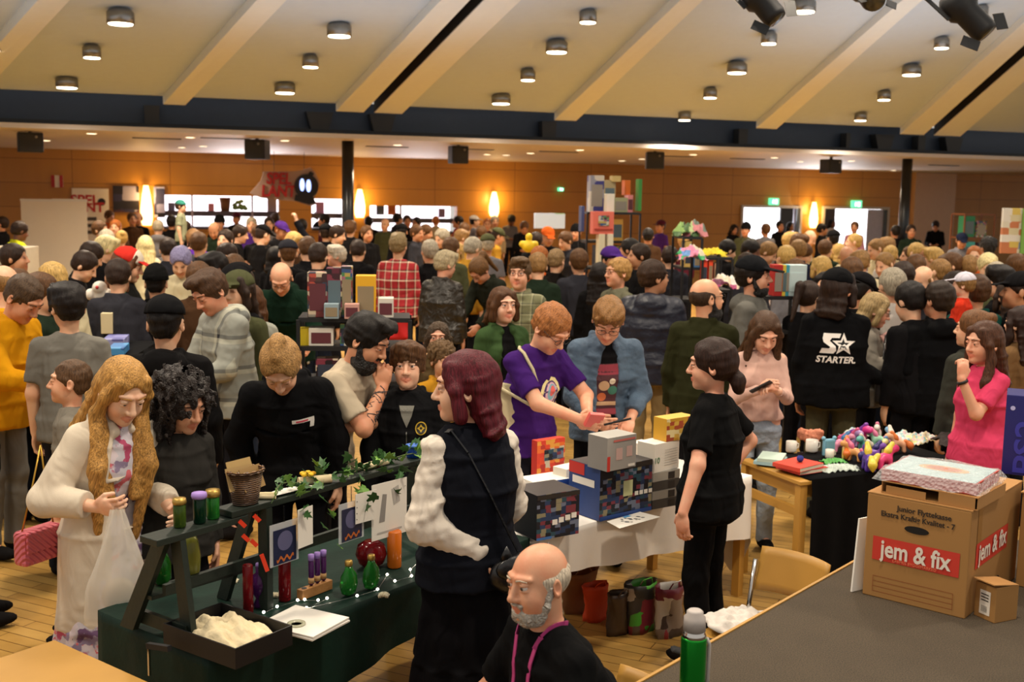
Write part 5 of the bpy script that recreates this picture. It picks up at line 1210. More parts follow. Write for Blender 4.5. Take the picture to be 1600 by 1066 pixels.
# x, y of the head top, heading, hair (colour+style) , top kind, top colour, skin tone, pose, hat colour
CR = """3 338 270 ds jacket black 1 0 -
33 346 140 ds jacket yellow 2 1 -
172 329 60 bs long orange 1 1 -
180 343 10 rs jacket brown 0 0 -
166 358 190 gs jacket pale-green 0 0 -
168 369 190 wf jacket black 0 1 -
190 360 200 yu long beige 0 5 -
155 345 170 bs jacket dark-grey 0 0 -
150 380 120 ds jacket black 0 2 -
206 332 30 bs long brown 1 0 -
216 331 5 bB long black 1 0 -
247 344 190 gs hoodie grey 0 1 -
268 336 180 ks jacket black 1 0 -
227 368 200 wL jacket cream 0 5 -
281 388 0 vs long cream 0 2 -
333 348 2 bB jacket dark-green 1 2 -
343 338 10 ks jacket black 1 0 beanie:black
370 332 350 ds jacket black 1 0 cap:maroon
378 352 190 ds tee black 0 1 -
331 395 300 kf jacket black 2 1 -
352 358 200 ds jacket black 0 0 -
310 362 180 bs tee dark-grey 0 0 -
262 372 210 ds jacket dark-grey 0 1 -
393 339 5 gs jacket purple 0 0 -
420 339 20 ds jacket grey 0 0 -
402 352 200 bs tee black 0 1 -
413 352 140 ds tee black 0 1 cap:black
441 347 60 rs jacket black 1 1 cap:purple
462 363 60 yS jacket brown 1 1 -
450 375 178 bs hoodie black 0 3 cap:dark-grey
495 330 180 ks jacket black 1 0 -
507 334 190 ks jacket maroon 1 0 -
472 342 200 ks jacket navy 1 0 -
430 333 180 ds jacket black 1 0 -
366 398 195 bS jacket navy 0 1 -
365 414 300 ds tee black 0 1 cap:black
372 424 190 dS jacket olive 0 0 cap:olive
547 345 185 bf coat black 0 0 -
530 352 170 ds jacket black 0 1 -
573 352 40 bs jacket black 1 0 -
602 341 350 yB jacket olive 0 0 -
576 338 180 ks jacket black 1 0 -
604 328 180 ks jacket maroon 2 0 -
621 333 190 ks jacket black 1 0 -
636 336 20 ds jacket black 1 0 -
651 339 180 ks jacket black 1 0 -
628 350 200 ks jacket black 1 0 cap:black
652 351 75 bs jacket dark-grey 1 4 -
668 351 80 bs jacket brown 1 1 -
681 337 180 rz jacket beige 0 0 -
689 357 170 gs jacket black 0 1 -
716 337 190 ks jacket red 1 0 -
726 348 170 bs jacket brown 0 1 -
722 359 180 lf jacket mustard 0 1 -
706 371 160 bs jacket olive 0 1 -
712 378 150 yS jacket dark-grey 0 5 -
741 337 190 ks long grey 0 0 cap:white
761 341 10 rz jacket maroon 0 0 -
773 337 20 gs jacket beige 0 0 -
800 338 20 kc long grey 2 2 -
820 347 5 bs jacket black 1 2 -
827 328 10 ds jacket pale-green 2 0 cap:beige
780 357 110 ds jacket mustard 1 1 cap:olive
762 366 175 gs tee grey 1 3 cap:olive
742 371 140 gs jacket mustard 0 1 -
752 352 180 bs jacket grey 0 0 -
857 356 10 gs jacket black 1 1 cap:orange
882 362 310 bs jacket dark-grey 0 1 -
900 352 340 ks jacket black 1 0 beanie:black
838 362 180 ds jacket black 1 0 -
845 385 160 rs long orange 0 1 -
1013 356 180 ks jacket brown 1 0 -
1033 344 300 ds tee purple 1 0 cap:maroon
955 386 40 ks jacket black 1 0 cap:purple
1000 380 200 ds jacket black 1 0 -
1068 366 180 yf jacket maroon 0 5 -
1047 385 180 ds jacket dark-grey 0 1 -
905 388 180 bs jacket dark-grey 0 0 -
1148 351 20 kS jacket black 1 6 -
1166 349 330 ks coat olive 1 0 beanie:black
1177 375 60 ks jacket olive 2 1 -
1219 345 10 ks jacket black 1 0 -
1197 349 190 bs long grey 1 0 -
1235 347 40 kS long white 1 5 -
1234 363 190 yf jacket beige 0 0 -
1207 380 60 ls jacket brown 0 2 -
1229 383 180 ys tee grey 0 3 -
1251 366 180 bf jacket olive 0 1 -
1270 361 60 lB jacket beige 0 2 -
1262 382 90 bs jacket pale-green 0 2 -
1248 374 200 ls jacket navy 0 0 -
1284 349 90 ks jacket black 1 0 -
1300 343 20 kS long white 2 5 -
1303 360 190 ks jacket black 1 0 cap:black
1336 346 180 bs long pink 1 0 -
1336 364 175 yz long cream 0 0 -
1312 380 180 yS jacket olive 0 5 -
1325 386 350 yB jacket cream 1 2 -
1290 374 200 bs jacket dark-green 0 0 -
1367 373 280 lz jacket cream 0 1 -
1388 371 180 lf jacket beige 0 0 -
1391 383 185 yz jacket white 0 1 -
1381 394 160 lz hoodie black 0 1 -
1350 428 120 ks jacket black 1 1 cap:black
1266 440 130 dp jacket black 0 6 -
1285 400 200 yS jacket black 0 5 -
1330 402 190 bs jacket black 0 1 -
1400 352 180 ks jacket black 1 0 -
1424 351 350 ds jacket dark-green 1 0 -
1462 346 330 ds jacket black 1 2 -
1504 365 350 ds jacket grey 1 1 cap:navy
1436 379 40 yz jacket black 0 1 -
1424 384 180 bs jacket black 0 0 -
1461 387 170 yf jacket dark-grey 0 0 -
1485 396 190 bf jacket brown 0 1 -
1523 383 190 rz long orange 0 0 -
1514 399 180 ls jacket white 0 1 -
1545 396 200 ws jacket cream 0 1 -
1470 403 190 lz jacket dark-green 0 3 -
1441 415 305 lB jacket black 0 1 -
1557 410 170 gs jacket olive 0 1 -
1567 415 230 kf tee black 0 3 -
1597 426 250 ds jacket black 1 0 cap:black
1545 372 200 kc jacket dark-green 1 0 -
1590 396 200 bs jacket red 1 0 -
1412 408 180 ds jacket dark-grey 0 0 hood
1580 440 190 dS jacket brown 0 5 -
1396 418 200 gs jacket white 0 0 -
1430 398 180 bs jacket beige 0 1 -
78 410 170 ys jacket cream 0 1 -
30 421 170 bs jacket black 0 1 -
8 413 170 lB long white 0 1 -
62 425 180 bs jacket dark-green 0 0 -
20 380 90 ds jacket black 1 0 -
140 395 100 ds jacket black 0 2 -
185 405 180 ds jacket dark-grey 0 1 -
290 345 190 ds jacket black 0 0 -
310 408 200 bs jacket brown 0 0 -
350 380 210 ds jacket black 0 1 -
430 385 170 kS jacket black 0 5 -
480 370 190 bs jacket black 0 1 -
498 380 180 ds jacket black 0 1 -
560 375 170 ds jacket black 0 1 -
672 374 200 gs jacket black 0 0 -
840 395 180 ls jacket dark-green 0 1 -
985 372 180 ks jacket black 1 0 -
1165 395 190 ds jacket dark-grey 0 1 -
1140 375 170 ks jacket black 0 1 -
1242 405 180 bs jacket grey 0 1 -
1290 425 190 kS jacket black 0 5 -
1420 440 200 ks jacket black 0 1 -
1345 392 170 lf jacket cream 0 1 -
1500 425 190 ds jacket black 0 1 -""".split('\n')
SKT = ['#dcae8c', '#bf8a66', '#6b4430']
used_l = set(); rs = random.Random(3)
def face_word(h): h %= 360; return 'facing the camera' if h < 45 or h > 315 else 'facing right' if h < 130 else 'turned away' if h < 235 else 'facing left'
crowd = []
for row in CR:
    x, y, hd_, hr, tk, tc, skn, ps, ht = row.split(); x, y, hd_ = float(x), float(y), float(hd_)
    if 160 <= hd_ <= 210 and tk != 'x' and rs.random() < .42: hd_ += rs.choice([-85, -60, 60, 85, 150])
    tc = tc.replace('-', ' ')
    hc, hs = HC[hr[0]], HS[hr[1]]; hat = None
    hd1 = '%s %s hair' % (hs[1], hc[0]) if hr[1] not in 'uBz' else ('%s hair' % ({'u': 'bunned ', 'B': 'thinning ', 'z': 'shaved '}[hr[1]] + hc[0]))
    if ht != '-' and ht != 'hood': k_, c_ = ht.split(':'); c_ = c_.replace('-', ' '); hat = (k_, TC[c_]); hd1 = '%s %s' % (c_, k_)
    tn = {'jacket': 'jacket', 'long': 'top', 'tee': 'T-shirt', 'hoodie': 'hoodie', 'coat': 'coat'}[tk]
    lm = min(LM, key=lambda q: abs(q[0] - x))[1]
    lab = '%s, %s %s, %s, %s' % (hd1, tc, tn, face_word(hd_), lm)
    if lab in used_l: lab = '%s, %s %s, %s, %s, nearer' % (hd1, tc, tn, face_word(hd_), lm)
    if lab in used_l: lab = lab.replace('nearer', 'nearest')
    used_l.add(lab)
    fem = POS[int(ps)].get('fem'); hg = (1.66 if fem else 1.78) + rs.uniform(-.03, .05)
    if ht == '-' and hr[1] == 'c': hm_ = 'curl'
    else: hm_ = 'hair'
    hy = hs[0] if hat is None else ('buzz' if hs[0] in ('short', 'fringe', 'quiff', 'buzz', 'curlyshort') else hs[0])
    crowd.append(person(x, y, hg, hd_ + rs.uniform(-8, 8), (tk, TC[tc]), ('trousers', rs.choice(['#17171b', '#1c2230', '#2a3448', '#3a3428'])), (hy, hc[1]), SKT[int(skn)], hat=hat,
        label='person, ' + lab, pose_=POS[int(ps)], res='low', group='visitors crowding the hall', hairmat=hm_))
# a child carried on shoulders, in teal cap
kid = person(290, 310, 1.12, 92, ('tee', '#9a9c7c'), ('trousers', '#2a3a34'), ('short', '#3a281c'), SK, hat=('cap', '#3f8f80'), label='small child in a teal cap and patterned shirt, carried high above the crowd', res='low', at=None, pose_=dict())
c = person(302, 357, 1.80, 182, ('tee', '#5a2c94'), ('trousers', '#22232a'), ('short', '#8c6a48'), SK, label='adult in a purple T-shirt with black backpack, carrying the child', res='low', pose_=dict(g=1.15))
k0 = c['root'].location; kid['root'].location = Vector((k0.x - .18, k0.y + .02, 0)); zt = atY(290, 310, k0.y).z; kid['root'].location.z = zt - 1.16
b = MB(); b.ball((0, .2, 1.24), .15, 8, (1, .6, 1.2)); b.build('backpack', mat('backpack_black', '#141416', .7), c['root'])
raised = person(509, 350, 1.84, 175, ('jacket', '#15161c'), ('trousers', '#17171b'), ('buzz', '#2a1c14'), SK, hat=('cap', '#141416'), label='person in a black cap and jacket with one arm raised, near the first column', res='mid', pose_=dict(L=dict(W=(463, 345, .1), PO=(0, 0, -1), D=(-.2, 0, 1), curl=.9)))
redkid = person(1507, 415, 1.20, 238, ('tee', '#d93a22'), ('trousers', '#22232a'), ('short', '#8c6a40'), '#e2b496', hat=('cap', '#d9d4e0'), label='child in a white cap and red-orange T-shirt held up in the crowd at the right', res='mid', pose_=dict(g=1.1))
pc = atz(1500, 425, 1.78); car = person(1528, 428, 1.80, 190, ('jacket', '#1f5048'), ('trousers', '#17171b'), ('short', '#4c3422'), SK, label='person in a teal jacket holding up the child in the red T-shirt', res='mid', pose_=dict(g=1.15, L=dict(w=(.25, -.25, 1.2))))
k0 = car['root'].location; zt = atY(1507, 415, k0.y - .22).z; redkid['root'].location = (atY(1507, 415, k0.y - .22).x, k0.y - .22, zt - 1.27)
# ---------------------------------------------------------------- tables, stage and the things on them
M_oak = mat('varnished_beech', '#b4863a', .45, var=.14, vs=5); M_velvet = mat('green_velvet', '#08251c', .7, spec=.25, var=.5, vs=7, bump=.5, bs=14)
M_wcloth = mat('white_tablecloth', '#e4ded6', .75, var=.03, bump=.3, bs=9); M_bcloth = mat('black_tablecloth', '#08080a', .9, spec=.1, var=.3, bump=.4, bs=10)
def V2(x, y): return Vector((x, y))
def table(corner, u, v, L, Wd, z, label, m=M_oak, legs=((0, 0), (1, 0), (0, 1), (1, 1)), rail=True):
    """corner: near corner; u, v: horizontal unit directions of the long and short side"""
    u = Vector((u[0], u[1], 0)).normalized(); v = Vector((-u.y, u.x, 0)) if v is None else Vector((v[0], v[1], 0)).normalized()
    c = Vector((corner[0], corner[1], 0)); root = empty('table', c, math.atan2(u.y, u.x), label, 'table'); sg = 1 if u.cross(v).z > 0 else -1
    b = MB(); b.box((L / 2, sg * Wd / 2, z - .0135), (L, Wd, .025)); b.build('table_top', m, root, bevel=.004)
    b = MB()
    for y in (.05, Wd - .05): b.box((L / 2, sg * y, z - .07), (L - .1, .025, .08))
    for x in (.05, L - .05): b.box((x, sg * Wd / 2, z - .07), (.025, Wd - .1, .08))
    b.build('apron', m, root)
    for i, j in legs: MB().box((.035 + i * (L - .07), sg * (.035 + j * (Wd - .07)), (z - .03) / 2), (.05, .05, z - .03)).build('table_leg', m, root)
    if rail: MB().bar((.035, sg * .06, z - .20), (.035, sg * (Wd - .06), z - .20), .03, .05).build('rail', m, root)
    return root, c, u, v
def cloth(c, u, v, L, Wd, z, drops, m, label, name='tablecloth', rip=.012, fr=26):
    """drops: functions or numbers for sides v=0, u=L, v=W, u=0"""
    rs = random.Random(5); top = []; bot = []
    e = .006; sides = [((-e, -e), (L + e, -e), (0, -1), 0), ((L + e, -e), (L + e, Wd + e), (1, 0), 1), ((L + e, Wd + e), (-e, Wd + e), (0, 1), 2), ((-e, Wd + e), (-e, -e), (-1, 0), 3)]
    P = []
    for (a, b_, n, k) in sides:
        N = max(6, int(math.hypot(b_[0] - a[0], b_[1] - a[1]) / .035))
        for i in range(N):
            t = i / N; x = a[0] + (b_[0] - a[0]) * t; y = a[1] + (b_[1] - a[1]) * t; d = drops[k](t) if callable(drops[k]) else drops[k]
            P.append((x, y, n, d))
    W_ = lambda x, y, zz: c + u * x + v * y + Vector((0, 0, zz))
    b = MB(); n = len(P); rings = []
    for j in range(9):
        f = j / 8; ring = []
        for i, (x, y, nn_, d) in enumerate(P):
            w_ = math.sin(i * .9) * .6 + math.sin(i * .37 + 1) * .8; amp = rip * f * min(1, d / .15); o = .004 + amp * w_ + .03 * f * d
            ring.append(W_(x + nn_[0] * o, y + nn_[1] * o, z + .004 - d * f))
        rings.append(ring)
    b.rings(rings, cap0=True, cap1=False); o = b.build(name, m); 
    for p_ in o.data.polygons: p_.use_smooth = len(p_.vertices) == 4
    tag(o, label, 'tablecloth'); return o
def blobart(name, cols, sc_=30): return m_blobs(name, cols, sc_)
A_dark = blobart('packaging_game_shots', ['#14151f', '#2a3c60', '#1c1a24', '#6c7488', '#151722', '#7a3440', '#1f3050', '#8c8468', '#2a4a58'], 34)
A_warm = blobart('packaging_warm', ['#e04a2a', '#e8702c', '#d9402a', '#c9c0a8', '#b8342a', '#e8a040'], 30)
A_toy = blobart('packaging_toys', ['#3a2024', '#8c8478', '#4a3430', '#c9b49a', '#6c2a2a', '#2c3a4c', '#b04a3a'], 22)
A_bright = blobart('packaging_bright', ['#8c3430', '#34507c', '#b09c50', '#4a7c50', '#c0b8a8', '#9c5c74', '#2c2c34'], 26)
_am = {}
def cmat(c, rough=.5): return mat('card_' + c[1:], c, rough, var=.06)
def pbox(name, L, R, hpx, dep, z, label, mats, cat='box', group=None, tilt=0, bevel=.003):
    """a carton whose front bottom edge runs from pixel L to pixel R on height z; hpx: front height in pixels at L"""
    a, b_ = atz(L[0], L[1], z), atz(R[0], R[1], z); u = (b_ - a); w_ = u.length; u.normalize(); v = Vector((-u.y, u.x, 0)); h = hpx * a.y / FPX * 1.01
    root = empty(name, a, math.atan2(u.y, u.x), label, cat, group); b = MB(); front, side, top = mats
    b.use(side).box((w_ / 2, dep / 2, h / 2 + .001), (w_, dep, h)); o = b.build('carton', None, root); me = o.data
    for m in (front, top): me.materials.append(m)
    for p in me.polygons:
        if p.normal.y < -.9: p.material_index = 1
        elif p.normal.z > .9: p.material_index = 2
    return root, w_, h, dep
def pprint(root, w_, h, polys, y=-.0015, name='print'):
    me = flat([([(x * w_, yy * h) for x, yy in p], m) for p, m in polys]); me.transform(Matrix.Translation((0, y, 0)) @ RX.to_4x4()); return new_obj(name, me, root)
# -- green velvet table
gu, gv = Vector((.62, .78, 0)).normalized(), Vector((-.78, .62, 0)).normalized(); gc = Vector((-1.06, 3.80, 0))
table(gc, gu, gv, 1.85, .69, .745, 'beech table under the dark green velvet cloth')
cloth(gc, gu, gv, 1.85, .69, .745, [lambda t: .42 - .24 * min(1, t * 1.3), .3, .35, .34], M_velvet, 'dark green velvet tablecloth on the potion stall')
# -- bare table beside it, bottom left
c0 = atz(97, 994, .75); wu = Vector((.80, -.60, 0)); wv = Vector((-.60, -.80, 0))
table(c0 + wv * 0 + Vector((-.02, -.02, 0)), wv, wu, 1.8, .78, .745, 'bare varnished beech table at the bottom left beside the green cloth', rail=False)
# -- white table
tu, tv = Vector((.7071, .7071, 0)), Vector((-.7071, .7071, 0)); tc = Vector((.135, 5.255, 0))
table(tc, tu, tv, 1.85, .72, .745, 'beech table under the white tablecloth')
cloth(tc, tu, tv, 1.85, .72, .745, [lambda t: .20 + .18 * t, lambda t: .42 + .22 * math.sin(t * 9) * (t < .35), .3, .3], M_wcloth, 'white tablecloth on the stall of boxed consoles', rip=.016)
# -- toy table
yu, yv = Vector((.916, .40, 0)).normalized(), Vector((-.40, .916, 0)).normalized(); yc = atz(1251, 752, .75); yc.z = 0
table(yc, yu, yv, 1.35, .62, .745, 'beech table with toys, black cloth hung along its front')
b = MB(); 
def drape(s_, t):
    x = .07 + s_ * 1.28; w_ = .014 * math.sin(x * 34) + .01 * math.sin(x * 13 + 1); p = yc + yu * x - yv * (.012 + w_ * (1 - t) ** .3 * (1 if t < 1 else 0)); p.z = .02 + t * .735; return p
b.grid(drape, 90, 10); tag(b.build('black_drape', M_bcloth), 'black velvet drape hung along the front of the toy table', 'drape')
b = MB(); b.grid(lambda s_, t: yc + yu * (.07 + s_ * 1.26) + yv * (.0 + t * .6) + Vector((0, 0, .750)), 8, 4); tag(b.build('black_cover', M_bcloth, solid=.003), 'black cloth cover lying on the toy table', 'cloth')
# -- stage
E1, E2 = atz(1100, 1012, .8), atz(1330, 882, .8); ed = (E2 - E1); ed.z = 0; ed.normalize(); en = Vector((ed.y, -ed.x, 0))
s0 = E1 - ed * 2.6; s1 = E1 + ed * 2.15; b = MB()
pts = [s0, s1, s1 + en * 3.4, s0 + en * 5.5]
b.use(M_carpet); va = [b.bm.verts.new((p.x, p.y, .8)) for p in pts]; vb = [b.bm.verts.new((p.x, p.y, .0)) for p in pts]
b.bm.faces.new(va); b.bm.faces.new(vb); [b.bm.faces.new((va[i], va[(i + 1) % 4], vb[(i + 1) % 4], vb[i])) for i in range(4)]
tag(b.build('stage', None), 'raised stage floor covered in dark grey felt carpet', 'stage', kind='structure')
b = MB(); b.bar(s0 - en * .006 + Vector((0, 0, -.012)), s1 - en * .006 + Vector((0, 0, -.012)), .012, .034); struct(b.build('trim_50', M_oak))
# -- moving box on the stage
M_card = mat('corrugated_card', '#a87a42', .8, var=.08, vs=3); M_cardp = mat('flat_card', '#b08048', .8, var=.06); M_lab = mat('label_red', '#cf3a2a', .6, var=.03); M_txw = mat('label_white', '#efe4d4', .6, var=0); M_txk = mat('print_black', '#2a2018', .7, var=0); M_txo = mat('print_brown', '#8c4a22', .7, var=0)
a, b0 = atz(1347, 928, .8), atz(1507, 968, .8); u = b0 - a; w_ = u.length; u.normalize(); h_ = .425; d_ = .64
root = empty('moving_box', a, math.atan2(u.y, u.x), 'large brown cardboard moving box with red jem & fix labels on the stage', 'box')
o = MB().box((w_ / 2, d_ / 2, h_ / 2), (w_, d_, h_)).build('box_walls', M_card, root, bevel=.004)
b = MB(); b.box((w_ / 2, d_ * .25, h_ + .003), (w_ + .004, d_ * .5, .005)); b.box((w_ / 2, d_ * .76, h_ + .003), (w_ + .004, d_ * .47, .005)); b.build('flap', M_cardp, root)
FX = Matrix.Rotation(PI / 2, 3, 'X')
pprint(root, w_, h_, [(rect(.08, .37, .92, .60), M_lab)], -.002, 'red_label')
put_text('lettering', 'jem & fix', .098, M_txw, root, (w_ * .5, -.0045, h_ * .49), (1, 0, 0), (0, 0, 1), bold=.0022, depth=.0004, sx=.78)
put_text('lettering', 'LAVPRIS BYGGEMARKED', .016, mat('label_orange', '#e8805a', .6, var=0), root, (w_ * .5, -.0045, h_ * .395), (1, 0, 0), (0, 0, 1), depth=.0004)
put_text('lettering', 'Junior Flyttekasse', .030, M_txk, root, (w_ * .56, -.002, h_ * .905), (1, 0, 0), (0, 0, 1), bold=.0006, depth=.0004)
put_text('lettering', 'Ekstra Kraftig Kvalitet - 7', .030, M_txk, root, (w_ * .50, -.002, h_ * .83), (1, 0, 0), (0, 0, 1), bold=.0006, depth=.0004, sx=.95)
pprint(root, w_, h_, [([(.5 + (.10 + .025) * math.cos(t) * (1 if abs(math.cos(t)) < .8 else .95), .73 + .035 * math.sin(t)) for t in np.linspace(0, 2 * PI, 24, endpoint=False)], mat('hole_dark', '#150e08', .9, var=0))], -.002, 'hand_hole')
pprint(root, w_, h_, [(rect(.10, y, .88, y + .005), M_txo) for y in (.06, .11, .16, .21)] + [(rect(.10, .06, .105, .21), M_txo), (rect(.877, .06, .882, .21), M_txo)], -.002, 'form_lines')
r2 = Matrix.Rotation(PI / 2, 4, 'Z')
me = flat([(rect(.12 * d_, .42 * h_, .74 * d_, .66 * h_), M_lab)]); me.transform(Matrix.Translation((w_ + .002, 0, 0)) @ r2 @ FX.to_4x4()); new_obj('red_label', me, root)
put_text('lettering', 'jem & fix', .10, M_txw, root, (w_ + .0045, d_ * .43, h_ * .55), (0, 1, 0), (0, 0, 1), bold=.0022, depth=.0004, sx=.95)
me = flat([([(.55 * d_ + .05 * math.cos(t), .16 * h_ + .014 * math.sin(t)) for t in np.linspace(0, 2 * PI, 20, endpoint=False)], mat('hole_dark', '#150e08', .9, var=0))]); me.transform(Matrix.Translation((w_ + .002, 0, 0)) @ r2 @ FX.to_4x4()); new_obj('hand_hole', me, root)
me = flat([(rect(.0, .6 * h_, .05, h_), mat('packing_tape', '#9a7040', .3))]); me.transform(Matrix.Translation((w_ + .0015, .08, 0)) @ r2 @ FX.to_4x4()); new_obj('tape', me, root)
BM = Matrix.Translation(a) @ Matrix.Rotation(math.atan2(u.y, u.x), 4, 'Z'); zt = .8 + h_ + .006
def onbox(x, y, z): return BM @ Vector((x, y, z + h_ + .006))
# flat carton and the bubble-wrapped game on it
root = empty('flat_carton', onbox(.045, .02, 0), math.atan2(u.y, u.x) - .02, 'flat open cardboard carton lying on the moving box', 'box')
b = MB(); b.box((.19, .16, .002), (.38, .32, .003)); b.box((.19, .16, .048), (.38, .32, .003)); b.box((.19, .3185, .025), (.38, .003, .044)); b.box((.3785, .16, .025), (.003, .314, .044)); b.box((.0015, .16, .025), (.003, .314, .044)); b.build('carton_shell', M_cardp, root)
b = MB(); b.box((.10, .0015, .018), (.16, .003, .03)); b.box((.30, .0015, .025), (.14, .003, .043)); b.build('carton_flap', M_cardp, root)
root = empty('board_game', onbox(.035, .01, .052), math.atan2(u.y, u.x) + .03, 'red and pale blue board game in bubble wrap on the flat carton', 'board game')
b = MB(); b.box((.19, .17, .022), (.37, .31, .044)); o = b.build('game_box', cmat('#b83a2a'), root)
me = flat([(rect(.012, .02, .368, .318), cmat('#a8c0c4')), (circ(.2, .18, .10, 24, .05), cmat('#c9a070')), (circ(.2, .18, .07, 20, .035), cmat('#b86a4a'))]); me.transform(Matrix.Translation((0, 0, .0455))); new_obj('game_lid_art', me, root)
t = NT('bubble_wrap'); v_ = t.node('ShaderNodeTexVoronoi'); v_.inputs['Scale'].default_value = 75; t.link(t.coords(), v_.inputs[0]); t.b.inputs['Base Color'].default_value = (.9, .93, .95, 1); t.b.inputs['Roughness'].default_value = .15; t.b.inputs['Alpha'].default_value = .30; t.bump(v_.outputs['Distance'], 1, .01)
def wrapf(s_, t_):
    x = -.02 + s_ * .42; y = -.02 + t_ * .37; e = max(abs(s_ - .5), abs(t_ - .5)) * 2; z = .052 - (.045 * max(0, (e - .86) / .14)) + .003 * math.sin(x * 70) * math.sin(y * 60) + .004 * math.sin(x * 23 + y * 31); return Vector((x, y, z))
b = MB(); b.grid(wrapf, 40, 36); b.build('bubble_wrap', t.m, root)
# second moving box behind, blue console box on it
p = onbox(w_ + .02, .50, -h_ - .006); root = empty('moving_box', p, math.atan2(u.y, u.x), 'brown cardboard moving box half hidden behind the labelled one', 'box'); MB().box((.25, .22, .2), (.48, .36, .40)).build('box_walls', M_card, root, bevel=.004)
MB().box((.25, .22, .404), (.49, .37, .005)).build('flap', M_cardp, root)
q = atz(1564, 742, 1.207); root = empty('console_box', q, -.42, 'dark blue console box with PS2 lettering standing on a cardboard box', 'box'); M_ps = mat('console_box_blue', '#1a1a66', .4, var=.05); M_psl = mat('console_box_print', '#34349c', .4, var=0)
MB().box((.22, .11, .18), (.44, .2, .355)).build('carton', M_ps, root, bevel=.003)
me = text_mesh('PS2', .13, .001, bold=.002, sx=1.3); me.materials.append(M_psl); me.transform(Matrix.Translation((.095, .0085, .13)) @ FX.to_4x4() @ Matrix.Rotation(PI / 2, 4, 'Z')); new_obj('lettering', me, root)
pprint(root, 1, 1, [(circ(.028, .30, .010), mat('print_lilac', '#b0b0e0', .4, var=0)), (rect(.20, .27, .40, .32), mat('print_lilac', '#b0b0e0', .4, var=0))], .0085, 'badge')
# small carton
q = atz(1513, 958, .8); q2 = atz(1550, 973, .8); root = empty('small_carton', q + Vector((.012, -.02, 0)), math.atan2((q2 - q).y, (q2 - q).x) - .05, 'small brown carton with a white label in front of the moving box', 'box')
MB().box((.05, .06, .07), (.10, .12, .14)).build('carton', M_card, root, bevel=.003)
MB().box((.05, .05, .146), (.102, .13, .004), rot=Matrix.Rotation(-.12, 3, 'X')).build('flap', M_cardp, root)
pprint(root, 1, 1, [(rect(.025, .02, .075, .115), M_txw)] + [(rect(.035 + i * .006, .03, .037 + i * .006, .055), M_txk) for i in range(5)] + [(rect(.032, .075 + k * .012, .068, .079 + k * .012), M_txk) for k in range(3)], -.001, 'label_sheet')
# white board leaning
p0, p1 = atz(1331, 926, .8), atz(1349, 915, .8); root = empty('foam_board', p0 + Vector((0, 0, 0)), .55, 'white foam board leaning against the moving box', 'board')
b = MB(); b.hexa([(0, 0, .002), (.07, .0, .002), (.07, .008, .002), (0, .008, .002), (.045, .02, .30), (.115, .02, .30), (.115, .028, .30), (.045, .028, .30)]); b.build('board', M_prw, root)
# thermos
p = atz(1080, 1066 + 42, .8); root = empty('thermos_flask', (p.x, p.y, .8), 0, 'shiny green thermos flask with a grey cup lid at the stage edge', 'flask'); M_gm = mat('green_metal', '#1c9a30', .25, .8, var=.05); M_cup = mat('grey_plastic', '#b5aca6', .4, var=.03); M_chr = mat('chrome', '#c9c6c2', .12, 1, var=0)
r_ = 21 * p.y / FPX; H_ = atY(1080, 953, p.y).z - .8
MB().lathe([(r_ * .96, 0), (r_, .01), (r_, H_ * .72), (r_ * .97, H_ * .735)], n=32).build('flask_body', M_gm, root)
MB().lathe([(r_ * .97, H_ * .735), (r_ * .9, H_ * .765), (r_ * .82, H_ * .78), (r_ * .82, H_ * .80)], n=32).build('neck_ring', M_chr, root)
MB().lathe([(r_ * .88, H_ * .80), (r_ * .84, H_ * .93), (r_ * .66, H_ * .95), (r_ * .64, H_ * .985), (r_ * .5, H_)], n=32).build('cup_lid', M_cup, root, smooth=False)
MB().tube([(r_ * .98, 0, H_ * .72), (r_ * 1.2, 0, H_ * .66), (r_ * 1.2, 0, H_ * .30), (r_ * .98, 0, H_ * .24)], .006, 8).build('handle', M_cup, root)
# chairs
def chair(x, y, rz, label, seatm=M_oak):
    root = empty('chair', (x, y, 0), rz, label, 'chair'); b = MB(); b.grid(lambda s_, t: Vector((-.21 + .42 * s_, -.2 + .4 * t, .45 + .012 * (2 * s_ - 1) ** 2 - .02 * (1 - t) ** 3)), 8, 8); b.build('seat', seatm, root, solid=.012)
    b = MB(); b.grid(lambda s_, t: Vector((-.18 + .36 * s_, .22 + .05 * t - .05 * (1 - (2 * s_ - 1) ** 2) * -1 + .0, .58 + .20 * t)), 12, 5); b.build('backrest', seatm, root, solid=.010)
    for sx in (-1, 1):
        MB().tube([(sx * .20, .20, .0), (sx * .19, .19, .46), (sx * .19, .235, .72)], .011, 8).build('rear_leg', M_chr, root); MB().tube([(sx * .20, -.20, .0), (sx * .19, -.17, .44)], .011, 8).build('front_leg', M_chr, root)
    return root
q = atz(1262, 905, .78); chair(q.x - .17, q.y + .14, -PI / 2 + .75, 'plywood chair with a curved back by the stage edge')
p = old['root'].location; chair(p.x, p.y, math.radians(296), 'plywood chair under the seated older man')
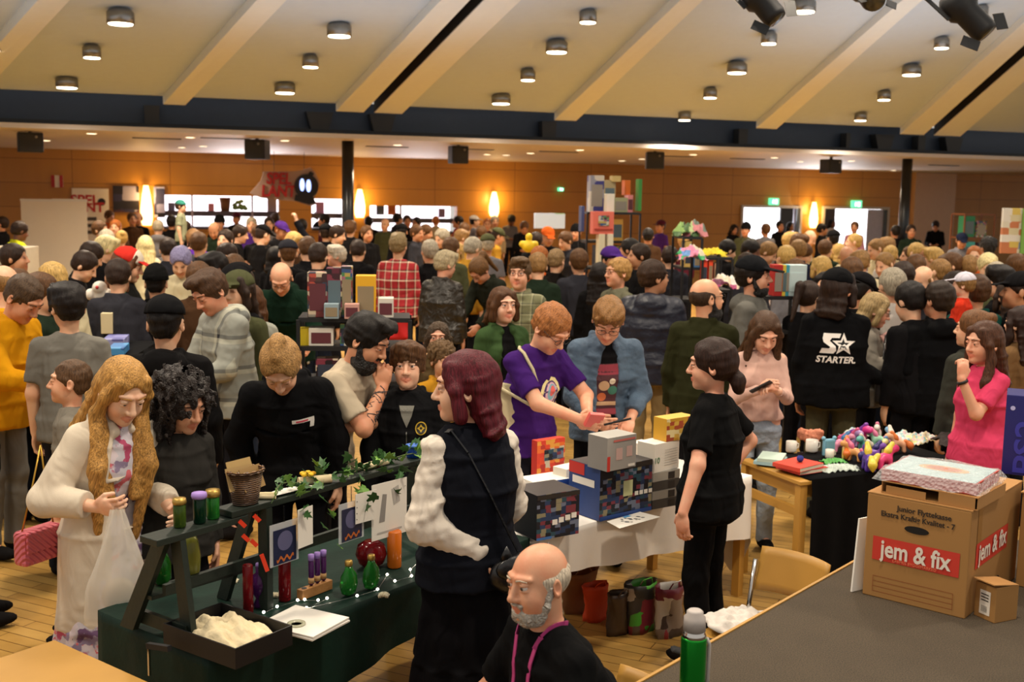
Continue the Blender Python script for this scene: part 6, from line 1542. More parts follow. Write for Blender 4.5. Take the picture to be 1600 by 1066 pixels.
# clothes heap on the chair
def heap(x, y, z, w_, d_, h_, m, label, cat, seed=1, name='jacket', rz=0, parent=None):
    rs = random.Random(seed); ph = [rs.uniform(0, 6) for _ in range(6)]
    def f(s_, t):
        a, b_ = 2 * s_ - 1, 2 * t - 1; rr = max(0, 1 - (a * a + b_ * b_) * .8); zz = h_ * (rr ** .6) * (.7 + .3 * math.sin(a * 7 + ph[0] + b_ * 3) * math.cos(b_ * 8 + ph[1])) + .006 * math.sin(a * 21 + ph[2])
        e = 1 + .1 * math.sin(math.atan2(b_, a) * 5 + ph[3]); return Vector((a * w_ / 2 * e, b_ * d_ / 2 * e, zz))
    b = MB(); b.grid(f, 28, 22); o = b.build(name, m, parent, solid=.004, loc=(x, y, z), rot=(0, 0, rz)); 
    if label: tag(o, label, cat)
    return o
q = atz(1150, 972, .47); heap(q.x, q.y, .475, .34, .22, .05, mat('white_fleece', '#cfc8c0', .85, bump=.5, bs=20), 'white jacket heaped on the plywood chair', 'jacket', 3, 'jacket', .6)
q = atz(1128, 1000, .5); heap(q.x, q.y - .02, .44, .36, .26, .06, mat('black_fleece', '#121214', .85), 'black jacket under the white one on the chair', 'jacket', 4, 'jacket', .3)
# bags under the white table
def bag(px, py, wpx, hpx, m, label, seed, name='carrier_bag', cat='bag', ratio=.6):
    p = atz(px, py, 0); s_ = FPX / p.y; w_, h_ = wpx / s_, hpx / s_; root = empty(name, (p.x, p.y, 0), .6, label, cat); rs = random.Random(seed); rings = []
    for j in range(9):
        t = j / 8; r = []
        for i in range(20):
            a = 2 * PI * i / 20; q = 1 + .10 * t - .12 * math.sin(t * 3.1) ** 2 + .12 * math.sin(a * 3 + seed + t * 5) + .08 * math.sin(a * 7 + t * 11 + seed); r.append(Vector((math.cos(a) * w_ / 2 * q, math.sin(a) * w_ / 2 * ratio * q, h_ * t)))
        rings.append(r)
    MB().rings(rings, cap1=False).build('bag_body', m, root, solid=.003)
    b = MB(); [b.tube([(-w_ * .3, y, h_ * .9), (-w_ * .2, y - .03, h_ * 1.12), (w_ * .05, y - .04, h_ * 1.16), (w_ * .3, y, h_ * .9)], .004, 5) for y in (-.03,)]; b.build('bag_handle', m, root); return root
bag(930, 968, 44, 60, mat('orange_paper', '#e04a1c', .6), 'orange paper bag on the floor under the white table', 1, 'paper_bag')
p = atz(920, 940, .1); 
q = bag(905, 952, 62, 66, mat('kraft_paper', '#8c5c34', .8), 'brown paper carrier bag behind the older man\'s head', 9, 'paper_bag')
bag(1000, 985, 56, 82, blobart('plastic_print', ['#5a4a40', '#7a2a34', '#3a3430', '#4c9c34', '#a89c90', '#2c2a28'], 9), 'bulging printed plastic bag under the white table', 2)
bag(1045, 992, 52, 84, blobart('plastic_print_red', ['#a03a44', '#8c7c70', '#c9c0b4', '#4a3a34', '#6c2030'], 8), 'grey and red plastic bag beside the woman in black', 3)
bag(965, 990, 40, 70, mat('brown_plastic', '#4a382a', .35), 'dark brown plastic bag next to the orange paper bag', 4)
# -- boxed consoles
grey, dgrey = cmat('#a09c96'), cmat('#3a3838'); TZ = .752
r_, w1, h1, _ = pbox('console_box', (838, 846), (904, 834), 74, .22, TZ, 'dark console box covered in small game pictures, near end of the white table', (A_dark, cmat('#17181f'), cmat('#3a3634')))
pprint(r_, w1, h1, [(rect(0, .0, .35, .06), M_blu)] + [(rect(.36 + .15 * i, .30 + .03 * i, .48 + .15 * i, .42 + .03 * i), M_prw) for i in range(4)] + [(rect(0, .90, 1, 1), cmat('#2a2420'))])
r_, w2, h2, _ = pbox('console_box', (936, 815), (1017, 797), 86, .24, TZ, 'larger dark console box with red corner and yellow note, centre of the white table', (A_dark, mat('deep_blue_card', '#1f3c78', .5), cmat('#3a3634')))
pprint(r_, w2, h2, [(rect(.44, .38, .62, .68), cmat('#c9cc9a')), (rect(0, .9, 1, 1), cmat('#2a2420')), (rect(0, .78, .24, 1), cmat('#1f1c24'))] + [(rect(.66 + .09 * i, .36, .73 + .09 * i, .44), M_prw) for i in range(4)] + [(rect(0, .0, 1, .08), cmat('#22468c'))])
me = flat([(rect(.0, h2 * .78, .12, h2), cmat('#c22c24')), (rect(.03, h2 * .60, .2, h2 * .74), M_prw)]); me.transform(Matrix.Translation((-.002, .24, 0)) @ Matrix.Rotation(-PI / 2, 4, 'Z') @ FX.to_4x4()); new_obj('print', me, r_)
r_, w3, h3, _ = pbox('console_box', (948, 738), (993, 729), 54, .14, TZ + h2, 'light grey console box standing on the dark console box', (grey, cmat('#8c8884'), cmat('#b0aca4')))
pprint(r_, w3, h3, [(rect(.3, .3, .52, .66), cmat('#c9a8a0')), (rect(.66, .36, .86, .68), cmat('#c9a8a0')), (rect(.0, .0, .10, .45), cmat('#c23a30')), (rect(.2, .86, .95, .92), cmat('#c86a60')), (rect(.72, .05, .95, .13), M_prw)])
zz = TZ
for i in range(4):
    r_, w4, h4, _ = pbox('console_box', (1019 + i * .4, 797 - i * 14.2), (1062, 789 - i * 14.2), 14.2, .16, zz, ('%s layer of the small console stack at the far end, %s' % (('lowest', 'second', 'third', 'top')[i], ('black', 'grey', 'black', 'grey')[i])), ((dgrey, cmat('#8c8882'), dgrey, cmat('#9c9890'))[i],) * 3, group='small consoles stacked on the white table')
    pprint(r_, w4, h4, [(rect(.56, .1, .80, .9), M_prk)]); zz += h4 + .002
r_, w5, h5, _ = pbox('white_carton', (1022, 740), (1060, 731), 46, .12, zz, 'white carton with green number on the stack of small consoles', (M_prw, cmat('#d9d2c4'), M_prw)); put_text('lettering', '10', .045, cmat('#3a7a4c'), r_, (.02, -.001, h5 * .42), (1, 0, 0), (0, 0, 1), depth=.0003)
pprint(r_, w5, h5, [(rect(.4, .2 + .09 * k, .92, .215 + .09 * k), grey) for k in range(7)])
pbox('gold_box', (1041, 691), (1084, 684), 36, .1, zz + h5 + .002, 'gold picture box on top of the white carton', (blobart('gold_art', ['#c9982c', '#d9b04a', '#a8482c', '#e8d8a0'], 30), cmat('#c9982c'), cmat('#d9b04a')))
pbox('game_box', (836, 800), (889, 791), 46, .16, TZ, 'white and blue box behind the near console box', (mat('blue_band', '#2c50a0', .5), M_prw, M_prw))
r_, w6, h6, _ = pbox('game_box', (838, 775), (881, 767), 88, .05, TZ, 'tall red and orange picture box at the back of the white table', (A_warm, cmat('#b8302a'), cmat('#c23a2a')))
pprint(r_, w6, h6, [(rect(.25, .62, .95, .82), A_dark), (rect(.05, .1, .3, .34), cmat('#6a9cb8')), (rect(.4, .12, .95, .34), cmat('#e8683a'))])
pbox('white_carton', (884, 790), (911, 783), 58, .1, TZ, 'plain white carton between the two dark console boxes', (M_prw, cmat('#d9d2c4'), M_prw))
pbox('white_carton', (996, 752), (1016, 748), 60, .08, TZ, 'small white carton behind the grey console box', (M_prw, cmat('#d9d2c4'), M_prw))
root = empty('printed_sheet', (0, 0, 0), 0, 'white printed sheet hanging over the edge of the white table', 'paper'); pts = [atz(948, 815, .757), atz(1000, 800, .757), atz(1032, 808, .757), atz(968, 826, .757)]
b = MB(); va = [b.bm.verts.new(p_) for p_ in pts]; b.bm.faces.new(va); b.build('sheet', M_prw, root, solid=.001)
q = Vector(sum(pts, Vector())) / 4; b = MB(); rs = random.Random(8)
for i in range(14): c_ = q + tu * rs.uniform(-.07, .07) + tv * rs.uniform(-.03, .04); b.ball((c_.x, c_.y, .7585), rs.uniform(.004, .010), 4, (1.4, 1, .04))
b.build('printed_figures', cmat('#5a5c60'), root)
MB().box((*(q + tv * .05 + tu * .02).xy, .7585), (.05, .02, .0006), rz=PI / 4).build('blue_heading', cmat('#5aa0d8'), root)
# things in hands
def held(fig, sd, name, size, m, label, cat, off=(0, 0, 0), rot=(0, 0, 0), prints=None):
    j = fig['J'][sd]; p_ = W3(fig, j['W'] + j['d'] * .10 + j['n'] * .02) + Vector(off); o = MB().box((0, 0, 0), size).build(name, m, loc=p_, rot=rot, bevel=.002); return tag(o, label, cat)
held(purple, 'L', 'game_cartridge_box', (.10, .025, .09), cmat('#e0605a'), 'salmon pink small box held by the man in purple', 'box', (.05, -.07, .03), (.5, .15, .5))
held(denimman, 'R', 'pen', (.012, .012, .17), M_k, 'black marker pen held by the man in the denim jacket', 'pen', (.04, -.06, .03), (.1, 1.3, 0))
held(phone, 'L', 'phone', (.075, .01, .15), M_k, 'phone in a dark case held by the woman in pale pink', 'phone', (-.03, -.01, .02), (1.0, .3, 1.1))
# shoulder bag of the red-haired woman
up = redhair['J']['up']; low = redhair['J']['low']; W_ = redhair['W']
def LP(x, y, z, f='up'): return W_ @ Vector(tuple(redhair['J'][f](x, y, z)))
cbag = LP(-.13, .22, .93, 'low'); root = empty('shoulder_bag', cbag, math.radians(20), 'black shoulder bag with cat ears hanging behind the red-haired woman', 'bag'); M_lea = mat('black_leather', '#141417', .3, var=.15, bump=.3, bs=40)
MB().ball((0, 0, 0), .1, 10, (1.45, .52, .86)).build('bag_body', M_lea, root, smooth=True)
MB().ball((0, -.035, .035), .1, 10, (1.3, .30, .60)).build('flap', M_lea, root, smooth=True)
for sx in (-1, 1): MB().lathe([(.028, 0), (.016, .03), (.002, .055)], (sx * .085, -.03, .07), 8, sy=.5).build('ear', M_lea, root)
b = MB(); b.tube([(.03 * math.cos(t) + .05, -.068, .03 + .018 * math.sin(t)) for t in np.linspace(0, 2 * PI, 17)], .003, 6); b.build('eye_trim', M_chr, root)
pts = [LP(.12, -.02, 1.46), LP(.11, .06, 1.475), LP(.07, .125, 1.40), LP(.0, .165, 1.25), LP(-.08, .185, 1.08), LP(-.12, .195, 1.0)]
pts = [p_ - cbag for p_ in pts]; R_z = Matrix.Rotation(-math.radians(20), 3, 'Z'); b = MB()
for p0, p1 in zip(pts, pts[1:]): b.bar(R_z @ p0, R_z @ p1, .006, .022, up=(0, 1, 0))
b.build('strap', M_lea, root)
# pink quilted bag and plastic bag of the blonde
def quilt():
    t = NT('pink_quilted_leather'); t.b.inputs['Base Color'].default_value = lin('#d0606c') + (1,); t.b.inputs['Roughness'].default_value = .4; wv_ = t.node('ShaderNodeTexWave'); wv_.wave_type = 'BANDS'; wv_.bands_direction = 'DIAGONAL'; wv_.inputs['Scale'].default_value = 22; t.link(t.coords(), wv_.inputs[0]); t.bump(wv_.outputs[0], .8, .01); return t.m
p = atY(60, 850, blonde['root'].location.y - .12); root = empty('pink_handbag', p, 1.1, 'pink quilted handbag hanging at the blonde woman\'s side', 'bag'); MQ = quilt()
MB().box((0, 0, 0), (.20, .08, .15)).build('bag_body', MQ, root, bevel=.02); MB().box((0, -.045, .03), (.19, .012, .09)).build('flap', MQ, root, bevel=.006)
sh = W3(blonde, blonde['J']['R']['S']) - p; b = MB(); b.tube([(-.08, 0, .07), (-.02, 0, .25), (.03, 0, .42)], .004, 6); b.tube([(.08, 0, .07), (.05, 0, .25), (.03, 0, .42)], .004, 6); b.build('chain', mat('gold_chain', '#b8903c', .3, .8), root)
j = blonde['J']['R']; p = W3(blonde, j['W'] + j['d'] * .09); t = NT('thin_plastic'); t.b.inputs['Base Color'].default_value = (.86, .80, .70, 1); t.b.inputs['Roughness'].default_value = .3; t.b.inputs['Alpha'].default_value = .5; t.bump(t.noise(9, 2, t.coords((1, 1, .3))).outputs[0], .5, .02); rings = []
for k in range(14):
    f = k / 13; r_ = []
    for i in range(28): a_ = 2 * PI * i / 28; q_ = (.02 + .095 * min(1, f * 1.5) + .012 * math.sin(a_ * 5 + f * 5)) ; r_.append(Vector((math.cos(a_) * q_ * (.9 + .2 * f), math.sin(a_) * q_ * .45, -.47 * f)))
    rings.append(r_)
root = empty('plastic_bag', p + Vector((.03, -.02, .0)), .3, 'thin pale plastic carrier bag hanging from the blonde woman\'s hand', 'bag'); MB().rings(rings, cap0=False).build('bag_body', t.m, root)
MB().ball((0, 0, -.36), .07, 8, (1, .5, 1.1)).build('contents', mat('bag_contents', '#b8a890', .7), root, smooth=True)
# tote of the man in purple
up = purple['J']['up']; root = empty('tote_bag', atY(783, 650, purple['root'].location.y - .10), math.radians(30), 'pale canvas tote bag on the shoulder of the man in purple', 'bag'); M_tote = mat('canvas', '#c9bc98', .9, bump=.3, bs=120)
b = MB(); b.grid(lambda s_, t_: Vector((-.16 + .32 * s_, -.05 + .03 * math.sin(s_ * 5), -.18 + .38 * t_)), 8, 8); b.build('bag_body', M_tote, root, solid=.06)
sp_ = W3(purple, up(-.13, .01, 1.45)) - root.location; sp_ = Matrix.Rotation(-math.radians(30), 3, 'Z') @ sp_; gm_ = purple['parts']['top'].data; bv = BVHTree.FromPolygons([v.co for v in gm_.vertices], [p.vertices for p in gm_.polygons]); Wi = purple['W'].inverted(); Ri = Matrix.Rotation(-math.radians(30), 3, 'Z'); pts = [(-.06, -.06, .19)]
for t_ in np.linspace(0, 1, 9):
    lp_ = Vector(tuple(purple['J']['up'](-.135, -.16 + .20 * t_, 1.16 + .36 * t_))); hh = bv.find_nearest(lp_); pts.append(Ri @ (purple['W'] @ (hh[0] + hh[1] * .012) - root.location))
b = MB(); b.tube(pts, .010, 6); b.build('strap', M_tote, root)
# ---------------------------------------------------------------- potion stall
M_dkg = mat('dark_green_paint', '#101d14', .55, var=.25, vs=12, bump=.2, bs=30)
A_, B_ = atz(246, 838, 1.16), atz(681, 712, 1.17); A_.z = B_.z = 0; ru = (B_ - A_); RL = ru.length; ru.normalize(); rn = Vector((-ru.y, ru.x, 0)); RZ = math.atan2(ru.y, ru.x)
root = empty('display_rack', A_, RZ, 'dark green painted wooden trestle rack standing on the green velvet', 'rack')
b0_ = .752
MB().box((.17, .0, 1.15), (.42, .10, .026)).build('shelf_board', M_dkg, root, bevel=.003)
MB().box((RL / 2 + .16, .0, 1.178), (RL - .28, .10, .026)).build('shelf_board', M_dkg, root, bevel=.003)
def leg(x, y0, y1, w_=.07, n='rack_leg'): MB().bar((x, y0, b0_), (x, y1, 1.14), .022, w_, up=(1, 0, 0)).build(n, M_dkg, root)
MB().hexa([(.02, .19, b0_), (.02, .27, b0_), (.045, .27, b0_), (.045, .19, b0_), (.02, -.02, 1.137), (.02, .05, 1.137), (.045, .05, 1.137), (.045, -.02, 1.137)]).build('rack_leg', M_dkg, root)
MB().hexa([(.06, -.11, b0_), (.06, -.05, b0_), (.085, -.05, b0_), (.085, -.11, b0_), (.06, -.05, 1.137), (.06, .01, 1.137), (.085, .01, 1.137), (.085, -.05, 1.137)]).build('rack_leg', M_dkg, root)
for x in (.44, RL - .1):
    MB().hexa([(x, .16, b0_), (x, .22, b0_), (x + .022, .22, b0_), (x + .022, .16, b0_), (x, -.01, 1.165), (x, .05, 1.165), (x + .022, .05, 1.165), (x + .022, -.01, 1.165)]).build('rack_leg', M_dkg, root)
    MB().box((x + .04, -.03, (b0_ + 1.165) / 2), (.03, .05, 1.165 - b0_)).build('rack_leg', M_dkg, root)
MB().bar((.06, -.08, .80), (.06, .22, .80), .02, .05).build('cross_rail', M_dkg, root); MB().bar((.06, .05, .93), (RL - .1, .05, .93), .02, .04).build('cross_rail', M_dkg, root)
MB().bar((.03, .13, .90), (.44, .10, .90), .10, .015).build('lower_board', M_dkg, root)
def onrack(px):  # point on the rack's top line seen at column px
    d = ray(px, 750); t = (A_.y * ru.x - A_.x * ru.y) / (d.y * ru.x - d.x * ru.y); p = Vector((d.x * t, d.y * t, 0)); return p
def glass(name, c, rough=.12, tr=.55): return mat(name, c, rough, trans=tr, var=.1)
G_g, G_dg, G_p, G_r, G_y, G_o, G_b = glass('green_glass', '#2f8a34'), glass('dark_green_glass', '#0f3a24'), glass('purple_glass', '#5a2468'), glass('red_glass', '#8a1a20'), glass('yellow_green_liquid', '#9a9c44'), mat('orange_liquid', '#d9701c', .25), glass('blue_glass', '#1f50b0')
M_gold = mat('gold_foil', '#b09048', .35, .7); M_cork = mat('cork', '#b08a5a', .8); M_ptape = mat('purple_fabric', '#9a7cc4', .7); M_wood = mat('raw_wood', '#9a6c3c', .6, bump=.2)
def bottle(px, py, z, prof, body, capm, capprof, label, name='bottle', sy=1, at=None, group=None, extra=None):
    p = atz(px, py, z) if at is None else at; root = empty(name, (p.x, p.y, z), RZ, label, 'bottle', group)
    MB().lathe(prof, n=24, sy=sy).build('glass_body', body, root)
    if capm: MB().lathe(capprof, n=16).build('stopper', capm, root)
    if extra: extra(root)
    return root
def cyl(r, h): return [(r * .9, 0), (r, .004), (r, h - .004), (r * .9, h)]
def cap_(r, h, z): return [(r, z), (r * 1.1, z + h * .4), (r, z + h), (r * .4, z + h + .002)]
bottle(281, 823, 1.165, cyl(.023, .085), glass('moss_glass', '#4c6a24'), M_gold, cap_(.024, .022, .085), 'small green jar with a gold foil lid, nearest end of the rack')
bottle(312, 817, 1.165, cyl(.023, .095), G_dg, M_ptape, cap_(.027, .02, .095), 'dark green jar with a purple cloth lid, between two green jars')
bottle(333, 810, 1.165, cyl(.024, .085), G_g, M_gold, cap_(.026, .026, .085), 'bright green jar with a broad gold lid beside the basket')
p = onrack(318); p = p + rn * .10; bottle(0, 0, .91, [(.02, 0), (.035, .01), (.045, .05), (.047, .10), (.040, .155), (.03, .18)], G_y, None, None, 'egg-shaped bottle of pale yellow-green liquid under the rack shelf', at=p)
p = onrack(292) + rn * .16; bottle(0, 0, .91, [(.02, 0), (.035, .02), (.035, .08), (.015, .13)], G_g, M_cork, cap_(.014, .02, .13), 'green bottle half hidden by the rack leg', at=p)
bottle(405, 948, b0_, [(.020, 0), (.024, .01), (.012, .035), (.036, .075), (.040, .10), (.030, .128), (.012, .14), (.012, .165)], G_p, M_ptape, cap_(.012, .014, .165), 'round purple glass flask with a narrow foot')
bottle(445, 938, b0_, cyl(.025, .165), G_r, None, None, 'tall red cylinder bottle right of the purple flask')
bottle(388, 960, b0_, cyl(.020, .20), G_r, None, None, 'slim red bottle behind the rack post')
for px, py, lb in ((545, 930, 'nearer'), (580, 920, 'farther')):
    def tag_(root): MB().box((0, -.012, .13), (.030, .02, .03)).build('paper_tag', M_cork, root)
    bottle(px, py, b0_, [(.015, 0), (.036, .012), (.046, .045), (.040, .085), (.022, .108), (.016, .125)], G_g, M_gold, cap_(.015, .022, .125), 'round green glass flask with a gold stopper, %s of the pair' % lb, sy=.6, group='round green flasks')
bottle(580, 886, b0_, [(.03, 0), (.055, .02), (.07, .06), (.06, .10), (.03, .12)], G_r, None, None, 'wide red glass vase behind the green flasks')
bottle(616, 886, b0_, cyl(.032, .165), G_o, None, None, 'orange cylinder bottle at the far end of the green table')
p = atz(492, 928, b0_); root = empty('test_tube_block', p, RZ, 'wooden block holding three purple test tubes', 'block'); MB().box((0, 0, .02), (.17, .035, .04)).build('block', M_wood, root, bevel=.002)
MB().lathe([(.011, .04), (.011, .042)], (-.06, 0, 0), 12).build('drilled_hole', M_prk, root)
for i in range(3):
    q_ = p + ru * (-.02 + .035 * i); r_ = empty('test_tube', (q_.x, q_.y, b0_ + .0405), RZ, 'purple test tube, %s in the wooden block' % ('nearest', 'middle', 'farthest')[i], 'test tube', 'purple test tubes in the wooden block')
    MB().lathe([(.004, 0), (.011, .008), (.012, .115)], n=14).build('glass_tube', G_p, r_); MB().lathe([(.013, .108), (.013, .132), (.005, .134)], n=12).build('wrapped_stopper', M_ptape, r_); MB().lathe([(.0125, .012), (.0125, .035)], n=12).build('label_band', M_cork, r_)
p = onrack(645); r_ = empty('jar', (p.x, p.y, 1.192), RZ, 'small bright blue jar at the far end of the rack shelf', 'jar'); MB().lathe(cyl(.03, .05), n=20).build('glass_body', G_b, r_); MB().lathe([(.033, .05), (.033, .06)], n=20).build('lid', mat('blue_lid', '#3f70c8', .3), r_)
# basket with cards
p = onrack(383); root = empty('wicker_basket', (p.x, p.y, 1.192), RZ, 'brown wicker basket full of kraft cards on the rack', 'basket')
t = NT('wicker'); wv_ = t.node('ShaderNodeTexWave'); wv_.bands_direction = 'Z'; wv_.inputs['Scale'].default_value = 38; wv_.inputs['Distortion'].default_value = 3; t.link(t.coords(), wv_.inputs[0]); t.base(t.ramp(wv_.outputs[0], [(.2, lin('#4a2c16')), (.8, lin('#96683a'))])); t.bump(wv_.outputs[0], 1, .02); M_wick = t.m
rings = [[Vector((math.cos(a) * r, math.sin(a) * r * .85, z)) for a in np.linspace(0, 2 * PI, 28, endpoint=False)] for r, z in ((.052, 0), (.062, .06), (.074, .13), (.070, .13), (.05, .01))]
MB().rings(rings).build('basket_wall', M_wick, root); MB().tube([(math.cos(a) * .075, math.sin(a) * .064, .132 + .004 * math.sin(a * 14)) for a in np.linspace(0, 2 * PI, 40)], .006, 6).build('rim', M_wick, root)
for i, (x, y, zz, rz, c_) in enumerate(((.0, .025, .125, .05, '#b0925c'), (-.02, .0, .105, -.1, '#a88a58'), (.02, -.018, .10, .2, '#9c7c4c'))):
    o = MB().box((0, 0, 0), (.125, .003, .09), rot=Matrix.Rotation(-.35, 3, 'X')).build('card', cmat(c_, .8), None, loc=(p + ru * x + rn * y + Vector((0, 0, 1.192 + zz))), rot=(0, 0, RZ + rz)); tag(o, ('tallest kraft card at the back of the wicker basket', 'middle kraft card in the wicker basket', 'front kraft card in the wicker basket')[i], 'card', 'cards in the wicker basket')
# scrolls, sheets
M_par = mat('parchment', '#d9c8a0', .8, var=.06)
def scroll(px, off, ang, L, r, label, ribbon=None, z=1.192):
    p = onrack(px) + rn * off; root = empty('parchment_scroll', (p.x, p.y, z + r), ang, label, 'scroll'); prof = []
    b = MB(); rs_ = []
    for x in (-L / 2, L / 2): rs_.append([Vector((x, math.cos(a) * r, math.sin(a) * r)) for a in np.linspace(0, 2 * PI, 18, endpoint=False)])
    for x in (L / 2, -L / 2): rs_.append([Vector((x, math.cos(a) * r * .8, math.sin(a) * r * .8)) for a in np.linspace(0, 2 * PI, 18, endpoint=False)])
    b.rings(rs_ + [rs_[0]], cap0=False, cap1=False); b.build('paper_roll', M_par, root)
    if ribbon: MB().lathe([(r * 1.06, -.008), (r * 1.06, .008)], n=18, R=Matrix.Rotation(PI / 2, 3, 'Y')).build('ribbon', ribbon, root)
    return root
r_ = scroll(492, .0, RZ - .5, .14, .018, 'open parchment scroll with a yellow flower in the middle of the rack', None)
b = MB(); [b.ball((-.03 + .022 * math.cos(a), .022 * math.sin(a), .03), .014, 5, (1, 1, .6)) for a in np.linspace(0, 2 * PI, 6)]; b.build('yellow_flower', mat('flower_yellow', '#e8b81c', .7), r_)
scroll(588, .0, RZ, .15, .013, 'thin parchment scroll tied with a dark red ribbon', mat('red_ribbon', '#7a1a1c', .6)); scroll(575, .025, RZ + .1, .13, .011, 'second thin parchment scroll behind the ribboned one')
scroll(410, -.01, RZ - .9, .09, .009, 'short rolled parchment at the foot of the basket, nearer one'); scroll(418, .015, RZ - .8, .09, .009, 'short rolled parchment at the foot of the basket, farther one')
p = onrack(448); b = MB(); pp = [(-.10, -.03), (-.06, .045), (.02, .06), (.09, .03), (.12, -.05), (.03, -.04)]; b.prism(pp, 0, .0015); tag(b.build('torn_sheet', M_prw, loc=(p.x, p.y, 1.196), rot=(-.12, 0, RZ)), 'torn white parchment sheet lying on the rack beside the basket', 'paper')
def hang(px, off, w_, h_, z1, m, label, tilt=0, art=None, name='hanging_sheet', cat='paper'):
    p = onrack(px) - rn * off; root = empty(name, (p.x, p.y, z1), RZ + tilt, label, cat); MB().box((0, 0, -h_ / 2), (w_, .002, h_)).build('sheet', m, root)
    if art: me = flat([([(x * w_ - w_ / 2, y * h_ - h_) for x, y in pl_], mm) for pl_, mm in art]); me.transform(Matrix.Translation((0, -.0018, 0)) @ RX.to_4x4()); new_obj('print', me, root)
    return root
M_night = mat('night_blue_card', '#1c2444', .4, var=.3, vs=20); M_or = mat('orange_script', '#b8642c', .5)
t = NT('clear_acrylic'); t.b.inputs['Base Color'].default_value = (.9, .92, .95, 1); t.b.inputs['Roughness'].default_value = .08; t.b.inputs['Alpha'].default_value = .35; M_acr = t.m
for px, z1, ref in ((424, 1.10, 'nearer the basket'), (530, 1.10, 'under the middle of the rack')):
    p = onrack(px) - rn * .07; root = empty('card_holder', (p.x, p.y, z1 - .17), RZ, 'clear holder with a dark blue card with orange script, ' + ref, 'card holder', 'clear card holders'); MB().box((0, 0, .085), (.15, .004, .17)).build('acrylic_plate', M_acr, root)
    MB().box((0, -.004, .075), (.12, .002, .14)).build('card', M_night, root); me = flat([(circ(.0, .095, .04, 20), mat('moon_grey', '#5c5c80', .5)), ([(x, .03 + .008 * math.sin(x * 200)) for x in np.linspace(-.045, .045, 18)] + [(x, .018 + .008 * math.sin(x * 200)) for x in np.linspace(.045, -.045, 18)], M_or)]); me.transform(Matrix.Translation((0, -.0056, 0)) @ RX.to_4x4()); new_obj('print', me, root)
    MB().bar((0, 0, .17), (0, 0, 1.165 - z1 + .17), .004).build('hook', M_chr, root)
gp = mat('pencil_grey', '#8c8884', .7)
hang(586, .085, .21, .25, 1.145, M_prw, 'white sheet with a grey drawing hanging from the rack', -.08, [([(.2, .3), (.3, .8), (.42, .78), (.36, .3)], gp), ([(.55, .85), (.75, .9), (.8, .6), (.62, .55)], mat('pencil_light', '#b5b0aa', .7)), (rect(.15, .1, .85, .13), mat('pencil_light', '#b5b0aa', .7))])
hang(452, .09, .09, .16, 1.14, M_prw, 'small white sheet in a plastic sleeve hanging near the basket', .1); hang(548, .09, .12, .13, 1.13, M_prw, 'white punched sheet hanging beside the drawing', -.1, [(circ(.06, .15 + .2 * k, .02), M_prk) for k in range(4)])
for k, px in enumerate((358, 381, 363, 376, 392)):
    p = onrack(px) - rn * .055; zz = (1.15, 1.155, 1.09, 1.06, .99)[k]; o = MB().bar((0, 0, 0), (.02, -.01, -.025 if k < 4 else -.07), .008, .016).build('peg', mat('orange_red_plastic', '#e03c1c', .4), loc=(p.x, p.y, zz), rot=(0, 0, RZ)); tag(o, 'orange-red plastic peg on the rack post, %s' % ('topmost', 'top, nearest the basket', 'second from the top', 'third from the top', 'long lowest one')[k], 'peg', 'orange pegs on the rack post')
# ivy garland
M_ivy = mat('ivy_leaf', '#2f5a26', .5, var=.35, vs=25); M_ivy2 = mat('ivy_leaf_pale', '#6c9a3c', .5, var=.2); rs = random.Random(12)
root = empty('ivy_garland', (A_.x, A_.y, 1.19), RZ, 'garland of green ivy leaves along the rack shelf', 'garland')
path = [Vector((.55 + i * .03, -.02 + .04 * math.sin(i * .9), .012 + .03 * math.sin(i * .55) ** 2)) for i in range(int((RL - .5) / .03))]
MB().tube(path, .003, 5).build('vine', mat('vine_brown', '#4a5a2c', .7), root)
LF = [(0, -.4), (.22, -.5), (.55, -.25), (.36, .0), (.62, .35), (.25, .28), (0, 1.0), (-.25, .28), (-.62, .35), (-.36, .0), (-.55, -.25), (-.22, -.5)]
b = MB(); drops = [Vector((x, -.07, -d * k / 5)) for x, d in ((.62, .12), (.78, .26), (1.0, .16), (1.2, .12), (1.35, .2)) for k in range(6)]
for i, c_ in enumerate([p_ for p_ in path for _ in (0, 1)] + drops):
    sz = rs.uniform(.026, .048); Rv_ = Matrix.Rotation(rs.uniform(0, 6.28), 3, 'Z') @ Matrix.Rotation(rs.uniform(.5, 1.5), 3, 'X') @ Matrix.Rotation(rs.uniform(0, 6.28), 3, 'Z'); o_ = c_ + Vector((rs.uniform(-.03, .03), rs.uniform(-.05, .02), rs.uniform(-.01, .05)))
    b.use(M_ivy if rs.random() < .75 else M_ivy2); vs_ = [b.bm.verts.new(Rv_ @ Vector((x * sz, y * sz, .006 * (abs(x)))) + o_) for x, y in LF]; f_ = b.bm.faces.new(vs_); f_.material_index = b.mi
b.build('leaves', None, root, solid=.0008)
# tissue box, notebook, lights, petals, clamp
L_, N_, Rr = atz(299, 992, b0_), atz(368, 1047, b0_), atz(457, 1008, b0_); u_ = (Rr - N_); w_ = u_.length; u_.normalize(); v_ = Vector((-u_.y, u_.x, 0)); d_ = (L_ - N_).length
root = empty('tissue_box', N_, math.atan2(u_.y, u_.x), 'low black box full of cream tissue paper at the front of the green table', 'box'); M_bp = mat('black_patterned_card', '#0c0a0c', .5, var=.5, vs=60)
b = MB(); h_ = .075
for c_, s_ in (((w_ / 2, .003, h_ / 2), (w_, .006, h_)), ((w_ / 2, d_ - .003, h_ / 2), (w_, .006, h_)), ((.003, d_ / 2, h_ / 2), (.006, d_ - .012, h_)), ((w_ - .003, d_ / 2, h_ / 2), (.006, d_ - .012, h_)), ((w_ / 2, d_ / 2, .004), (w_ - .012, d_ - .012, .006))): b.box(c_, s_)
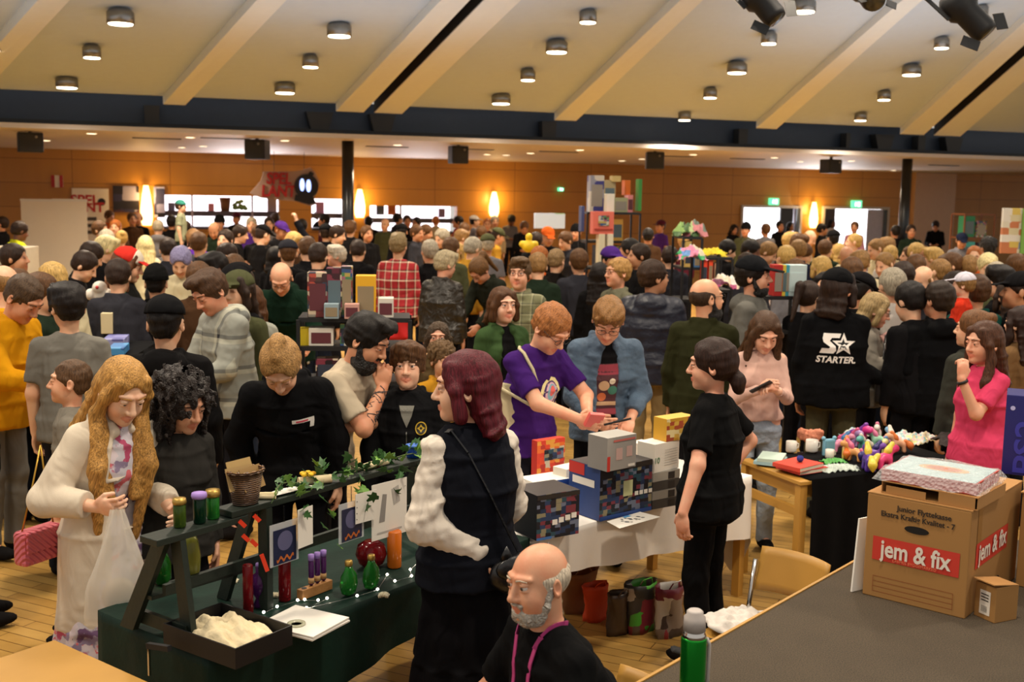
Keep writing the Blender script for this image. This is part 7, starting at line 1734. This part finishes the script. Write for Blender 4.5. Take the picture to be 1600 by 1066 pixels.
b.build('box_walls', M_bp, root); heap(w_ / 2, d_ / 2, .03, w_ * .82, d_ * .82, .075, mat('tissue_paper', '#e0cfa8', .8, bump=1, bs=25), None, None, 5, 'tissue_paper', 0, root)
a, b1, c1 = atz(488, 1003, b0_), atz(547, 972, b0_), atz(412, 962, b0_); u_ = (b1 - a); w_ = u_.length; u_.normalize(); d_ = .26
for k, (dz, lb) in enumerate(((0, 'lower'), (.009, 'upper'))):
    root = empty('notebook', a + Vector((0, 0, dz)) + u_ * .004 * k, math.atan2(u_.y, u_.x) + .03 * k, 'white paper pad on the green table, %s of two' % lb, 'notebook', 'white pads on the green table'); MB().box((w_ / 2, d_ / 2, .004), (w_, d_, .0075)).build('paper_block', M_prw, root, bevel=.001)
p = atz(463, 976, b0_ + .017); root = empty('tape_ring', p, 0, 'clear ring of tape lying on the white pad', 'tape'); MB().lathe([(.035, 0), (.035, .006), (.022, .006), (.022, 0)], n=24).build('ring', mat('pale_green_plastic', '#b5b59a', .2), root)
bl = [(412, 958), (433, 949), (465, 939), (476, 938), (497, 939), (511, 936), (479, 951), (558, 932), (590, 922), (605, 899), (617, 909), (643, 901), (641, 891), (653, 879)]
root = empty('fairy_lights', atz(*bl[0], b0_), 0, 'string of tiny white fairy lights along the green velvet', 'string lights'); o0 = root.location.copy(); pts = [atz(x, y, b0_ + .006) - o0 for x, y in bl]
MB().tube(pts, .0008, 5).build('wire', M_chr, root); M_bulb = mat('fairy_bulb', '#fff4e0', .3, var=0, emit=7)
for p_ in pts: MB().ball(p_ + Vector((0, 0, .003)), .006, 5).build('bulb', M_bulb, root)
for i, (x, y, rf) in enumerate(((430, 932, 'by the red cylinder bottle'), (600, 931, 'right of the green flasks'), (365, 909, 'behind the rack post'), (352, 925, 'left of the rack post'), (350, 953, 'in front of the rack post'))):
    heapp = heap(*atz(x, y, b0_).xy, b0_ + .001, .04, .03, .010, mat('cream_petal', '#d9d0b4', .8), 'cream rose petal on the green velvet ' + rf, 'petal', i, 'rose_petal')
p = atz(248, 1020, .76); root = empty('clamp', (p.x, p.y, .76), -.6, 'black screw clamp gripping the edge of the green table', 'clamp'); MB().bar((-.06, 0, .012), (.06, 0, .03), .018, .02).build('clamp_arm', M_black, root); MB().bar((-.055, 0, .01), (-.055, 0, -.10), .008).build('screw', M_chr, root)

# ---------------------------------------------------------------- toys on the toy table
YZ = .757
def ytop(px, py): p = atz(px, py, YZ); return p
for k, (L, R, c_, z_) in enumerate((((1190, 725), (1222, 735), '#9cbcc4', 0), ((1192, 722), (1224, 731), '#7fb0b8', .022), ((1222, 738), (1281, 740), '#c8342c', 0), ((1222, 737), (1276, 738), '#d04a38', .022))):
    pass
def slab(px, py, w_, d_, h_, rz, z, c_, label, name='book', edge='#d9cfb8'):
    p = atz(px, py, z); root = empty(name, (p.x, p.y, z), rz, label, 'book'); MB().box((0, 0, h_ / 2), (w_ * .985, d_ * .985, h_ * .8)).build('pages', cmat(edge), root)
    b = MB(); b.box((0, 0, h_ * .05), (w_, d_, h_ * .1)); b.box((0, 0, h_ * .95), (w_, d_, h_ * .1)); b.box((-w_ / 2, 0, h_ / 2), (h_ * .1, d_, h_)); b.build('cover', cmat(c_), root)
slab(1253, 734, .24, .20, .024, .55, YZ, '#c8342c', 'red boxed game, bottom of the pair on the toy table'); slab(1247, 729, .24, .20, .024, .70, YZ + .0245, '#d0402c', 'red and yellow boxed game on top of the red one')
slab(1204, 722, .22, .16, .02, 1.1, YZ, '#9cc0c8', 'pale blue picture book at the near corner, bottom'); slab(1206, 717, .22, .15, .02, 1.2, YZ + .0205, '#b8ccc0', 'pale green picture book at the near corner, top')
M_cupw = mat('white_ceramic', '#ddd6cc', .3, var=.02)
for px, py, r_, rf in ((1236, 706, .035, 'nearest the red books'), (1268, 706, .04, 'beside the blue bear frame'), (1296, 716, .028, 'smallest, by the green bag')):
    p = atz(px, py, YZ); root = empty('mug', (p.x, p.y, YZ), .4, 'white mug on the toy table, ' + rf, 'mug', 'white mugs on the toy table'); MB().lathe([(r_ * .9, 0), (r_, .01), (r_, r_ * 2), (r_ * .92, r_ * 2), (r_ * .88, .01)], n=20).build('cup', M_cupw, root)
    MB().tube([(r_, 0, r_ * 1.6), (r_ * 1.6, 0, r_ * 1.4), (r_ * 1.6, 0, r_ * .7), (r_, 0, r_ * .5)], .005, 6).build('handle', M_cupw, root)
p = atz(1294, 712, YZ); root = empty('bear_photo_frame', (p.x, p.y, YZ), .3, 'light blue toy frame with two round bear ears', 'toy'); M_lb = mat('light_blue_plastic', '#7cb4cc', .4); MB().box((0, 0, .055), (.085, .025, .11)).build('frame', M_lb, root, bevel=.008); MB().box((0, -.014, .06), (.06, .004, .075)).build('picture', mat('teal_picture', '#6aa0b4', .4), root)
for sx in (-1, 1): MB().ball((sx * .04, 0, .115), .014, 6).build('ear', M_lb, root)
p = atz(1266, 692, YZ); root = empty('plush_toy', (p.x, p.y, YZ), 0, 'fluffy salmon pink plush toy behind the white mugs', 'toy'); F = Field(); F.ell((0, 0, .045), (.07, .05, .045)); F.ell((.05, -.01, .07), (.035, .03, .03)); F.ell((-.06, 0, .06), (.03, .03, .04)); new_obj('plush_body', F.mesh('plush_body', .007, disp=((.006, 90, 2),)), root, mat('salmon_fur', '#e09070', .9, bump=1, bs=120))
p = atz(1250, 722, YZ + .05); root = empty('blue_ball_toy', (p.x, p.y, YZ + .0495), 0, 'spiky blue ball toy with a black bow on the red books', 'toy'); MB().ball((0, 0, .022), .022, 7).build('ball', mat('royal_blue', '#2c3c9c', .6, bump=1, bs=200), root)
b = MB(); b.box((-.012, 0, .055), (.016, .008, .012), rot=Matrix.Rotation(.4, 3, 'Y')); b.box((.012, 0, .055), (.016, .008, .012), rot=Matrix.Rotation(-.4, 3, 'Y')); b.box((0, 0, .053), (.02, .006, .02)); b.build('bow', M_k, root)
def pony(name='toy_pony'):
    F = Field(); F.ell((0, 0, .040), (.028, .016, .018)); F.cap((.02, 0, .045), (.035, 0, .068), .012, .010); F.ell((.043, 0, .072), (.018, .012, .013)); F.ell((.056, 0, .068), (.009, .008, .008))
    for x, y in ((.02, .010), (.02, -.010), (-.02, .010), (-.02, -.010)): F.cap((x, y, .034), (x * 1.1, y * 1.1, .006), .008, .009)
    body = F.mesh('toy_body', .004); F = Field(); F.cap((.035, 0, .088), (.018, 0, .065), .009, .012); F.cap((.018, 0, .065), (.005, .004, .05), .010, .006); F.cap((-.028, 0, .05), (-.05, 0, .03), .010, .014); F.cap((-.05, 0, .03), (-.055, 0, .01), .014, .005); return body, F.mesh('mane', .004)
pb, pm = pony(); pb.materials.append(MC['skin']); PC = NT('toy_vinyl'); oi = PC.node('ShaderNodeObjectInfo'); PC.base(oi.outputs['Color']); PC.b.inputs['Roughness'].default_value = .3; pb.materials.clear(); pb.materials.append(PC.m); pm.materials.append(PC.m)
PN = [(1312, 706, 'pink', '#e090b0', 'blue', '#4a80b8'), (1322, 716, 'yellow', '#d9b85c', 'orange', '#d9702c'), (1335, 720, 'orange', '#d99a5c', 'pink', '#d96a8c'), (1350, 708, 'teal', '#5cb0a8', 'white', '#ddd4c8'), (1341, 696, 'magenta', '#d93a8c', 'violet', '#7a3c9c'), (1362, 722, 'violet', '#7a50b0', 'dark blue', '#2c2c6c'), (1357, 735, 'purple', '#4c2c8c', 'yellow', '#d9c040'), (1372, 700, 'mint', '#8cc8a8', 'pink', '#e080a8'), (1386, 712, 'pale yellow', '#e0d48c', 'blue', '#5c8cc0'), (1328, 698, 'lilac', '#b090c8', 'pink', '#d95c8c'), (1380, 733, 'hot pink', '#e0407c', 'yellow', '#e0c84c'), (1394, 698, 'sky blue', '#7cb0d8', 'white', '#ddd4c8'), (1404, 706, 'peach', '#e0a880', 'orange', '#e07c3c'), (1370, 688, 'white', '#ddd4cc', 'pink', '#d980a0')]
for i, (px, py, n1, c1_, n2, c2_) in enumerate(PN):
    p = atz(px, py, YZ); root = empty('toy_pony', (p.x, p.y, YZ), i * 1.3, '%s vinyl toy pony with %s mane on the toy table' % (n1, n2), 'toy', 'toy ponies on the toy table'); s_ = 1.75 if i in (4, 6, 10) else 1.45; root.scale = (s_,) * 3
    new_obj('toy_body', pb, root, col=c1_); new_obj('mane', pm, root, col=c2_)
t = NT('clear_bag'); t.b.inputs['Base Color'].default_value = (.75, .85, .78, 1); t.b.inputs['Roughness'].default_value = .12; t.b.inputs['Alpha'].default_value = .5; t.bump(t.noise(30, 3, t.coords()).outputs[0], 1, .02); M_clr = t.m
p = atz(1310, 733, YZ); heap(p.x, p.y, YZ, .26, .13, .03, M_clr, 'clear plastic bag with green pieces at the front of the toy table', 'bag', 6, 'plastic_bag', .3)
p = atz(1302, 722, YZ); heap(p.x, p.y, YZ, .16, .08, .022, mat('leaf_green_plastic', '#4c9c44', .5), 'green plastic pieces inside the clear bag', 'toy', 7, 'green_toys', .3)
for i, (px, py, c_, rf) in enumerate(((1410, 688, '#c9c0d0', 'pastel bag of small toys behind the ponies'), (1440, 690, '#d9c8a0', 'yellowish clear bag of toys right of the pastel one'), (1345, 682, '#a8c4cc', 'pale blue plastic package at the back of the toy table'))):
    p = atz(px, py, YZ); heap(p.x, p.y, YZ, .24, .16, .07, blobart('bagged_toys_%d' % i, [c_, '#e0d8d0', '#8cc0c8', '#e0b8c0', '#d9cf90', '#c8d8d0'], 55), rf, 'bag', 8 + i, 'bagged_toys', .3)
p = atz(1400, 668, .8); heap(3.0, 7.35, .80, .3, .2, .08, mat('dark_knit', '#2c2220', .9), 'dark brown hat lying behind the bagged toys', 'hat', 4, 'knitted_hat')

# ---------------------------------------------------------------- stands further back
def unit_box(name, px0, py0, px1, py1, Y, dep, m, label, cat, parts=None, floor=False, rz=.2):
    a, c = atY(px0, py1, Y), atY(px1, py0, Y); w_, h_ = c.x - a.x, c.z - a.z; z0 = 0 if floor else a.z
    root = empty(name, (a.x, Y, z0), rz if not floor else rz, label, cat); MB().box((w_ / 2, dep / 2, (c.z - z0) / 2), (w_, dep, c.z - z0)).build('carton' if not floor else 'body', m, root, bevel=.004); return root, w_, c.z - z0
# white roll-up banners
for i, (x0, x1) in enumerate(((37, 83), (87, 135))):
    Y = 23.5; a, c = atY(x0, 435, Y), atY(x1, 314, Y); w_ = c.x - a.x; root = empty('roll_up_banner', (a.x, Y, 0), .02, 'blank white roll-up banner, %s of the pair at the left' % ('first', 'second')[i], 'banner', 'white roll-up banners')
    MB().box((w_ / 2, 0, c.z / 2), (w_, .01, c.z)).build('banner_sheet', mat('banner_cloth', '#e8dfce', .7, var=.02), root); MB().box((w_ / 2, 0, c.z + .01), (w_ + .01, .03, .05)).build('top_rail', M_white, root); MB().box((w_ / 2, 0, .05), (w_, .2, .1)).build('base', M_alu, root)
# counter at the far left
root, w_, h_ = unit_box('counter_desk', -30, 388, 36, 470, 15.5, .6, mat('desk_white', '#b5ab98', .5), 'low white counter with a dark recess at the left edge', 'desk', floor=True, rz=.1); MB().box((w_ / 2, -.01, h_ - .32), (w_ * .9, .02, .16)).build('dark_recess', M_black, root)
# left stall with plush dog and boxes
root, w_, h_ = unit_box('stall_table', 128, 500, 200, 560, 9.2, .6, M_bcloth, 'black-covered stall table behind the grey T-shirt', 'table', floor=True, rz=.1); zt = h_
q = atY(161, 500, 9.3)
unit_box('figure_box', 146, 478, 172, 512, 9.4, .12, blobart('violet_card', ['#5a5c90', '#44406c', '#7c7cb0'], 20), 'violet blue toy box under the white plush dog', 'box'); unit_box('cream_box', 158, 490, 174, 522, 9.1, .08, M_par, 'narrow cream carton on the black stall table', 'box')
p = atY(160, 476, 9.45); root = empty('plush_dog', (p.x, p.y, p.z), 0, 'white plush dog with a red collar on the violet box', 'plush toy'); F = Field(); F.ell((0, 0, .07), (.10, .08, .08)); F.ell((0, -.05, .15), (.06, .06, .055)); F.ell((-.08, -.05, .09), (.04, .05, .05)); F.ell((.08, -.05, .09), (.04, .05, .05)); new_obj('plush_body', F.mesh('plush_body', .012), root, mat('white_plush', '#ded8cc', .9)); MB().lathe([(.075, -.008), (.078, .012)], (0, -.02, .0), 18).build('collar', M_red, root); MB().ball((0, -.11, .155), .015, 5).build('nose', M_red, root)
unit_box('blue_puzzle_box', 168, 545, 192, 562, 7.9, .3, blobart('blue_card', ['#3a78b8', '#4c94c8', '#2c5c9c'], 9), 'bright blue box with pale edge on the stall', 'box'); unit_box('violet_game_box', 160, 531, 192, 544, 8.3, .3, blobart('lilac_card', ['#7a7cb8', '#9c9cc8', '#5c5c98'], 12), 'flat violet game box behind the bright blue one', 'box')
unit_box('stall_table', 150, 561, 202, 600, 7.75, .95, M_bcloth, 'lower black stand carrying the blue and violet game boxes', 'table', floor=True, rz=.1)
# wire shelf with boxed figures between the bald man and the beige T-shirt
def shelf_rack(name, x0, x1, ytops, Y, dep, label, zb=0, posts=2, rz=.1, m=M_black):
    a, c = atY(x0, ytops[0], Y), atY(x1, ytops[0], Y); w_ = c.x - a.x; zs = [atY(x0, y, Y).z for y in ytops]; root = empty(name, (a.x, Y, 0), rz, label, 'shelf'); 
    for x in np.linspace(0, w_, posts):
        for y in (0, dep): MB().bar((x, y, 0), (x, y, zs[0]), .025).build('post', m, root)
    for z in zs: MB().box((w_ / 2, dep / 2, z), (w_, dep, .03)).build('shelf_board', m, root)
    return root, w_, zs
def onshelf(rack, w_, zs, k, fx, fw, hh, dep, m, label, cat='box', y=.05, name='boxed_toy', rz=0):
    r_ = rack; base = Matrix.Translation(r_.location) @ Matrix.Rotation(r_.rotation_euler.z, 4, 'Z'); p = base @ Vector((fx * w_, y, zs[k] + .016)); root = empty(name, p, r_.rotation_euler.z + rz, label, cat)
    b = MB().box((0, dep / 2, hh / 2), (fw * w_, dep, hh)); b.build('carton', m, root, bevel=.003); MB().box((0, -.002, hh * .45), (fw * w_ * .8, .003, hh * .6)).build('window_panel', cmat(rs.choice(['#8c8478', '#5c2830', '#2c3444', '#8c7c60', '#566870'])), root); return root
rk, w_, zs = shelf_rack('wire_shelf', 466, 640, (500, 545, 600), 7.4, .35, 'black wire shelf packed with boxed figures left of the bearded man')
AT = [A_toy, blobart('packaging_maroon', ['#3a1620', '#5c2030', '#1c1218', '#c9b8a0', '#7a3040'], 18), A_bright, cmat('#e0a81c'), cmat('#d6cfc2')]
for k, fx, fw, hh, m, lb in ((0, .17, .18, .30, AT[0], 'tall brown figure box at the left end of the wire shelf'), (0, .32, .14, .33, AT[1], 'tall maroon figure box, second on the wire shelf'), (0, .43, .10, .34, AT[2], 'tall multicoloured figure box behind the tins'), (0, .60, .18, .28, AT[3], 'bright yellow toy box on the wire shelf'), (0, .78, .14, .13, AT[4], 'squat white toy box at the right end of the wire shelf'),
                     (1, .20, .22, .12, AT[4], 'pale toy box on the second tier, left'), (1, .42, .10, .15, AT[2], 'small bright toy box on the second tier, middle'), (1, .55, .10, .15, AT[4], 'white upright toy box on the second tier'), (1, .70, .14, .14, AT[0], 'dark toy box on the second tier, right'), (2, .25, .2, .15, AT[1], 'maroon toy box on the third tier, left'), (2, .6, .25, .16, AT[2], 'bright toy box on the third tier, middle')):
    onshelf(rk, w_, zs, k, fx, fw, hh, .14, m, lb, y=.02)
for fx, lb, m in ((.30, 'blue-grey tin in front of the maroon figure box', cmat('#8ca0a8')), (.48, 'pink and white small tin on the wire shelf', cmat('#c9988c'))): onshelf(rk, w_, zs, 0, fx, .13, .10, .08, m, lb, y=-.07)
unit_box('yellow_folder', 468, 512, 484, 544, 7.45, .05, cmat('#e8cc28'), 'bright yellow folder beside the wire shelf', 'folder')
p = atY(624, 530, 9.0); o = bag(624, 700, 30, 34, mat('scarlet_bag', '#c81c1c', .5), 'red carrier bag held low by the person in red plaid', 11, 'carrier_bag'); o.location = (p.x, p.y, p.z)
# tall display tower
rk, w_, zs = shelf_rack('display_tower', 918, 1003, (333, 378, 420), 15.5, .5, 'tall dark metal display tower piled with toy boxes', rz=.15)
for k, fx, fw, hh, m, lb in ((0, .20, .26, .50, blobart('tower_blue', ['#5c5c90', '#c9c0b0', '#343478', '#8c8c98'], 6), 'tall violet box, highest stack on the display tower'), (0, .44, .22, .44, cmat('#a89870'), 'tan long box beside the violet one on the tower'), (0, .66, .26, .20, cmat('#a0a078'), 'olive glass case on top of the tower'), (0, .84, .10, .24, cmat('#e08a8c'), 'pink toy box on the tower top'),
                     (1, .60, .22, .30, cmat('#e0b04c'), 'orange lit box on the second tier of the tower'), (1, .40, .2, .34, cmat('#2c3850'), 'dark blue box on the second tier of the tower'), (2, .62, .16, .3, A_bright, 'bright toy box on the third tier of the tower'), (2, .3, .2, .3, cmat('#26303c'), 'dark box on the third tier of the tower')):
    onshelf(rk, w_, zs, k, fx, fw, hh, .22, m, lb, y=.1)
for c_, x0, y0, x1, y1, Y, lb, nm in (('#e0705c', 926, 331, 961, 366, 15.0, 'coral pink toy suitcase hung on the display tower', 'toy_suitcase'), ('#e0dccc', 948, 303, 961, 334, 15.2, 'white tall carton on the front of the tower', 'white_carton'), ('#d9d0b0', 935, 366, 946, 412, 15.0, 'white long carton below the coral suitcase, first', 'long_carton'), ('#ddd6bc', 949, 366, 959, 412, 15.0, 'white long carton below the coral suitcase, second', 'long_carton'), ('#3c8c3c', 997, 280, 1004, 330, 15.6, 'tall narrow green box standing on the tower', 'green_box'), ('#d96c20', 976, 282, 986, 305, 15.8, 'orange cone-like box on the tower top', 'orange_box'), ('#c9b070', 957, 275, 971, 284, 15.6, 'small yellow box topmost on the tower', 'yellow_box'), ('#3c4c7c', 908, 322, 914, 362, 15.4, 'narrow blue board left of the tower', 'blue_board')):
    r_, a1, h1_ = unit_box(nm, x0, y0, x1, y1, Y, .15, cmat(c_), lb, 'box')
    if nm == 'toy_suitcase': MB().box((a1 / 2, -.008, h1_ * .6), (a1 * .5, .012, h1_ * .45)).build('picture', A_bright, r_); MB().box((a1 / 2, -.012, h1_ * .22), (a1 * .86, .012, .02)).build('latch_line', cmat('#a83a2c'), r_)
# toy racks
rk, w_, zs = shelf_rack('toy_rack', 1068, 1098, (372, 420, 470), 13.0, .5, 'black toy rack with soft toys, behind the taller bald man', rz=.1)
for k, fx, m, hh, lb in ((0, .3, blobart('plush_green', ['#4c6c3c', '#8cb060', '#38402c'], 9), .18, 'green soft toys heaped on the left toy rack'), (0, .8, blobart('plush_pink', ['#c87c80', '#b0c488', '#6c7c6c'], 9), .2, 'pink and green soft toys on the left toy rack')): 
    q = Matrix.Translation(rk.location) @ Matrix.Rotation(.1, 4, 'Z') @ Vector((fx * w_, .2, zs[k] + .016)); heap(q.x, q.y, q.z, .28, .25, hh, m, lb, 'soft toys', int(fx * 10), 'soft_toys')
for k, fx, m, hh, lb in ((1, .3, cmat('#c9a85c'), .3, 'tan box on the left toy rack'), (1, .8, cmat('#4c7cb0'), .14, 'blue box on the left toy rack')): onshelf(rk, w_, zs, k, fx, .34, hh, .2, m, lb, y=.02)
rk, w_, zs = shelf_rack('toy_rack', 1098, 1146, (404, 455, 510), 12.0, .45, 'black toy rack with bright orange boxes, left of the grey hoodie', rz=.1, posts=3)
for k, fx, m, hh, lb in ((1, .12, cmat('#e04020'), .32, 'upright orange-red toy box, first in the right toy rack'), (1, .30, cmat('#e84a24'), .34, 'upright orange-red toy box, second in the right toy rack'), (1, .5, cmat('#c89c80'), .28, 'flesh-coloured doll box in the right toy rack')): onshelf(rk, w_, zs, k, fx, .14, hh, .12, m, lb, y=.02)
q = Matrix.Translation(rk.location) @ Matrix.Rotation(.1, 4, 'Z') @ Vector((.5 * w_, .2, zs[0] + .016)); heap(q.x, q.y, q.z, .3, .2, .1, mat('yellow_plush', '#d9c028', .8), 'bright yellow soft toy on top of the right toy rack', 'soft toys', 2, 'soft_toys')
for i, (x, y, m, lb) in enumerate(((1080, 405, blobart('plush_mix', ['#2c9c5c', '#d980a0', '#5c8cc8', '#c9c0a8'], 12), 'green and pink soft toys spilling over the toy racks'), (1130, 450, blobart('plush_mix2', ['#a83a6c', '#d9c8b0', '#6c2c4c', '#e0d8d0'], 12), 'maroon and cream soft toys low in the toy rack'))):
    q = atY(x, y, 11.8); heap(q.x, q.y, q.z, .3, .2, .16, m, lb, 'soft toys', 20 + i, 'soft_toys')
# book display right of the grey hoodie
rk, w_, zs = shelf_rack('display_stand', 1195, 1275, (466, 520), 9.6, .5, 'dark display stand carrying upright picture books', rz=.15)
for fx, fw, c_, lb in ((.28, .18, '#b02420', 'thick red book standing on the display stand'), (.40, .07, '#d9c040', 'thin yellow-green book beside the thick red one'), (.47, .07, '#3c9cb0', 'thin blue book, third on the display stand'), (.68, .36, '#c8dcdc', 'pale picture book facing out with pink and yellow shapes')):
    r_ = onshelf(rk, w_, zs, 0, fx, fw, .27, .12, cmat(c_), lb, 'book', y=.02, name='book')
r_.children[1].data.materials[0] = blobart('cover_pastel', ['#c8dcdc', '#d94c7c', '#c8dcdc', '#e0cc70', '#c8dcdc'], 12)
# blue screen, yellow toy, game shelves, posters, drinks
r_, a1, h1_ = unit_box('screen', 836, 334, 886, 357, 21, .08, blobart('screen_picture', ['#6c94c0', '#8cacd0', '#b0bccc', '#7c9c78'], 2.2), 'wide blue map-like screen left of the display tower', 'screen', rz=.3); MB().bar((a1 / 2, .04, -r_.location.z), (a1 / 2, .04, 0), .06).build('stand_pole', M_black, r_)
p = atY(826, 396, 16); root = empty('yellow_robot_toy', (p.x, p.y, p.z), 0, 'chunky yellow toy figure raised above the crowd', 'toy'); M_yt = cmat('#e8c41c'); F = Field(); F.ell((0, 0, .10), (.10, .08, .09)); F.ell((0, 0, .23), (.05, .05, .06)); F.ell((-.09, 0, .13), (.05, .05, .05)); F.ell((.09, 0, .13), (.05, .05, .05)); new_obj('toy_body', F.mesh('toy_body', .014), root, M_yt)
rk, w_, zs = shelf_rack('game_shelf', 1508, 1566, (335, 372, 410), 24, .4, 'brown game shelves against the wood wall at the right', rz=.33, m=mat('shelf_brown', '#7a4420', .5))
for k, fx, m, hh, lb in ((1, .2, cmat('#1f7a50'), .45, 'green game box on the wall shelves'), (1, .6, A_bright, .35, 'mixed bright games on the wall shelves'), (2, .25, cmat('#3ca0a0'), .42, 'turquoise game box on the lower wall shelf'), (2, .7, A_toy, .4, 'brown game boxes on the lower wall shelf')): onshelf(rk, w_, zs, k, fx, .34, hh, .2, m, lb, y=.02)
MB_ = MB(); r_, a1, h1_ = unit_box('poster_stand', 1564, 326, 1612, 396, 16, .06, blobart('poster_pastel', ['#d9d0a8', '#e0dcc8', '#8ca0c8', '#c97c50', '#d9c060', '#e8e4d8'], 7), 'tall colourful pastel poster stand at the right edge', 'poster', rz=.1); MB().box((a1 * .85, -.02, h1_ / 2), (a1 * .3, .02, h1_)).build('green_panel', cmat('#7cb050'), r_)
p = atY(1426, 487, 9.5); root = empty('drink_bottle', (p.x, p.y, p.z), 0, 'small bottle of orange drink held in the crowd', 'bottle'); MB().lathe([(.03, 0), (.032, .09), (.014, .13), (.014, .15)], n=16).build('bottle_body', mat('orange_drink', '#c98a1c', .2), root); MB().lathe([(.017, .15), (.017, .175)], n=12).build('bottle_cap', mat('orange_cap', '#e0501c', .4), root)
p = atY(1430, 540, 9.4); root = empty('tote_bag', (p.x, p.y, p.z), .3, 'white canvas bag below the orange drink bottle', 'bag'); MB().box((0, 0, -.02), (.14, .03, .40), taper=.5).build('bag_body', mat('white_canvas', '#d0ccb8', .9), root)
p = atY(306, 400, 18.5); root = empty('pink_tote_bag', (p.x, p.y, p.z), 0, 'pale pink tote bag with lilac handles on the carrying adult\'s back', 'bag'); MB().box((0, 0, 0), (.26, .06, .28)).build('bag_body', mat('pale_pink_canvas', '#e0a8a4', .8), root, bevel=.01)
MB().tube([(-.07, 0, .13), (-.06, 0, .24), (.06, 0, .24), (.07, 0, .13)], .012, 6).build('handle', mat('lilac_strap', '#a080c0', .7), root)
# handbag of the older woman
b = MB(); j = scarfw['J']; p = W3(scarfw, j['low'](-.17, -.12, .98)); root = empty('handbag', p, 1.2, 'black handbag at the older fair-haired woman\'s hip', 'bag'); MB().box((0, 0, 0), (.26, .10, .2)).build('bag_body', M_lea, root, bevel=.02); MB().tube([(-.1, 0, .1), (-.08, 0, .3), (.06, 0, .42)], .008, 6).build('strap', M_lea, root)
b = MB(); pts = [W3(scarfw, j['up'](-.05, -.12, 1.43)), W3(scarfw, j['up'](-.06, -.20, 1.30)), W3(scarfw, j['up'](-.06, -.26, 1.18))]; b.tube(pts, .04, 10, .03); tag(b.build('scarf', mat('pale_pink_knit', '#d9a8a0', .85, bump=.5, bs=30), smooth=True), 'pale pink scarf in the older woman\'s hands', 'scarf')
